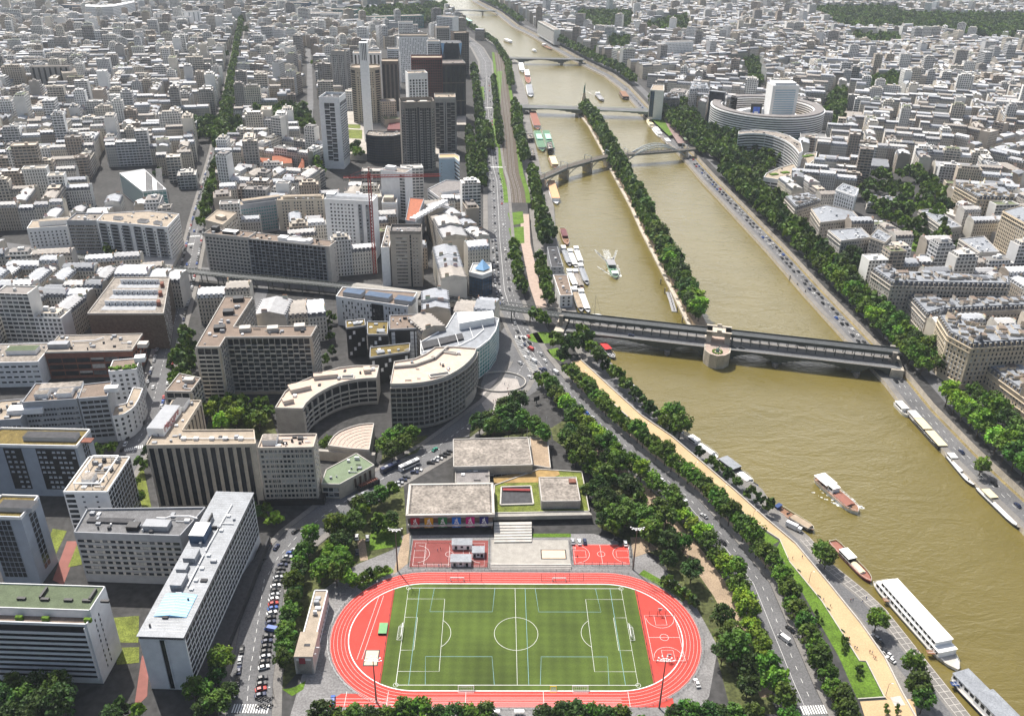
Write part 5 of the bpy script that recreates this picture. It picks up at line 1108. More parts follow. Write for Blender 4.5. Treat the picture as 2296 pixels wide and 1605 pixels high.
for px in ([(548,372),(606,372),(604,355),(550,352)], [(610,368),(655,366),(655,345),(612,350)], [(660,392),(676,360),(684,348),(682,380)]):
    q_ = GL(px, 13); b.prism(q_, 0, 13, 0, 1)
    c_ = (sum(p[0] for p in q_)/4, sum(p[1] for p in q_)/4); Q = ccw(q_); m0, m1 = lerp(Q[0], Q[3], .5), lerp(Q[1], Q[2], .5)
    b.face([(*Q[0], 13), (*Q[1], 13), (*m1, 17), (*m0, 17)], 1); b.face([(*Q[2], 13), (*Q[3], 13), (*m0, 17), (*m1, 17)], 1)
tag(b.build('school_building', ['beige_wall', 'terracotta']), 'old buildings with red tiled roofs left of the white tapering tower', 'building')
# far white slabs
def slab(lab, px, base, d=14, kind='R', wall='white_paint', i=0, **kw):
    h = hgt(px[i], (base[0], base[1]+13)); B = Bld('apartment_slab', lab, 'building', box_plan(px, h, d), h, wall, 'grey_roof', par=1); B.fac(0, kind, **kw); B.done(40); return B
slab('tall taupe slab with dark vertical balcony columns in the upper left town', [(66,151),(155,150),(156,146)], (70,197), wall='tower_grey', kind='V', cw=7, ww=3, m2='tower_grey')
B = slab('cream slab with slanting balcony bands right of the taupe slab', [(140,166),(172,164),(175,158)], (144,203), d=40, wall='cream_stone', kind='G', cw=5, fh=3, gap=lambda k, j, nf, nc: j != 1); B.fac(1, 'K', fh=3, cw=5, m2='cream_stone')
slab('long low balcony slab above the taupe slab', [(53,136),(146,134),(146,131)], (55,158), wall='tower_grey', cw=5, ww=.6, wh=1.5)
h = H((191,15), (195,60)); B = Bld('apartment_slab', 'long curved white slab with many floors on the upper left skyline', 'building', GL([(191,15),(222,16),(252,15),(280,10),(301,5),(301,2),(280,6),(252,11),(222,12),(192,11)], h), h, 'white_paint', 'white_wall', par=.5)
for e in range(4): B.fac(e, 'R', fh=3.2, cw=0, wh=1.3, base=1, top=.5, u0=0, u1=0, m='grey_wall')
B.done()
for k, (px, base) in enumerate((([(345,33),(374,32),(374,29)], (347,59)), ([(377,40),(428,39),(428,36)], (378,62)), ([(418,28),(449,26),(449,23)], (420,58)))): slab(['leftmost white slab of a trio on the upper left skyline', 'low middle white slab of a trio on the upper left skyline', 'rightmost white slab of a trio on the upper left skyline'][k], px, base, d=16, kind='V', cw=8, ww=2.4, m='grey_wall', m2='white_paint')
for k, (px, hh, wl_) in enumerate((([(735,22),(800,24),(800,15)], 30, 'green_glass'), ([(690,30),(760,32),(760,22)], 28, 'white_wall'), ([(816,40),(950,36),(950,25)], 24, 'green_glass'), ([(590,5),(690,8),(690,2)], 30, 'blue_glass'), ([(440,14),(540,12),(540,2)], 20, 'navy_glass'), ([(130,12),(190,14),(190,3)], 25, 'blue_glass'), ([(300,14),(345,15),(345,4)], 30, 'tower_grey'))):
    B = slab(['teal glass office with a flat front far behind the towers', 'pale office beside the teal glass office', 'long dark green glass office behind a strip of trees', 'blue roofed office complex at the top edge', 'low navy exhibition hall at the top edge', 'blue glass block near the top left corner', 'grey block right of the curved white slab'][k], px, (px[0][0], px[0][1]+14), d=30, wall=wl_, cw=4, ww=.4, m='glass', m2='white_wall')
# ------------------------------------------------------------------ right bank: round broadcasting house
rc = G(1721, 234, 37); Ro = abs(G(1843, 240, 37)[0]-G(1596, 240, 37)[0])/2; Ri = Ro*.80
root = empty('broadcasting_house', (*rc, 0), 'great ring shaped building with a square tower rising from its court', 'building'); N = 64
occ_fill([(rc[0]+math.cos(i*.2)*Ro, rc[1]+math.sin(i*.2)*Ro) for i in range(32)], 4)
def ringpt(r, i): return (rc[0]+r*math.cos(i*2*math.pi/N), rc[1]+r*math.sin(i*2*math.pi/N))
def ring(name, r0, r1, z0, z1, m, rng=range(N), inner=True, par=root):
    b = MB()
    for i in rng:
        A, B_, C_, D_ = ringpt(r1, i), ringpt(r1, i+1), ringpt(r0, i+1), ringpt(r0, i)
        b.wall(A, B_, z0, z1); b.wall(C_, D_, z0, z1); b.face([(*A, z1), (*B_, z1), (*C_, z1), (*D_, z1)], 0)
    return b.build(name, m, par, (*rc, 0))
gapr = [i for i in range(N) if not (21 <= i < 27)]
ring('outer_ring', Ri, Ro, 0, 34, 'white_paint', gapr); ring('roof', Ri+2, Ro-2, 34, 36, 'dark_gravel', gapr); ring('inner_ring', Ro*.45, Ro*.56, 0, 24, 'white_wall'); ring('court_roof', Ro*.56, Ri, 0, 15, mat('ochre_roof', (.36, .24, .10), .9, .15, .2), gapr); ring('glass_base', Ri+1, Ro+.2, 0, 10, 'green_glass', [i for i in gapr if 28 <= i < 56])
for k in range(8): ring('window_band', Ri-.1, Ro+.1, 11+k*2.9, 12.3+k*2.9, 'dark_frame', gapr)
b = MB(); b.prism([ringpt(Ri, 26), ringpt(Ro+6, 26), ringpt(Ro+6, 27), ringpt(Ri, 27)], 0, 46); b.build('dark_wall', 'navy_glass', root, (*rc, 0))
b = MB(); sp = G(1691, 275, 15); b.box(sp, 14, 4, 0, 40, .0); b.build('stair_tower', 'dark_frame', root, (*rc, 0)); b = MB(); b.box((sp[0], sp[1]-2.2), 9, .3, 14, 36); b.build('lit_screen', mat('screen_blue', (.06, .14, .55), .4, .25, .35), root, (*rc, 0))
b = MB(); b.box((sp[0], sp[1]-2.4), 5, .2, 24, 30); b.build('screen_emblem', 'white_paint', root, (*rc, 0))
tw = box_plan([(1734,192),(1793,192),(1793,186)], 68, 22); b = MB(); b.prism(tw, 0, 68, 0, 0); b.build('tower', 'white_paint', root, (*rc, 0)); d_ = unit(sub(tw[1], tw[0])); 
for k in range(13):
    b = MB(); p0 = add(tw[0], mul(d_, 4)); p1 = sub(tw[1], mul(d_, 4)); z = 26+k*2.9; b.prism([add(p0, (0, -.15)), add(p1, (0, -.15)), p1, p0], z, z+1.7); b.build('tower_window', 'blue_front', root, (*rc, 0))
b = MB(); cc = (sum(p[0] for p in tw)/4, sum(p[1] for p in tw)/4); b.prism([lerp(p, cc, .2) for p in tw], 68, 71); b.build('tower_cap', 'white_wall', root, (*rc, 0))
# honeycomb of two curved white residences
h = H((1655,302), (1652,360)); f1 = arc_fit(GL([(1655,303),(1672,301),(1690,300.5),(1706,301),(1722,303),(1737,307),(1750,312),(1763,318),(1775,326),(1784,335),(1792,346)], h), 12); k1 = GL([(1800,340),(1796,322),(1770,306),(1740,297),(1700,292),(1656,296)], h)
B = Bld('apartment_block', 'upper curved white residence with dark rounded balcony bands facing a garden', 'building', f1+k1, h, 'white_paint', 'grey_roof', par=1)
P_ = B.poly; i0 = min(range(len(P_)), key=lambda i: dist(P_[i], f1[0]))
for k in range(11):
    i = (i0+k) % len(P_)
    B.fac(i, 'R', fh=3.2, cw=0, wh=1.7, base=2, top=1, u0=.6 if k % 3 == 0 else 0, u1=0, m='dark_frame', m2='white_paint')
B.clutter(3, 9, ('dark_frame', 'grey_wall')); B.done()
h = H((1712,400), (1712,430)); f1 = arc_fit(GL([(1712,399),(1728,404),(1745,405),(1770,396),(1800,381),(1829,357)], h), 8); k1 = GL([(1832,342),(1806,346),(1790,365),(1745,378),(1718,390)], h)
B = Bld('apartment_block', 'lower curved white residence with planted roof terraces below its taller twin', 'building', f1+k1, h, 'white_paint', 'gravel_roof', par=1)
P_ = B.poly; i0 = min(range(len(P_)), key=lambda i: dist(P_[i], f1[0]))
for k in range(7): B.fac((i0+k) % len(P_), 'R', fh=3.2, cw=6, ww=1, wh=1.7, base=2, top=1, u0=.3, u1=.3, m='dark_frame', m2='white_paint')
b = MB()
for x, y in ((1805, 352), (1815, 350), (1760, 388), (1735, 392)): b.box(G(x, y, h), 9, 5, h, h+1.2, .4)
B.part('roof_garden', b, 'lawn', B.roof); B.clutter(3, 6); B.done()
# ------------------------------------------------------------------ right bank: stone blocks along the quay
mat('slate', (.10, .105, .12), .6, .2, .5); mat('lit_stone', (.52, .44, .33), .9, .1, .3, scale2=2); mat('grey_stone', (.44, .40, .35), .9, .13, .3, scale2=2)  # yellower stone and greyer stone, each its own base colour
def stone_block(lab, px, h=None, base=None, i=0, wall='grey_stone', top='mansard', edges=None, nm='town_house', fh=3.2, cw=2.6, domes=(), seed=1, balc=True, lim=60):
    h = h or hgt(px[i], base); pl = GL(px, h); B = Bld(nm, lab, 'building', pl, h, wall, 'zinc', par=0 if top == 'mansard' else .7); P = B.poly; n = len(P); rg = random.Random(seed)
    for e in range(n):
        a, b_, d, L = B.edge(e); no = (d[1], -d[0]); mid = lerp(a, b_, .5)
        if no[0]*-mid[0]+no[1]*-mid[1] < -.1*math.hypot(*mid): continue
        if edges is None or e in edges: B.fac(e, 'G', fh=fh, cw=cw, ww=1.15, wh=1.9, base=3.6, top=.6, u0=1, u1=1, sill=.5)
        if balc:
            for z in (4.0, h-fh*1-.4, h-.4): b = MB(); b.prism([add(a, mul(no, .7)), add(b_, mul(no, .7)), b_, a], z-.18, z+.2, bottom=True); B.part('cornice', b, wall)
    if top == 'mansard':
        c = B.c; b = MB(); ins = []
        for j in range(n):
            a, p, q = P[j-1], P[j], P[(j+1) % n]; n1 = perp(unit(sub(p, a))); n2 = perp(unit(sub(q, p))); k = unit(add(n1, n2)); cs = max(.5, k[0]*n1[0]+k[1]*n1[1]); ins.append(add(p, mul(k, 1.6/cs)))
        for j in range(n):
            k = (j+1) % n; b.face([(*P[j], h), (*P[k], h), (*ins[k], h+3.2), (*ins[j], h+3.2)], 0)
        B.part('mansard', b, 'slate'); b = MB(); b.sheet(ins, h+3.2); tp = B.part('roof_top', b, 'zinc')
        for j in range(n):
            a, q, d, L = B.edge(j); m = int(L/3.4); n_ = perp(d)
            for t in range(m):
                b = MB(); p = add(lerp(a, q, (t+.5)/m), mul(n_, .8)); b.box(p, 1.3, 1.5, h+.3, h+2.6, math.atan2(d[1], d[0]), 0, 1, bottom=False); b.box(sub(p, mul(n_, .76)), .8, .06, h+.7, h+2.1, math.atan2(d[1], d[0]), 2)
                B.part('dormer', b, [wall, 'zinc', 'dark_frame'], tp)
        xs = [p[0] for p in P]; ys = [p[1] for p in P]; a, q, d, L = B.edge(0 if B.edge(0)[3] > B.edge(1)[3] else 1); an = math.atan2(d[1], d[0]); k = 0
        for t in range(900):                     # party walls, light wells and little roofs
            p = (rg.uniform(min(xs), max(xs)), rg.uniform(min(ys), max(ys)))
            if k > abs(area2(P))/2/42 or not all(inside(ins, add(p, o)) for o in ((3, 0), (-3, 0), (0, 3), (0, -3))): continue
            k += 1; r = rg.random(); b = MB()
            if r < .4: b.box(p, rg.uniform(3, 7), rg.uniform(3, 6), h+3.1, h+3.2+rg.uniform(.8, 2.6), an, 0, 1, bottom=False); B.part('roof_house', b, [wall, rg.choice(['zinc', 'slate', 'zinc', 'brown_roof'])], tp)
            elif r < .6: b.box(p, rg.uniform(2, 5), rg.uniform(2.5, 5), h+3.1, h+3.26, an, bottom=False); B.part('light_well', b, 'dark_frame', tp)  # flat dark slab, its colour standing for the shaded depth of a well
            else: b.box(p, .7, rg.uniform(3, 7), h+3, h+4.6+rg.random(), an, 0, 1, bottom=False); B.part('chimney', b, [wall, 'brown_roof'], tp)
        for t in range(int(math.sqrt(abs(area2(P)/2))/4)):
            a, q, d, L = B.edge(rg.randrange(n)); p = add(lerp(a, q, rg.random()), mul(perp(d), rg.uniform(3, 8)))
            if inside(P, p): b = MB(); b.box(p, .7, rg.uniform(2.5, 5), h, h+5+rg.random(), math.atan2(d[1], d[0]), 0, 1, bottom=False); B.part('chimney', b, [wall, 'brown_roof'], tp)
    else: B.clutter(seed, 7, ('white_wall', 'grey_wall', 'zinc'))
    for (x, y) in domes:
        p = G(x, y, h); b = MB(); prof = [(2.6, 0), (2.6, 2), (2.4, 3.5), (1.9, 5), (1.1, 6.2), (.5, 6.8), (.45, 8), (.05, 8.8)]
        for (r0, z0), (r1, z1) in zip(prof, prof[1:]):
            for s_ in range(10):
                t0, t1 = s_*.6283, (s_+1)*.6283; b.face([(p[0]+r0*math.cos(t0), p[1]+r0*math.sin(t0), h+z0), (p[0]+r0*math.cos(t1), p[1]+r0*math.sin(t1), h+z0), (p[0]+r1*math.cos(t1), p[1]+r1*math.sin(t1), h+z1), (p[0]+r1*math.cos(t0), p[1]+r1*math.sin(t0), h+z1)])
        B.part('dome', b, 'slate'); b = MB(); b.bar((*p, 3), (*p, h+.6), 5.0, n=10); B.part('corner_turret', b, wall)
    return B.done(lim)
stone_block('cream stone block with a stepped roof at the head of the quay trees', [(1759,446),(1783,472),(1841,454),(1812,437)], base=(1787,512), i=1, seed=2)
stone_block('broad grey stone block with a long loggia front, second along the quay', [(1819,469),(1840,500),(1927,490),(1912,474),(1852,460)], base=(1826,549), i=1, top='flat', seed=3)
stone_block('pale stepped stone block with bay balconies, third along the quay', [(1857,517),(1886,541),(1953,533),(1930,511)], base=(1878,592), i=1, top='flat', wall='pale_concrete', seed=4)
stone_block('grey stone wing with a flat brown roof behind the third quay block', [(1950,532),(1985,545),(2000,530),(1968,512)], h=24, top='flat', seed=5)
stone_block('corner apartment house with a rounded dome turret and red awning above the quay trees', [(1954,609),(1998,640),(2100,642),(2264,645),(2262,626),(2015,614),(1978,596)], base=(1990,711), i=1, domes=((2000, 632),), seed=6, lim=90)
stone_block('ornate stone row with a dark onion dome at its left end, middle of three rows', [(2027,657),(2077,712),(2112,701),(2310,692),(2310,670),(2110,676),(2052,648)], base=(2080,757), i=1, wall='grey_stone', domes=((2033, 650),), seed=7, lim=90)
stone_block('ornate stone building with three domed turrets above the viaduct end', [(2102,714),(2126,752),(2178,780),(2310,772),(2310,735),(2200,738),(2140,712)], base=(2094,803), i=0, wall='lit_stone', domes=((2112, 712), (2146, 738), (2192, 772)), seed=8, lim=90)
stone_block('long stone row with dense bays facing the river at the right edge', [(2172,800),(2240,850),(2312,902),(2352,880),(2280,815),(2210,778)], base=(2166,838), i=0, wall='lit_stone', seed=9, lim=100)
stone_block('grey terrace flats with balconies and flat roofs by the gardens', [(2058,585),(2131,583),(2281,591),(2272,573),(2190,571),(2062,571)], base=(2057,618), i=0, top='flat', seed=10)
stone_block('low white flats with bands of balconies beside the gardens', [(2060,472),(2120,514),(2157,509),(2100,468)], base=(2124,543), i=1, top='flat', wall='pale_concrete', seed=11)
stone_block('stepped white flats with planted terraces behind the grey terrace', [(2150,536),(2197,567),(2241,566),(2206,530)], h=19, top='flat', wall='pale_concrete', seed=12)
stone_block('yellow stone block with a pavilion roof, upper of two at the right edge', [(2140,418),(2191,447),(2277,450),(2250,426)], base=(2187,507), i=1, wall='lit_stone', seed=13)
stone_block('yellow stepped stone block with balcony plants, lower of two at the right edge', [(2248,474),(2302,504),(2350,482),(2290,462)], h=36, wall='lit_stone', top='flat', seed=14)
stone_block('white villa with grey mansard roof among garden trees', [(1943,463),(2023,461),(2019,447),(1948,446)], base=(1944,477), i=0, wall='pale_concrete', seed=15)
stone_block('tall white stepped block behind the second quay block', [(1874,425),(1918,440),(1925,424),(1890,412)], h=34, wall='white_wall', top='flat', seed=16)
b = MB(); q_ = GL([(2120,478),(2210,510),(2296,560),(2296,548),(2225,505),(2130,468)], 12); b.prism(q_, 0, 12); tag(b.build('retaining_wall', 'pale_concrete'), 'long pale arcaded retaining wall below the yellow stone blocks', 'wall')
B = Bld('office_tower', 'dark glass and white tower block beside the road bridge end', 'tower', quad([(1458,203),(1489,205),(1489,192),(1464,191)], 40), 40, 'white_paint', 'gravel_roof'); B.fac(0, 'C', fh=3, cw=2, u1=13, m='blue_glass', m2='dark_frame'); B.done()
stone_block('dark old stone mansion beside the dark glass tower block', [(1486,225),(1524,225),(1523,214),(1487,213)], h=22, wall='dark_stone', seed=17)
stone_block('white corner house where a tree lined avenue meets the quay', [(1545,205),(1590,204),(1586,190),(1550,192)], h=26, wall='white_wall', seed=18)
B = slab('tall white slab of flats with a fine window grid, upper right bank', [(1492,96),(1555,94),(1555,90)], (1493,130), d=16, kind='G', fh=3, cw=3, ww=1.2, wh=1.4)
B = slab('long white balcony slab behind the far quay trees', [(1206,48),(1243,68),(1246,63)], (1208,66), d=14, kind='K', fh=3, cw=6, m2='white_paint')
# gardens and woods kept free of houses
GARD = [[(1650,330),(1720,318),(1790,350),(1740,390),(1712,398),(1712,435),(1655,400)], [(1925,440),(1960,400),(2060,395),(2110,440),(2140,560),(2060,570),(2000,545),(1940,500)], [(1590,300),(1650,300),(1655,370),(1710,440),(1760,470),(1740,520),(1640,420),(1570,340)], [(1860,215),(1890,215),(1890,290),(1845,285)], [(1950,190),(2010,185),(2010,225),(1950,235)], [(1290,38),(1412,40),(1412,78),(1330,78)], [(1443,72),(1536,48),(1540,82),(1450,84)], [(1370,100),(1410,98),(1405,130),(1372,122)], [(1822,28),(2010,28),(2012,80),(1900,78),(1830,45)], [(2005,42),(2300,45),(2300,92),(2150,85),(2010,78)], [(1910,92),(2010,95),(2012,115),(1915,108)],
        [(1530,240),(1600,320),(1560,330),(1480,260)], [(1672,140),(1700,140),(1704,205),(1680,200)], [(1000,20),(990,40),(955,62),(800,58),(740,48),(745,40)], [(440,288),(500,280),(540,288),(545,318),(450,322)], [(575,262),(690,250),(700,300),(580,296)]]
for px in GARD: occ_fill(GL(px))
rc_ = GL([(2070,72),(2120,74),(2200,86),(2300,104),(2300,112),(2180,94),(2080,82)]); occ_fill(rc_, 5); b = MB(); b.sheet(rc_, .1); tag(b.build('racecourse', mat('race_turf', (.14, .24, .05), .9, .1, .02)), kind='structure')
b = MB()
for px in ([(1990,520),(2040,508),(2080,540),(2060,566),(2010,555)], [(1455,262),(1480,258),(1520,300),(1500,305)], [(1840,262),(1870,258),(1882,280),(1850,284)]): b.sheet(GL(px), .1)
tag(b.build('garden_lawn', 'lawn'), kind='structure')
b = MB(); b.sheet(GL([(1481,254),(1512,252),(1540,280),(1560,320),(1520,322),(1500,290)]), .12); tag(b.build('car_park', mat('pink_asphalt', (.25, .18, .17), .9, .15, .2)), kind='structure')
b = MB(); q_ = GL([(1525,298),(1555,296),(1564,310),(1536,314)], 5); b.prism(q_, 4.3, 5, bottom=True); 
for p in q_: b.box(lerp(p, q_[0], .1), .5, .5, 0, 4.4)
tag(b.build('station_canopy', 'green_copper'), 'green roofed station canopy between the quay road and a tree lined avenue', 'canopy')
# keep the hand built part of the left bank free
occ_fill(GL([(-300,1900),(-300,850),(330,800),(440,660),(560,640),(750,640),(1140,640),(1290,700),(1950,1900)]))
# ------------------------------------------------------------------ the town on both banks
def near_seed(p, S): return min(range(len(S)), key=lambda i: (S[i][0]-p[0])**2+(S[i][1]-p[1])**2)
def town(seeds, rg, side):
    Ss = [(s[0], s[1]) for s in seeds]
    for si, (sx, sy, ang, hb, pm) in enumerate(seeds):
        u = (math.cos(R(ang)), math.sin(R(ang))); n = perp(u); ext = 620
        def free(q, si=si):
            c = (sum(p[0] for p in q)/4, sum(p[1] for p in q)/4)
            return near_seed(c, Ss) == si and occ_free(q)
        y = -ext
        while y < ext:
            d_ = rg.uniform(46, 88); x = -ext+rg.uniform(-30, 0)
            while x < ext:
                w_ = rg.uniform(50, 130)
                O = (sx+u[0]*x+n[0]*y, sy+u[1]*x+n[1]*y); c = (O[0]+u[0]*w_/2+n[0]*d_/2, O[1]+u[1]*w_/2+n[1]*d_/2)
                if math.hypot(c[0]-sx, c[1]-sy) < ext and c[1] > 150:
                    X, Y = PX(c[0], c[1], 10)
                    if -160 < X < 2460 and -40 < Y < 1700: block(O, u, w_, d_, rg, hb, pm, free)
                x += w_+rg.uniform(9, 15)
            y += d_+rg.uniform(9, 16)
rgt = random.Random(11)
A_ = 103.5-90
LEFT = []; RIGHT = []
for iy in range(9):
    for ix in range(8):
        x = -120-ix*330+rgt.uniform(-60, 60)-iy*60; y = 560+iy*330+rgt.uniform(-60, 60)
        LEFT.append((x, y, A_+rgt.uniform(-3, 3)+(rgt.choice((0, 0, -20, 18)) if iy > 2 else 0), 20+rgt.uniform(-2, 2), .42 if iy < 5 else .5))
for iy in range(10):
    for ix in range(8):
        x = 380+ix*310+rgt.uniform(-80, 80)-(iy-3)*(55 if iy > 3 else 0); y = 420+iy*310+rgt.uniform(-80, 80)
        RIGHT.append((x, y, rgt.choice((0, 12, -14, 28, -30, 40))+rgt.uniform(-5, 5), 21+rgt.uniform(-2, 2), .2))
# sides: left town left of the river, right town right of it
rivmid = [lerp(a, b, .5) for a, b in zip(offset(WL, 0), WL)]
both = [(s, 0) for s in LEFT]+[(s, 1) for s in RIGHT]
def riv_x(y):
    """x of the river's middle at depth y"""
    L_ = WL
    for a, b in zip(L_, L_[1:]):
        if min(a[1], b[1]) <= y <= max(a[1], b[1]) and a[1] != b[1]: return a[0]+(b[0]-a[0])*(y-a[1])/(b[1]-a[1])+70
    return L_[0][0] if y < L_[0][1] else L_[-1][0]
LEFT = [s for s in LEFT if s[0] < riv_x(s[1])-60]; RIGHT = [s for s in RIGHT if s[0] > riv_x(s[1])+60]
town(LEFT+RIGHT, rgt, 0)
HOUSES.sort(key=lambda t: -t[0])
N_SINGLE = 210
far = MB(); farr = MB(); farc = MB(); nvis = 0
kinds = {'haus': 0, 'modern': 0}
SINGLES = []
for i, (sz, vis, kind, q, h, seed, kw, scr) in enumerate(HOUSES):
    rg = random.Random(seed); fn = haus if kind == 'haus' else modern; ch = []
    if i < N_SINGLE:
        c = (sum(p[0] for p in q)/4, sum(p[1] for p in q)/4); org = (c[0], c[1], 0)
        W, RF = MB(), MB(); args = {k: v for k, v in kw.items() if k in ('wall', 'zinc')} if kind == 'haus' else {k: v for k, v in kw.items() if k == 'wall'}
        fn(W, RF, ch, q, h, rg, **args)
        nm = 'town_house' if kind == 'haus' else 'apartment_block'
        root = empty(nm, org, None, 'house' if kind == 'haus' else 'building')
        W.build('wall', 'facade', root, org); ro = RF.build('roof', 'tinted', root, org)
        for c_ in ch:
            mb = MB(); chim_m(mb, c_); mb.build('chimney' if c_[1] < .7 else 'roof_plant', 'tinted', ro, org)
        SINGLES.append((root, kind, q, h, W.t[0], scr, len(ch)))
    else:
        if kind == 'haus': haus(far, farr, ch, q, h, rg, dorm=sz > 2.2e-4, chim=2 if vis else 1)
        else: modern(far, farr, ch, q, h, rg)
        for c_ in ch: chim_m(farc, c_)
print('HOUSES', len(HOUSES), 'visible', sum(1 for t in HOUSES if t[1]), 'faces', len(far.f), len(farr.f), len(farc.f))
n0 = len(far.f)
def merge_mb(A, B, m):
    k = len(A.v); A.v += B.v; A.f += [tuple(i+k for i in f) for f in B.f]; A.m += [m]*len(B.f); A.t += B.t; A.uv += B.uv
merge_mb(far, farr, 1); merge_mb(far, farc, 1)
tag(far.build('distant_buildings', ['facade', 'tinted']), 'mass of pale town houses spreading to the far edge on both banks', 'buildings', kind='stuff')
# ------------------------------------------------------------------ athletics ground
SA = R(1.266); SC_ = (3.892, 264.577)
def SL(u, v): return (SC_[0]+u*math.cos(SA)-v*math.sin(SA), SC_[1]+u*math.sin(SA)+v*math.cos(SA))
def SP(pts): return [SL(u, v) for u, v in pts]
def oval(r, k=20): return [(40+r*math.cos(t), r*math.sin(t)) for t in np.linspace(-math.pi/2, math.pi/2, k)]+[(-40+r*math.cos(t), r*math.sin(t)) for t in np.linspace(math.pi/2, 1.5*math.pi, k)]
b = MB(); b.sheet(GL([(640,1640),(690,1470),(715,1330),(800,1265),(905,1222),(900,1200),(1330,1196),(1440,1230),(1545,1330),(1610,1450),(1590,1560),(1540,1640)]), .05); struct('yard', b, mat('yard_tar', (.20, .195, .195), .9, .22, .1, scale2=1.2))
b = MB(); b.sheet(SP(oval(37.3)), .1); b.sheet(SP([(-75, -37.3), (60, -37.3), (60, -33), (-68, -31)]), .09); struct('running_track', b, 'track_red')
b = MB(); gr = [(x, y) for x, y in oval(29.4, 40) if abs(x) <= 53.7]; b.sheet(SP([(53.7, -26.0)]+[(x, y) for x, y in oval(29.4, 60) if x > 0 and x <= 53.7 and y > 0]+[(x, y) for x, y in oval(29.4, 60) if x < 0 and x >= -53.7 and y > 0]+[(x, y) for x, y in oval(29.4, 60) if x < 0 and x >= -53.7 and y < 0]+[(x, y) for x, y in oval(29.4, 60) if x > 0 and x <= 53.7 and y < 0]), .13)
def pitch_mat():
    m = mat('pitch_grass', (.066, .098, .017), .95, .12, .06, scale2=2.5); nt = m.node_tree; L = nt.links.new; bs = nt.nodes['Principled BSDF']
    src = bs.inputs['Base Color'].links[0].from_socket; geo = nd(nt, 'ShaderNodeNewGeometry'); sx = nd(nt, 'ShaderNodeSeparateXYZ'); L(geo.outputs['Position'], sx.inputs[0])
    wv = math_node(nt, 'SINE', math_node(nt, 'MULTIPLY', sx.outputs[0], 1.25)); wy = math_node(nt, 'SINE', math_node(nt, 'MULTIPLY', sx.outputs[1], 1.6))
    n2 = nd(nt, 'ShaderNodeTexNoise'); n2.inputs['Scale'].default_value = .035; L(geo.outputs['Position'], n2.inputs['Vector'])
    k = math_node(nt, 'MULTIPLY_ADD', math_node(nt, 'ADD', wv, math_node(nt, 'MULTIPLY', wy, .5)), .085, math_node(nt, 'MULTIPLY_ADD', n2.outputs['Fac'], 1.1, .45))
    sc = nd(nt, 'ShaderNodeVectorMath', operation='SCALE'); L(src, sc.inputs[0]); L(k, sc.inputs['Scale']); L(sc.outputs[0], bs.inputs['Base Color']); return 'pitch_grass'
struct('football_pitch', b, pitch_mat())
mk = MB()
def ln(pts, w_=.11, z=.16, m=0):
    pts = SP(pts); mk.ribbon(pts, -w_/2, w_/2, z, m)
def circ(cx, cy, r, t0, t1, w_=.14, z=.16, k=28, m=0): ln([(cx+r*math.cos(t), cy+r*math.sin(t)) for t in np.linspace(t0, t1, k)], w_, z, m)
ln([(-47.5,-26.9),(47.5,-26.9),(47.5,26.9),(-47.5,26.9),(-47.5,-26.9)], .2); ln([(0,-26.9),(0,26.9)], .13); circ(0, 0, 9.15, 0, 2*math.pi, .13, k=48)
for s_ in (-1, 1):
    ln([(s_*47.5,20.15),(s_*31,20.15),(s_*31,-20.15),(s_*47.5,-20.15)], .13); ln([(s_*47.5,9.15),(s_*42,9.15),(s_*42,-9.15),(s_*47.5,-9.15)], .13)
    circ(s_*36.5, 0, 9.15, (math.pi-.925) if s_ > 0 else -.925, (math.pi+.925) if s_ > 0 else .925, .13)
    ln([(s_*42.5,26.9),(s_*42.5,-26.9)], .12, m=1)
    for t in (-1, 1): ln([(s_*9,t*26.9),(s_*9+s_*1,t*12.5),(s_*37,t*12.5),(s_*36,t*26.9)], .12, m=1); circ(s_*47.5, t*26.9, 1, 0, 2*math.pi, .12, k=10)
ln([(4.5,-26.9),(4.5,26.9)], .12, m=1)
for r, w_ in ((29.7, .42), (31.2, .14), (32.7, .14), (34.2, .14), (35.7, .14), (37.0, .14)): ln(oval(r, 40)+oval(r, 40)[:1], w_ if w_ > .3 else .075, .17)
for v in (-33.5, -35, -36.3): ln([(-75, v), (40, v)], .12, .155)
for u in (-66, -50, -20, 10, 43): ln([(u, -30), (u, -37.2)], .14, .165)
ln([(-60,22),(-64.5,-14)], .12); ln([(-58,22),(-62.5,-14)], .12)
def bcourt(cu, cv, L_, W_, rot=False):
    q = [(-L_/2,-W_/2),(L_/2,-W_/2),(L_/2,W_/2),(-L_/2,W_/2),(-L_/2,-W_/2)]; f = (lambda p: (cu-p[1], cv+p[0])) if rot else (lambda p: (cu+p[0], cv+p[1]))
    ln([f(p) for p in q], .12, .2); ln([f((0,-W_/2)), f((0,W_/2))], .12, .2); ln([f((1.8*math.cos(t), 1.8*math.sin(t))) for t in np.linspace(0, 6.283, 16)], .12, .2)
    for s_ in (-1, 1):
        ln([f((s_*L_/2,2.4)), f((s_*(L_/2-5.5),2.4)), f((s_*(L_/2-5.5),-2.4)), f((s_*L_/2,-2.4))], .12, .2); ln([f((s_*(L_/2-1.2-6*math.cos(t)), 6*math.sin(t))) for t in np.linspace(-1.5, 1.5, 16)], .12, .2)
bcourt(62, -2, 25, 13, True); bcourt(41, 50, 25.5, 13.2); bcourt(-30.5, 49.5, 33, 16)
ln([(-42,42.5),(-42,57.5),(-24,57.5),(-24,42.5),(-42,42.5)], .14, .2)
struct('pitch_marking', mk, ['white_line', 'blue_line'])
b = MB(); b.sheet(SP([(27.6,42.8),(53.6,42.9),(54.7,57.0),(28.0,56.9)]), .12); struct('basketball_court', b, 'track_red')
b = MB(); b.sheet(SP([(-48.4,40.6),(-12.3,40.7),(-12.4,59.5),(-48.3,59.5)]), .12); struct('tennis_court', b, 'court_red')
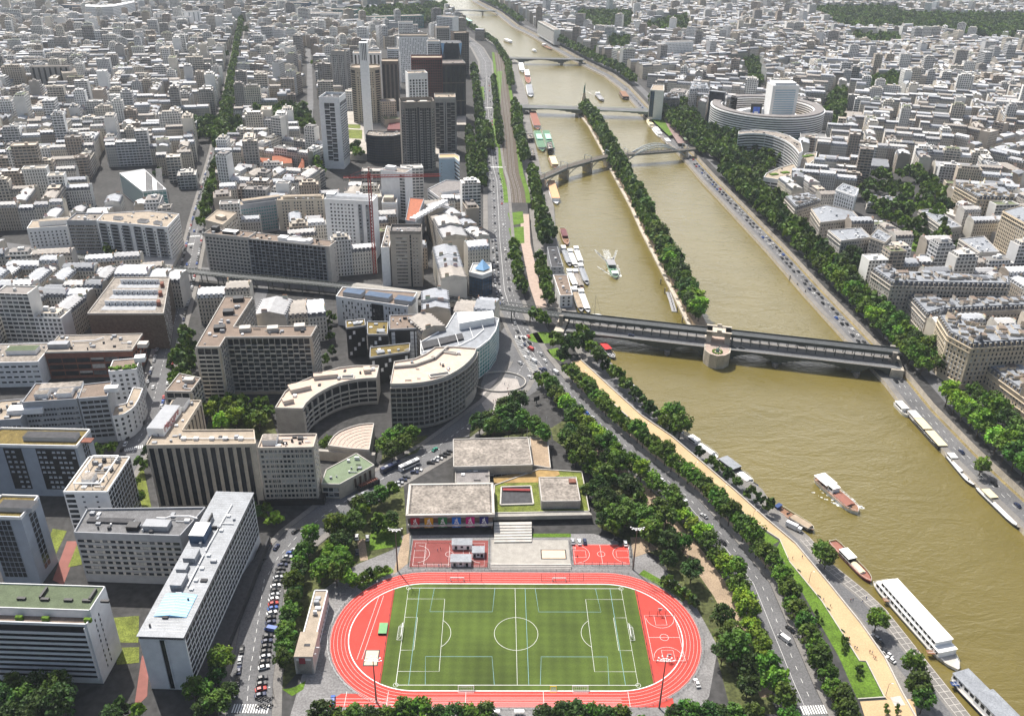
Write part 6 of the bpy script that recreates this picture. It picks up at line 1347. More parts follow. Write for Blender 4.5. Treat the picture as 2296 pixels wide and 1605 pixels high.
b = MB(); b.sheet(SP([(-11,41),(26,41),(26,60),(-11,60)]), .11); struct('paved_yard', b, 'concrete')
def stag(o, l, c, **k): return tag(o, l, c, **k)
def prop(name, label, cat, parts, org, group=None):
    rt_ = empty(name, (*org, 0) if len(org) == 2 else org, label, cat, group)
    for nm, mb, m in parts: mb.build(nm, m, rt_, (*org, 0) if len(org) == 2 else org)
    return rt_
# long jump pits
for (u0, v0, u1, v1, lab) in ((-61.2,-17,-56.2,-9.5,'sand pit with a dark rim on the red end left of the pitch'), (13,46.8,24,52.5,'sand pit on the grey yard below the concrete steps')):
    a = MB(); a.prism(SP([(u0-.5,v0-.5),(u1+.5,v0-.5),(u1+.5,v1+.5),(u0-.5,v1+.5)]), .1, .2); c = MB(); c.sheet(SP([(u0,v0),(u1,v0),(u1,v1),(u0,v1)]), .23); prop('sand_pit', lab, 'sand pit', [('rim', a, 'dark_frame'), ('sand', c, mat('pit_sand', (.68, .52, .38), .95, .08, .5))], SL((u0+u1)/2, (v0+v1)/2))
a = MB(); a.prism(SP([(-57.6,-1),(-54.1,-1),(-54.1,5),(-57.6,5)]), .1, 1.1, 0, 1); tag(a.build('landing_mat', ['dark_frame', mat('mat_green', (.17, .36, .17), .8, .08, .4)]), 'green high jump landing mat beside the left end of the pitch', 'landing mat')
# goals
def goal(u, v, dirx, lab, size=(7.3, 2.4), flat=False, m='white_paint'):
    w_, hh = size; a = MB(); n = MB()
    P = (lambda s, o, z: (*SL(u+dirx*o, v+s), z)) if not flat else (lambda s, o, z: (*SL(u+s, v+dirx*o), z))
    for s_ in (-1, 1):
        a.bar(P(s_*w_/2, 0, .1), P(s_*w_/2, 0, hh), .22); a.bar(P(s_*w_/2, 0, hh), P(s_*w_/2, 1.8, .1), .08); a.bar(P(s_*w_/2, 0, .15), P(s_*w_/2, 1.8, .15), .1)
    a.bar(P(-w_/2, 0, hh), P(w_/2, 0, hh), .22); a.bar(P(-w_/2, 1.8, .15), P(w_/2, 1.8, .15), .1)
    for k in range(9): s_ = -w_/2+w_*k/8; n.bar(P(s_, 0, hh), P(s_, 1.8, .15), .03)
    for k in range(1, 4): n.bar(P(-w_/2, 1.8*k/4, hh-(hh-.15)*k/4), P(w_/2, 1.8*k/4, hh-(hh-.15)*k/4), .03)
    prop('football_goal', lab, 'goal', [('frame', a, m), ('net', n, 'white_wall')], SL(u, v))
goal(-47.7, 0, -1, 'full size goal at the left end of the pitch'); goal(47.7, 0, 1, 'full size goal at the right end of the pitch')
goal(-26, 31.6, 1, 'small white goal on the far track edge, left one', (6, 2.0), True); goal(20, 31.6, 1, 'small white goal on the far track edge, right one', (6, 2.0), True)
goal(-20, -28.8, -1, 'small white goal on the near touchline, left one', (6, 2.0), True); goal(24.5, -28.8, -1, 'small white goal on the near touchline, right one', (6, 2.0), True); goal(14, -28.6, -1, 'little yellow training goal on the near touchline', (2.4, 1.4), True, mat('yellow_paint', (.6, .42, .02), .6))
# floodlight masts
for i, (u, v, hh, lab) in enumerate(((-54.1,-34.6,21.5,'near left floodlight mast rising from the red track'), (54,-37.6,25,'near right floodlight mast rising from the red track'), (-53.5,38.0,24.5,'far left floodlight mast beside the dark court'), (54.6,39.5,24.5,'far right floodlight mast beside the red court'))):
    p = SL(u, v); a = MB(); a.bar((*p, 0), (*p, hh), .75, n=8, w2=.35); h_ = MB(); f_ = MB()
    for k in range(6):
        t = math.pi*(k+.0)/5+(0 if v < 0 else math.pi); e = (p[0]+3.0*math.cos(t), p[1]+2.2*math.sin(t)); h_.bar((*p, hh-.4), (*e, hh), .13); f_.box(e, .9, .7, hh-.2, hh+.55, t)
        if k: t0 = math.pi*(k-1)/5+(0 if v < 0 else math.pi); h_.bar((p[0]+1.9*math.cos(t0), p[1]+1.4*math.sin(t0), hh-.2), (p[0]+1.9*math.cos(t), p[1]+1.4*math.sin(t), hh-.2), .16)
    rt_ = prop('floodlight_mast', lab, 'floodlight', [('mast', a, mat('mast_brown', (.14, .11, .09), .6)), ('lamp_frame', h_, 'white_paint')], p, 'floodlight masts round the track')
    for k in range(6):
        t = math.pi*k/5+(0 if v < 0 else math.pi); e = (p[0]+3.0*math.cos(t), p[1]+2.2*math.sin(t)); f_ = MB(); f_.box(e, .5, .4, hh-.1, hh+.3, t); f_.build('floodlamp', 'white_paint', rt_, (*p, 0))
def fence(name, lab, pts, hh=3.0, step=4.0, mesh_=True, m='dark_steel', z0=0.1):
    a = MB(); c = MB()
    for p, d in along(pts, step): a.bar((*p, z0), (*p, z0+hh), .12)
    for z in (z0+.1, z0+hh): 
        for p, q in zip(pts, pts[1:]): c.bar((*p, z), (*q, z), .07)
    if mesh_:
        for p, d in along(pts, .9): c.bar((*p, z0), (*p, z0+hh), .025, caps=False)
    prop(name, lab, 'fence', [('post', a, m), ('rail', c, m)], pts[0])
fence('mesh_fence', 'dark mesh fence between the pitch and the left red end', SP([(-53.9,26),(-53.9,-26)]), 1.3)
fence('mesh_fence', 'dark mesh fence between the pitch and the right red end', SP([(53.9,26),(53.9,-26)]), 1.3)
fence('court_fence', 'tall green mesh fence round the dark red court left of the steps', SP([(-49,59.5),(-49,40),(-11.8,40),(-11.8,60)]), 3.2, 3.5, m=mat('fence_green', (.05, .10, .07), .7).name)
fence('court_fence', 'mesh fence round the bright red basketball court', SP([(26.6,57),(26.6,41.8),(54.8,41.8),(55.6,57)]), 2.4, 3.5)
for u0, u1, v, lab in ((-31,-15,31.5,'ball stop net frame behind the left far goal'), (12,31,31.5,'ball stop net frame behind the right far goal'), (57.5,68,10,'ball stop net frame above the small court on the right red end'), (56.5,69,-15.5,'ball stop net frame below the small court on the right red end')): fence('ball_net', lab, SP([(u0,v),(u1,v)]), 4.5 if v > 20 else 3.2, (u1-u0)/3.01)
fence('track_rail', 'low grey railing round the outside of the running track', SP(oval(38.3, 20)+oval(38.3, 20)[:1]), 1.0, 3, False, 'steel')
# changing huts on the dark court
for k, (u, v, w_, d_, lab) in enumerate(((-24.7,55,9.4,4.6,'grey roofed site cabin at the back of the dark court'), (-24.8,43.5,9.4,5.2,'grey roofed site cabin at the front of the dark court'), (-16.9,49.5,5.6,4.6,'small white site cabin between the two grey roofed cabins'))):
    a = MB(); a.prism(SP([(u-w_/2,v-d_/2),(u+w_/2,v-d_/2),(u+w_/2,v+d_/2),(u-w_/2,v+d_/2)]), .12, 2.9); c = MB(); c.prism(SP([(u-w_/2-.2,v-d_/2-.2),(u+w_/2+.2,v-d_/2-.2),(u+w_/2+.2,v+d_/2+.2),(u-w_/2-.2,v+d_/2+.2)]), 2.9, 3.1); e = MB()
    for t in (-.3, 0, .3): q = SL(u+t*w_, v-d_/2-.03); e.box(q, 1.2, .06, .3 if t else 1.2, 2.3, SA)
    rt_ = prop('site_cabin', lab, 'cabin', [('wall', a, 'white_wall'), ('roof', c, 'zinc'), ('window', e, 'glass')], SL(u, v), 'site cabins on the dark court')
# terraces along the far straight
a = MB()
for k in range(4): a.prism(SP([(-11,38.6+k*.75),(26,38.6+k*.75),(26,39.35+k*.75),(-11,39.35+k*.75)]), 0, .4+k*.4)
tag(a.build('spectator_steps', 'pale_concrete'), 'long white spectator steps along the far straight of the track', 'steps')
for u, v, lab in ((-8.8,-40.5,'white glazed team shelter on the near edge, left one'), (.4,-40.5,'white glazed team shelter on the near edge, middle one')):
    a = MB(); a.prism(SP([(u-1.9,v-.6),(u+1.9,v-.6),(u+1.9,v+.6),(u-1.9,v+.6)]), 1.8, 1.95, bottom=True)
    for k in (-1.85, -.6, .6, 1.85): a.bar((*SL(u+k, v-.6), .1), (*SL(u+k, v-.6), 1.9), .12); a.bar((*SL(u+k, v+.55), .1), (*SL(u+k, v+.55), 1.9), .08)
    c = MB(); c.prism(SP([(u-1.7,v-.4),(u+1.7,v-.4),(u+1.7,v),(u-1.7,v)]), .3, .55, bottom=True); prop('team_shelter', lab, 'shelter', [('frame', a, 'white_paint'), ('bench', c, 'pale_concrete')], SL(u, v), 'team shelters by the track')
for (u, v, rot, lab) in ((62.2, 12.2, math.pi, 'basketball hoop above the small court on the right red end'), (61.6, -15.8, 0, 'basketball hoop below the small court on the right red end'), (27.2, 50, -math.pi/2, 'left basketball hoop of the bright red court'), (55, 50, math.pi/2, 'right basketball hoop of the bright red court')):
    p = SL(u, v); d = (-math.sin(rot), math.cos(rot)); a = MB(); a.bar((*p, .1), (*p, 2.9), .2); a.bar((*p, 2.8), (*add(p, mul(d, 1.2)), 3.3), .16); c = MB(); c.box(add(p, mul(d, 1.3)), 1.8, .12, 2.8, 3.9, rot); r_ = MB(); r_.box(add(p, mul(d, 1.6)), .5, .5, 3.0, 3.06, rot)
    prop('basketball_hoop', lab, 'basketball hoop', [('post', a, 'dark_steel'), ('backboard', c, 'white_paint'), ('rim', r_, 'red_steel')], p, 'basketball hoops')
b = MB()
for px in ([(826,1235),(905,1222),(890,1180),(850,1170),(830,1200)], [(1420,1240),(1480,1210),(1440,1190),(1420,1200)], [(633,1545),(660,1540),(686,1525),(680,1545),(655,1560)], [(1108,1205),(1280,1204),(1280,1196),(1110,1196)]): b.sheet(GL(px), .12)
for line in (GL([(806,1320),(840,1295),(880,1276)]), GL([(1438,1282),(1480,1306),(1520,1330),(1536,1345)])): b.ribbon(line, -2, 2, .12)
struct('grass_patch', b, 'lawn')
b = MB()
for px in ([(1413,1204),(1440,1204),(1478,1230),(1420,1250)], [(880,1290),(905,1200),(918,1195),(918,1260)], [(800,1210),(818,1208),(825,1255),(808,1258)]): b.sheet(GL(px), .13)
struct('earth_path', b, 'earth')
# ------------------------------------------------------------------ trees
def leaf_mat():
    m = bpy.data.materials.new('foliage'); m.use_nodes = True; MATS['leaf'] = m; nt = m.node_tree; L = nt.links.new; bs = nt.nodes['Principled BSDF']
    at = nd(nt, 'ShaderNodeAttribute', attribute_name='tint'); oi = nd(nt, 'ShaderNodeObjectInfo')
    hs = nd(nt, 'ShaderNodeHueSaturation'); L(at.outputs['Color'], hs.inputs['Color']); L(math_node(nt, 'MULTIPLY_ADD', oi.outputs['Random'], .05, .475), hs.inputs['Hue']); L(math_node(nt, 'MULTIPLY_ADD', oi.outputs['Random'], .55, .72), hs.inputs['Value'])
    L(hs.outputs[0], bs.inputs['Base Color']); bs.inputs['Roughness'].default_value = .6; bs.inputs['Specular IOR Level'].default_value = .25
    tr = nd(nt, 'ShaderNodeBsdfTranslucent'); L(hs.outputs[0], tr.inputs['Color']); mx = nd(nt, 'ShaderNodeMixShader'); mx.inputs[0].default_value = .22; L(bs.outputs[0], mx.inputs[1]); L(tr.outputs[0], mx.inputs[2]); L(mx.outputs[0], nt.nodes['Material Output'].inputs['Surface'])
leaf_mat()
def crown_arrays(seed, R_, Hc, z0, nclump, nleaf, ls, col, taper=.0):
    """leaf quads in clumps through an ellipsoid crown; returns verts (n,3), quads, tints"""
    g_ = np.random.default_rng(seed); V, T = [], []
    for c in range(nclump):
        d = g_.normal(size=3); d /= np.linalg.norm(d); rr = g_.uniform(.45, .88)**.7
        if d[2] < -.55: d[2] = -d[2]*.3
        zc = d[2]*rr; k = 1-taper*max(0, zc)
        ctr = np.array([d[0]*R_*rr*k, d[1]*R_*rr*k, z0+Hc*.5+zc*Hc*.5]); cr = R_*g_.uniform(.24, .40)
        cv = g_.uniform(.62, 1.42); hu = g_.uniform(-.12, .18); base = np.array(col)*cv*np.array([1+hu, 1, 1-hu])
        for l in range(nleaf):
            n = g_.normal(size=3); n /= np.linalg.norm(n); p = ctr+n*cr*g_.uniform(.55, 1.05)*np.array([1, 1, .8])
            n = n*.8+g_.normal(size=3)*.5+np.array([0, 0, .35]); n /= np.linalg.norm(n)
            a = np.cross(n, g_.normal(size=3)); a /= np.linalg.norm(a); b_ = np.cross(n, a); s = ls*g_.uniform(.6, 1.25)
            V += [p-a*s-b_*s*.7, p+a*s-b_*s*.7, p+a*s*.8+b_*s*.7, p-a*s*.8+b_*s*.7]; T.append(np.append(base*g_.uniform(.75, 1.25), 0))
    V = np.array(V, dtype=np.float32); Q = np.arange(len(V), dtype=np.int32).reshape(-1, 4); return V, Q, np.array(T, dtype=np.float32)
def np_mesh(name, V, Q, T, m):
    me = bpy.data.meshes.new(name); me.vertices.add(len(V)); me.vertices.foreach_set('co', V.ravel()); n = len(Q); me.loops.add(n*4); me.loops.foreach_set('vertex_index', Q.ravel()); me.polygons.add(n)
    me.polygons.foreach_set('loop_start', np.arange(0, n*4, 4, dtype=np.int32)); me.update(calc_edges=True); me.materials.append(MATS[m])
    at = me.attributes.new('tint', 'FLOAT_COLOR', 'FACE'); at.data.foreach_set('color', T.ravel()); return me
GREENS = [(.076, .150, .014), (.056, .120, .013), (.100, .182, .014), (.038, .086, .016), (.14, .25, .018)]
def trunk_mb(R_, H_, z0, seed):
    rg = random.Random(seed); b = MB(); b.bar((0, 0, 0), (0, 0, z0+.6), .55, n=7, w2=.38)
    for k in range(5):
        t = k*1.256+rg.uniform(-.4, .4); r = R_*rg.uniform(.45, .7); b.bar((0, 0, z0*.8), (r*math.cos(t), r*math.sin(t), z0+(H_-z0)*rg.uniform(.3, .65)), .26, n=5, w2=.08)
    b.bar((0, 0, z0), (.2, .1, z0+(H_-z0)*.75), .36, n=6, w2=.1); return b
TPROTO = {}
for kind, (cnt, R_, H_, z0, nc, nl, ls, cols, tp) in {'plane': (4, 4.5, 12.5, 3.2, 46, 34, .42, (0, 1, 2, 0), 0), 'dark': (3, 4.5, 12, 2.4, 44, 34, .42, (3, 1, 3), 0), 'light': (2, 4.5, 12, 3.0, 40, 32, .42, (4, 2), 0), 'poplar': (1, 2.6, 16, 1.5, 40, 30, .38, (1,), .5), 'bush': (2, 2.0, 3.0, .2, 16, 26, .3, (0, 2), 0), 'cedar': (1, 5.5, 11, 2.5, 36, 34, .36, (3,), .7)}.items():
    for i in range(cnt):
        V, Q, T = crown_arrays(hash((len(kind), i, nc)) % 9999, R_, H_-z0, z0, nc, nl, ls, GREENS[cols[i]] if kind != 'cedar' else (.075, .10, .085), tp); me = np_mesh('crown', V, Q, T, 'leaf')
        o = trunk_mb(R_, H_, z0, i).build('trunk', 'bark'); tm = o.data; bpy.data.objects.remove(o); TPROTO.setdefault(kind, []).append((me, tm, R_, H_))
LOWS = []
for i in range(5): LOWS.append(crown_arrays(900+i, 1.0, 1.9, .35, 15, 13, .24, GREENS[i % 4], 0))
TREES = []
def tree(x, y, z, r, kind, row, desc): 
    X, Y = PX(x, y, z+6); d2 = x*x+y*y+CAMH**2; vis = -40 < X < 2340 and -25 < Y < 1720; TREES.append([r*r*3/d2 if vis else 0, vis, x, y, z, r, kind, row, desc, X, Y])
rgT = random.Random(17)
def trow(line, step, r, kinds, row, z=0.0, jit=.7, desc='leafy tree', start=1.0):
    for p, d in along(line, step, start, jit, rgT): tree(p[0], p[1], z, r*rgT.uniform(.85, 1.15), rgT.choice(kinds), row, desc)
def tfill(px, step, r, kinds, row, z=0.0, desc='leafy tree', dens=1.0):
    P = GL(px, z); X = [p[0] for p in P]; Y = [p[1] for p in P]; x = min(X)
    while x < max(X):
        y = min(Y)
        while y < max(Y):
            p = (x+rgT.uniform(-.35, .35)*step, y+rgT.uniform(-.35, .35)*step)
            if inside(P, p) and rgT.random() < dens: tree(p[0], p[1], z, r*rgT.uniform(.75, 1.25), rgT.choice(kinds), row, desc)
            y += step
        x += step
def tpts(pts, r, kinds, row, z=0.0, desc='leafy tree'):
    for x, y in pts: p = G(x, y, z); tree(p[0], p[1], z, r*rgT.uniform(.9, 1.1), rgT.choice(kinds), row, desc)
P3, D2, L2 = ('plane',), ('dark',), ('light', 'plane')
trow(offset(Q1, -10.6)[1:9], 6.3, 4.2, P3, 'row between the quay road and the sand path', desc='dense green plane tree'); trow(GL([(1058,440),(1056,360),(1052,300)]), 8, 4.6, ('dark', 'plane'), 'second row by the feet of the towers', desc='dark green tree')
trow(offset(Q1, 11.0)[1:9], 7.6, 4.2, ('plane', 'light'), 'row on the stadium side of the quay road', desc='airy green plane tree')
tfill([(1240,975),(1290,930),(1360,1040),(1440,1115),(1520,1225),(1575,1330),(1535,1335),(1470,1245),(1390,1200),(1345,1180),(1340,1080),(1250,1040)], 8.5, 4.3, ('dark', 'plane', 'dark'), 'grove between the sports halls and the quay road', desc='dark green tree')
tfill([(1325,1180),(1400,1190),(1410,1225),(1330,1200)], 6.5, 3.4, D2, 'strip behind the red basketball court', desc='small dark tree'); tfill([(1322,1150),(1312,1040),(1345,1060),(1365,1180)], 7, 4, ('plane', 'dark'), 'edge of the grass roofed terrace', desc='green tree'); tfill([(1590,1390),(1650,1400),(1720,1560),(1660,1600),(1610,1500)], 8, 4.6, D2, 'dark grove right of the running track', desc='dark green tree')
trow(SP([(-73, -47), (-30, -46), (-8, -46)]), 6.0, 3.7, ('plane', 'dark'), 'row along the near edge left of the team shelters', desc='dark green tree'); trow(SP([(9, -46.5), (40, -46)]), 5.6, 3.7, ('plane', 'dark'), 'row along the near edge below the pitch', desc='dark green tree'); trow(SP([(57, -46), (88, -47)]), 5.6, 3.8, D2, 'row along the near edge right of the track', desc='dark green tree'); trow(SP([(22, -54), (64, -54)]), 7, 4, ('light',), 'bright row at the bottom edge', desc='bright green tree')
trow(GL([(640,1505),(650,1420),(662,1340),(680,1270),(705,1225)]), 5.2, 3.6, ('plane', 'dark'), 'row behind the parked cars', desc='dense green tree')
tfill([(700,1250),(745,1190),(800,1200),(805,1300),(760,1340),(712,1330)], 7.5, 4.2, ('plane', 'dark', 'light'), 'park left of the far track bend', desc='green tree'); tfill([(820,1180),(900,1170),(905,1215),(850,1225)], 6.5, 3.2, ('plane', 'dark'), 'lawn beside the dark red court', desc='green tree')
tpts([(750,1195),(770,1190)], 4.5, ('cedar',), 'lawn by the curved street', desc='blue grey cedar'); tpts([(805,1150),(830,1140),(855,1128),(880,1122),(815,1170)], 3.6, D2, 'strip beside the parked coaches', desc='dark green tree')
tpts([(1075,975),(1098,965),(1125,955),(1105,985),(1140,985),(1150,950),(1170,975),(1195,985),(1215,1000),(1130,930),(1160,930)], 4.8, ('plane', 'dark'), 'grove behind the rear sports hall', desc='large green tree')
tpts([(862,1025),(880,1005),(897,992),(925,1000),(905,1020),(880,1035)], 4.2, P3, 'clump between the curved buildings and the street', desc='bright green tree'); tpts([(618,1185),(600,1165),(575,1170),(735,1012)], 3.4, ('light', 'dark'), 'foot of the cream office tower', desc='small green tree')
tfill([(465,930),(520,915),(612,925),(612,965),(560,985),(470,975)], 7.5, 4.0, ('light', 'light', 'plane'), 'court behind the striped hotel', desc='bright green tree'); tfill([(380,810),(430,745),(440,905),(372,868)], 7, 3.6, D2, 'strip beside the tree street', desc='dark green tree')
tfill([(-40,1560),(160,1545),(170,1640),(-40,1640)], 7.5, 4.2, D2, 'dark grove at the bottom left corner', desc='dark green tree'); tfill([(240,1600),(330,1570),(330,1640),(250,1640)], 6.5, 3.4, D2, 'clump in front of the long hotel slab', desc='dark green tree'); tfill([(440,1565),(520,1480),(530,1600),(440,1640)], 6.5, 3.6, ('dark', 'plane'), 'grove between the long hotel slab and the street', desc='dark green tree')
tpts([(300,1100),(312,1135),(320,1060),(335,1030),(565,1130),(575,1165),(225,1030),(250,1020)], 3.0, D2, 'gardens around the white framed block', desc='small dark tree')
trow(offset(WL, 9.5)[11:16], 8.5, 3.5, ('plane', 'light'), 'row on the low quay under the river wall', z=ZQ, desc='slender green tree'); tpts([(1510,958),(1497,955),(1522,985)], 5.2, P3, 'low quay by the moored barges', z=ZQ, desc='tall green tree')
tpts([(1565,1030),(1592,1050),(1610,1062),(1630,1082),(1650,1098),(1680,1122),(1700,1135),(1722,1150)], 2.8, P3, 'quay beside the houseboats', z=ZQ, desc='small green tree'); tpts([(1838,1262),(1848,1275),(1960,1415),(2040,1520),(2050,1575),(2062,1600)], 4.2, P3, 'paved low quay by the white restaurant ship', z=ZQ, desc='round green tree')
trow(ISM[1:], 5.6, 5.9, ('plane', 'dark', 'light'), 'island row', z=-2.2, jit=2.2, desc='bushy green tree'); trow(offset(ISM, 3.5)[1:], 7.5, 4.6, ('dark', 'plane'), 'second island row', z=-2.2, jit=1.5, desc='bushy green tree'); tpts([(1392,372),(1384,358),(1378,345),(1396,390)], 5.5, ('poplar',), 'island by the railway bridge', z=-2, desc='tall dark poplar')
rqt = offset(WR, -22.5)
trow(rqt[2:6], 8.5, 5.8, ('plane', 'light'), 'right bank quay row nearest the bridge', desc='bright green plane tree'); trow(rqt[6:12], 7.5, 5.6, ('light', 'plane', 'plane'), 'right bank quay row', desc='bright green plane tree'); trow(offset(WR, -36)[6:11], 9, 5.2, ('dark', 'plane'), 'second right bank quay row', desc='dark green tree'); trow(offset(WR, -38)[3:6], 9, 5.4, ('plane', 'dark'), 'second right bank row near the bridge', desc='green plane tree')
tpts([(2195,1065)], 4.2, ('light',), 'verge beside the moored houseboats', z=ZR, desc='pale green willow'); tpts([(1890,580),(1905,600),(1885,610),(1915,615),(1900,640),(1880,630)], 6, D2, 'clump beside the third quay block', desc='large dark tree')
trow(rqt[12:17], 8, 5.2, P3, 'quay row below the round building', desc='green plane tree'); trow(rqt[17:22], 8, 6.2, D2, 'quay row beyond the road bridge', desc='dark round plane tree'); trow(rqt[22:25], 9, 6, D2, 'farthest quay row', desc='dark round plane tree')
trow(GL([(1192,395),(1200,440),(1212,500),(1222,560)]), 6.5, 5, ('light', 'plane'), 'left bank river row above the barges', z=-1, desc='bright green tree'); trow(GL([(1210,600),(1222,660),(1228,690)]), 6.5, 4.2, P3, 'left bank river row by the flat roofed quay buildings', desc='green tree'); trow(GL([(1205,470),(1225,520),(1238,545)]), 7, 5, P3, 'second river row above the barges', z=-2, desc='dark green tree'); trow(GL([(1150,565),(1160,620),(1168,665)]), 6, 4, ('plane', 'dark'), 'row beside the riverside walk', desc='green tree')
trow(GL([(1078,430),(1080,360),(1076,290),(1070,220),(1062,160)]), 7.5, 5.2, ('dark', 'plane'), 'row between the towers and the riverside road', desc='dark green tree'); trow(GL([(1096,345),(1092,300)]), 7, 5.5, D2, 'clump on the riverside garden', desc='large dark tree'); trow(GL([(1178,372),(1160,300),(1155,250)]), 7.5, 5.6, P3, 'row between the railway and the river', desc='green tree'); trow(GL([(1146,200),(1138,150),(1112,105),(1075,80),(1045,60)]), 8.5, 5, ('dark', 'plane'), 'far left bank river row', desc='dark tree'); trow(GL([(1122,330),(1115,260),(1106,180)]), 8, 4, P3, 'thin row beside the railway', desc='green tree')
trow(offset(LS, 0)[6:], 9, 4.6, D2, 'avenue of the far left bank', desc='dark street tree'); trow(offset(LS, -6)[5:8], 9, 4.6, D2, 'avenue of the far left bank', desc='dark street tree')
tpts([(1216,735),(1200,728)], 4.8, ('dark',), 'round lawn by the bridge head', desc='large dark tree'); tpts([(1250,790),(1262,815),(1275,795),(1285,775),(1305,760),(1318,780),(1325,800),(1300,790),(1340,815)], 4.2, P3, 'bridge head garden', desc='green tree'); tpts([(1240,765)], 2.6, ('light',), 'edge of the round lawn', desc='yellow green tree')
tpts([(738,745),(742,770),(746,800),(732,820),(728,720),(744,725)], 2.8, ('dark', 'plane'), 'narrow garden path by the dark flats', desc='slim green tree'); tpts([(252,585),(245,575),(455,515)], 4.2, D2, 'front of the long white slab', desc='dark street tree'); tpts([(712,385),(706,370),(718,398),(700,360),(790,352),(800,345),(805,360)], 5.5, D2, 'foot of the white tapering tower', desc='large dark tree')
for i, px in enumerate(GARD):
    far_ = i in (4, 5, 6, 7, 8, 9, 10, 13); tfill(px, 12 if far_ else 9.0, 6.5 if far_ else 5.0, D2 if far_ else ('dark', 'plane', 'dark'), 'wooded garden', desc='dark garden tree', dens=.92 if i > 1 else .42)
for _ in range(500):                                        # courts and street corners through the town
    x = rgT.uniform(-1500, 1700); y = rgT.uniform(700, 3000); i, j = int((x-OX0)/OCELL), int((y-OY0)/OCELL)
    if not OCC[i, j]: tree(x, y, 0, rgT.uniform(3, 5.5), 'dark', 'town courts', 'dark tree')
trow(SP([(66, 30), (72, 24), (78, 14)]), 2.6, 2, ('bush',), 'hedge outside the far right bend', desc='clipped bush'); trow(SP([(-72, 26), (-64, 33), (-57, 37)]), 2.6, 2, ('bush',), 'hedge outside the far left bend', desc='clipped bush')
BUSHES = [(1925,1345)]
for i in range(26): 
    p = G(*rgT.choice([(1836+rgT.uniform(-8,8), 1390+rgT.uniform(-20,20)), (1892+rgT.uniform(-6,6), 1448+rgT.uniform(-16,16)), (1925+rgT.uniform(-5,5), 1512+rgT.uniform(-14,14)), (2000+rgT.uniform(-18,18), 1594+rgT.uniform(-8,8))])); tree(p[0], p[1], 0, .8, 'bush', 'flower bed by the sand path', 'low flowering bush')
TREES.sort(key=lambda t: -t[0]); N_TREE = 300; SINGLE_T = TREES[:N_TREE]; rest = [t for t in TREES[N_TREE:] if t[1] or t[0] == 0]
rows = {}
for t in TREES: rows.setdefault((t[8], t[7]), []).append(t)
for key, ts in rows.items():
    if 'row' in key[1] or 'hedge' in key[1] or 'avenue' in key[1]: ts.sort(key=lambda t: -t[10])
    else: ts.sort(key=lambda t: t[9])
    for i, t in enumerate(ts):
        isrow = 'row' in key[1] or 'hedge' in key[1] or 'avenue' in key[1]; w_ = 'from the near end' if isrow else 'from the left'
        t.append('%s %s %s in the %s' % (nth(i), key[0], w_, key[1]) if len(ts) > 1 else 'lone %s at the %s' % key)
for t in SINGLE_T:
    me, tm, R_, H_ = TPROTO[t[6]][rgT.randrange(len(TPROTO[t[6]]))]; s_ = t[5]*1.13/R_; rt_ = empty('bush' if t[6] == 'bush' else 'tree', (t[2], t[3], t[4]), ' '.join(t[-1].split()[:16]), 'bush' if t[6] == 'bush' else 'tree', t[7], rgT.uniform(0, 6.28)); rt_.scale = (s_, s_, s_*rgT.uniform(.85, 1.12))
    for nm, mm in (('crown', me), ('trunk', tm)): o = bpy.data.objects.new(nm, mm); COL.objects.link(o); o.parent = rt_
VV, QQ, TT = [], [], []; off = 0; gR = np.random.default_rng(4)
for t in rest:
    V, Q, T = LOWS[gR.integers(5)]; a = gR.uniform(0, 6.28); c, s = math.cos(a), math.sin(a); r = t[5]*1.15
    W = np.empty_like(V); W[:, 0] = (V[:, 0]*c-V[:, 1]*s)*r+t[2]; W[:, 1] = (V[:, 0]*s+V[:, 1]*c)*r+t[3]; W[:, 2] = V[:, 2]*r*1.25+t[4]; VV.append(W); QQ.append(Q+off); off += len(V); TT.append(T*np.float32(gR.uniform(.7, 1.15)))
o = bpy.data.objects.new('distant_trees', np_mesh('distant_trees', np.concatenate(VV), np.concatenate(QQ), np.concatenate(TT), 'leaf')); COL.objects.link(o); tag(o, 'mass of distant park, avenue and garden trees', 'trees', kind='stuff')
print('TREES', len(TREES), 'rest', len(rest))
# ------------------------------------------------------------------ bridges
def frame(a, b):
    d = unit(sub(b, a)); n = perp(d); return (lambda s, o: (a[0]+d[0]*s+n[0]*o, a[1]+d[1]*s+n[1]*o)), dist(a, b), d, n
def parts(rt_, org, **kw):
    for nm, (mb, m) in kw.items(): mb.build(nm, m, rt_, org)
mat('bridge_iron', (.075, .085, .078), .6, .2, .5); mat('bridge_paint', (.20, .23, .24), .6, .12, .4); mat('pale_iron', (.42, .47, .50), .6, .1, .4)
# two storey bridge by the island
VA, VB = G(1270, 706, 9), G(1997, 786, 9); F, LB, d_, n_ = frame(VA, VB); org = (*F(LB/2, 0), -7); root = empty('viaduct_bridge', org, 'two storey stone and iron bridge carrying road and metro viaduct past the island tip', 'bridge')
S0, S1 = 2, LB+6; sC = (sub(G(1612, 748, 9), VA)[0]*d_[0]+sub(G(1612, 748, 9), VA)[1]*d_[1])
def pr(mb, s0, s1, o0, o1, z0, z1, m=0): mb.prism([F(s0, o0), F(s1, o0), F(s1, o1), F(s0, o1)], z0, z1, m, bottom=True)
b = MB(); pr(b, S0, S1, -12.5, 12.5, .6, 2.0); b.build('road_deck', 'bridge_iron', root, org)
for o0, o1 in ((-11.3, -4.8), (4.8, 11.3)): b = MB(); pr(b, S0, S1, o0, o1, 2.0, 2.06); b.build('roadway', 'asphalt', root, org)
b = MB()
for o in (-3.0, 3.0): pr(b, S0, S1, o-1.8, o+1.8, 2.0, 2.16)
for o in (-11.9, 11.9): pr(b, S0, S1, o-.6, o+.6, 2.0, 2.16)
b.build('footway', 'pavement', root, org); b = MB()
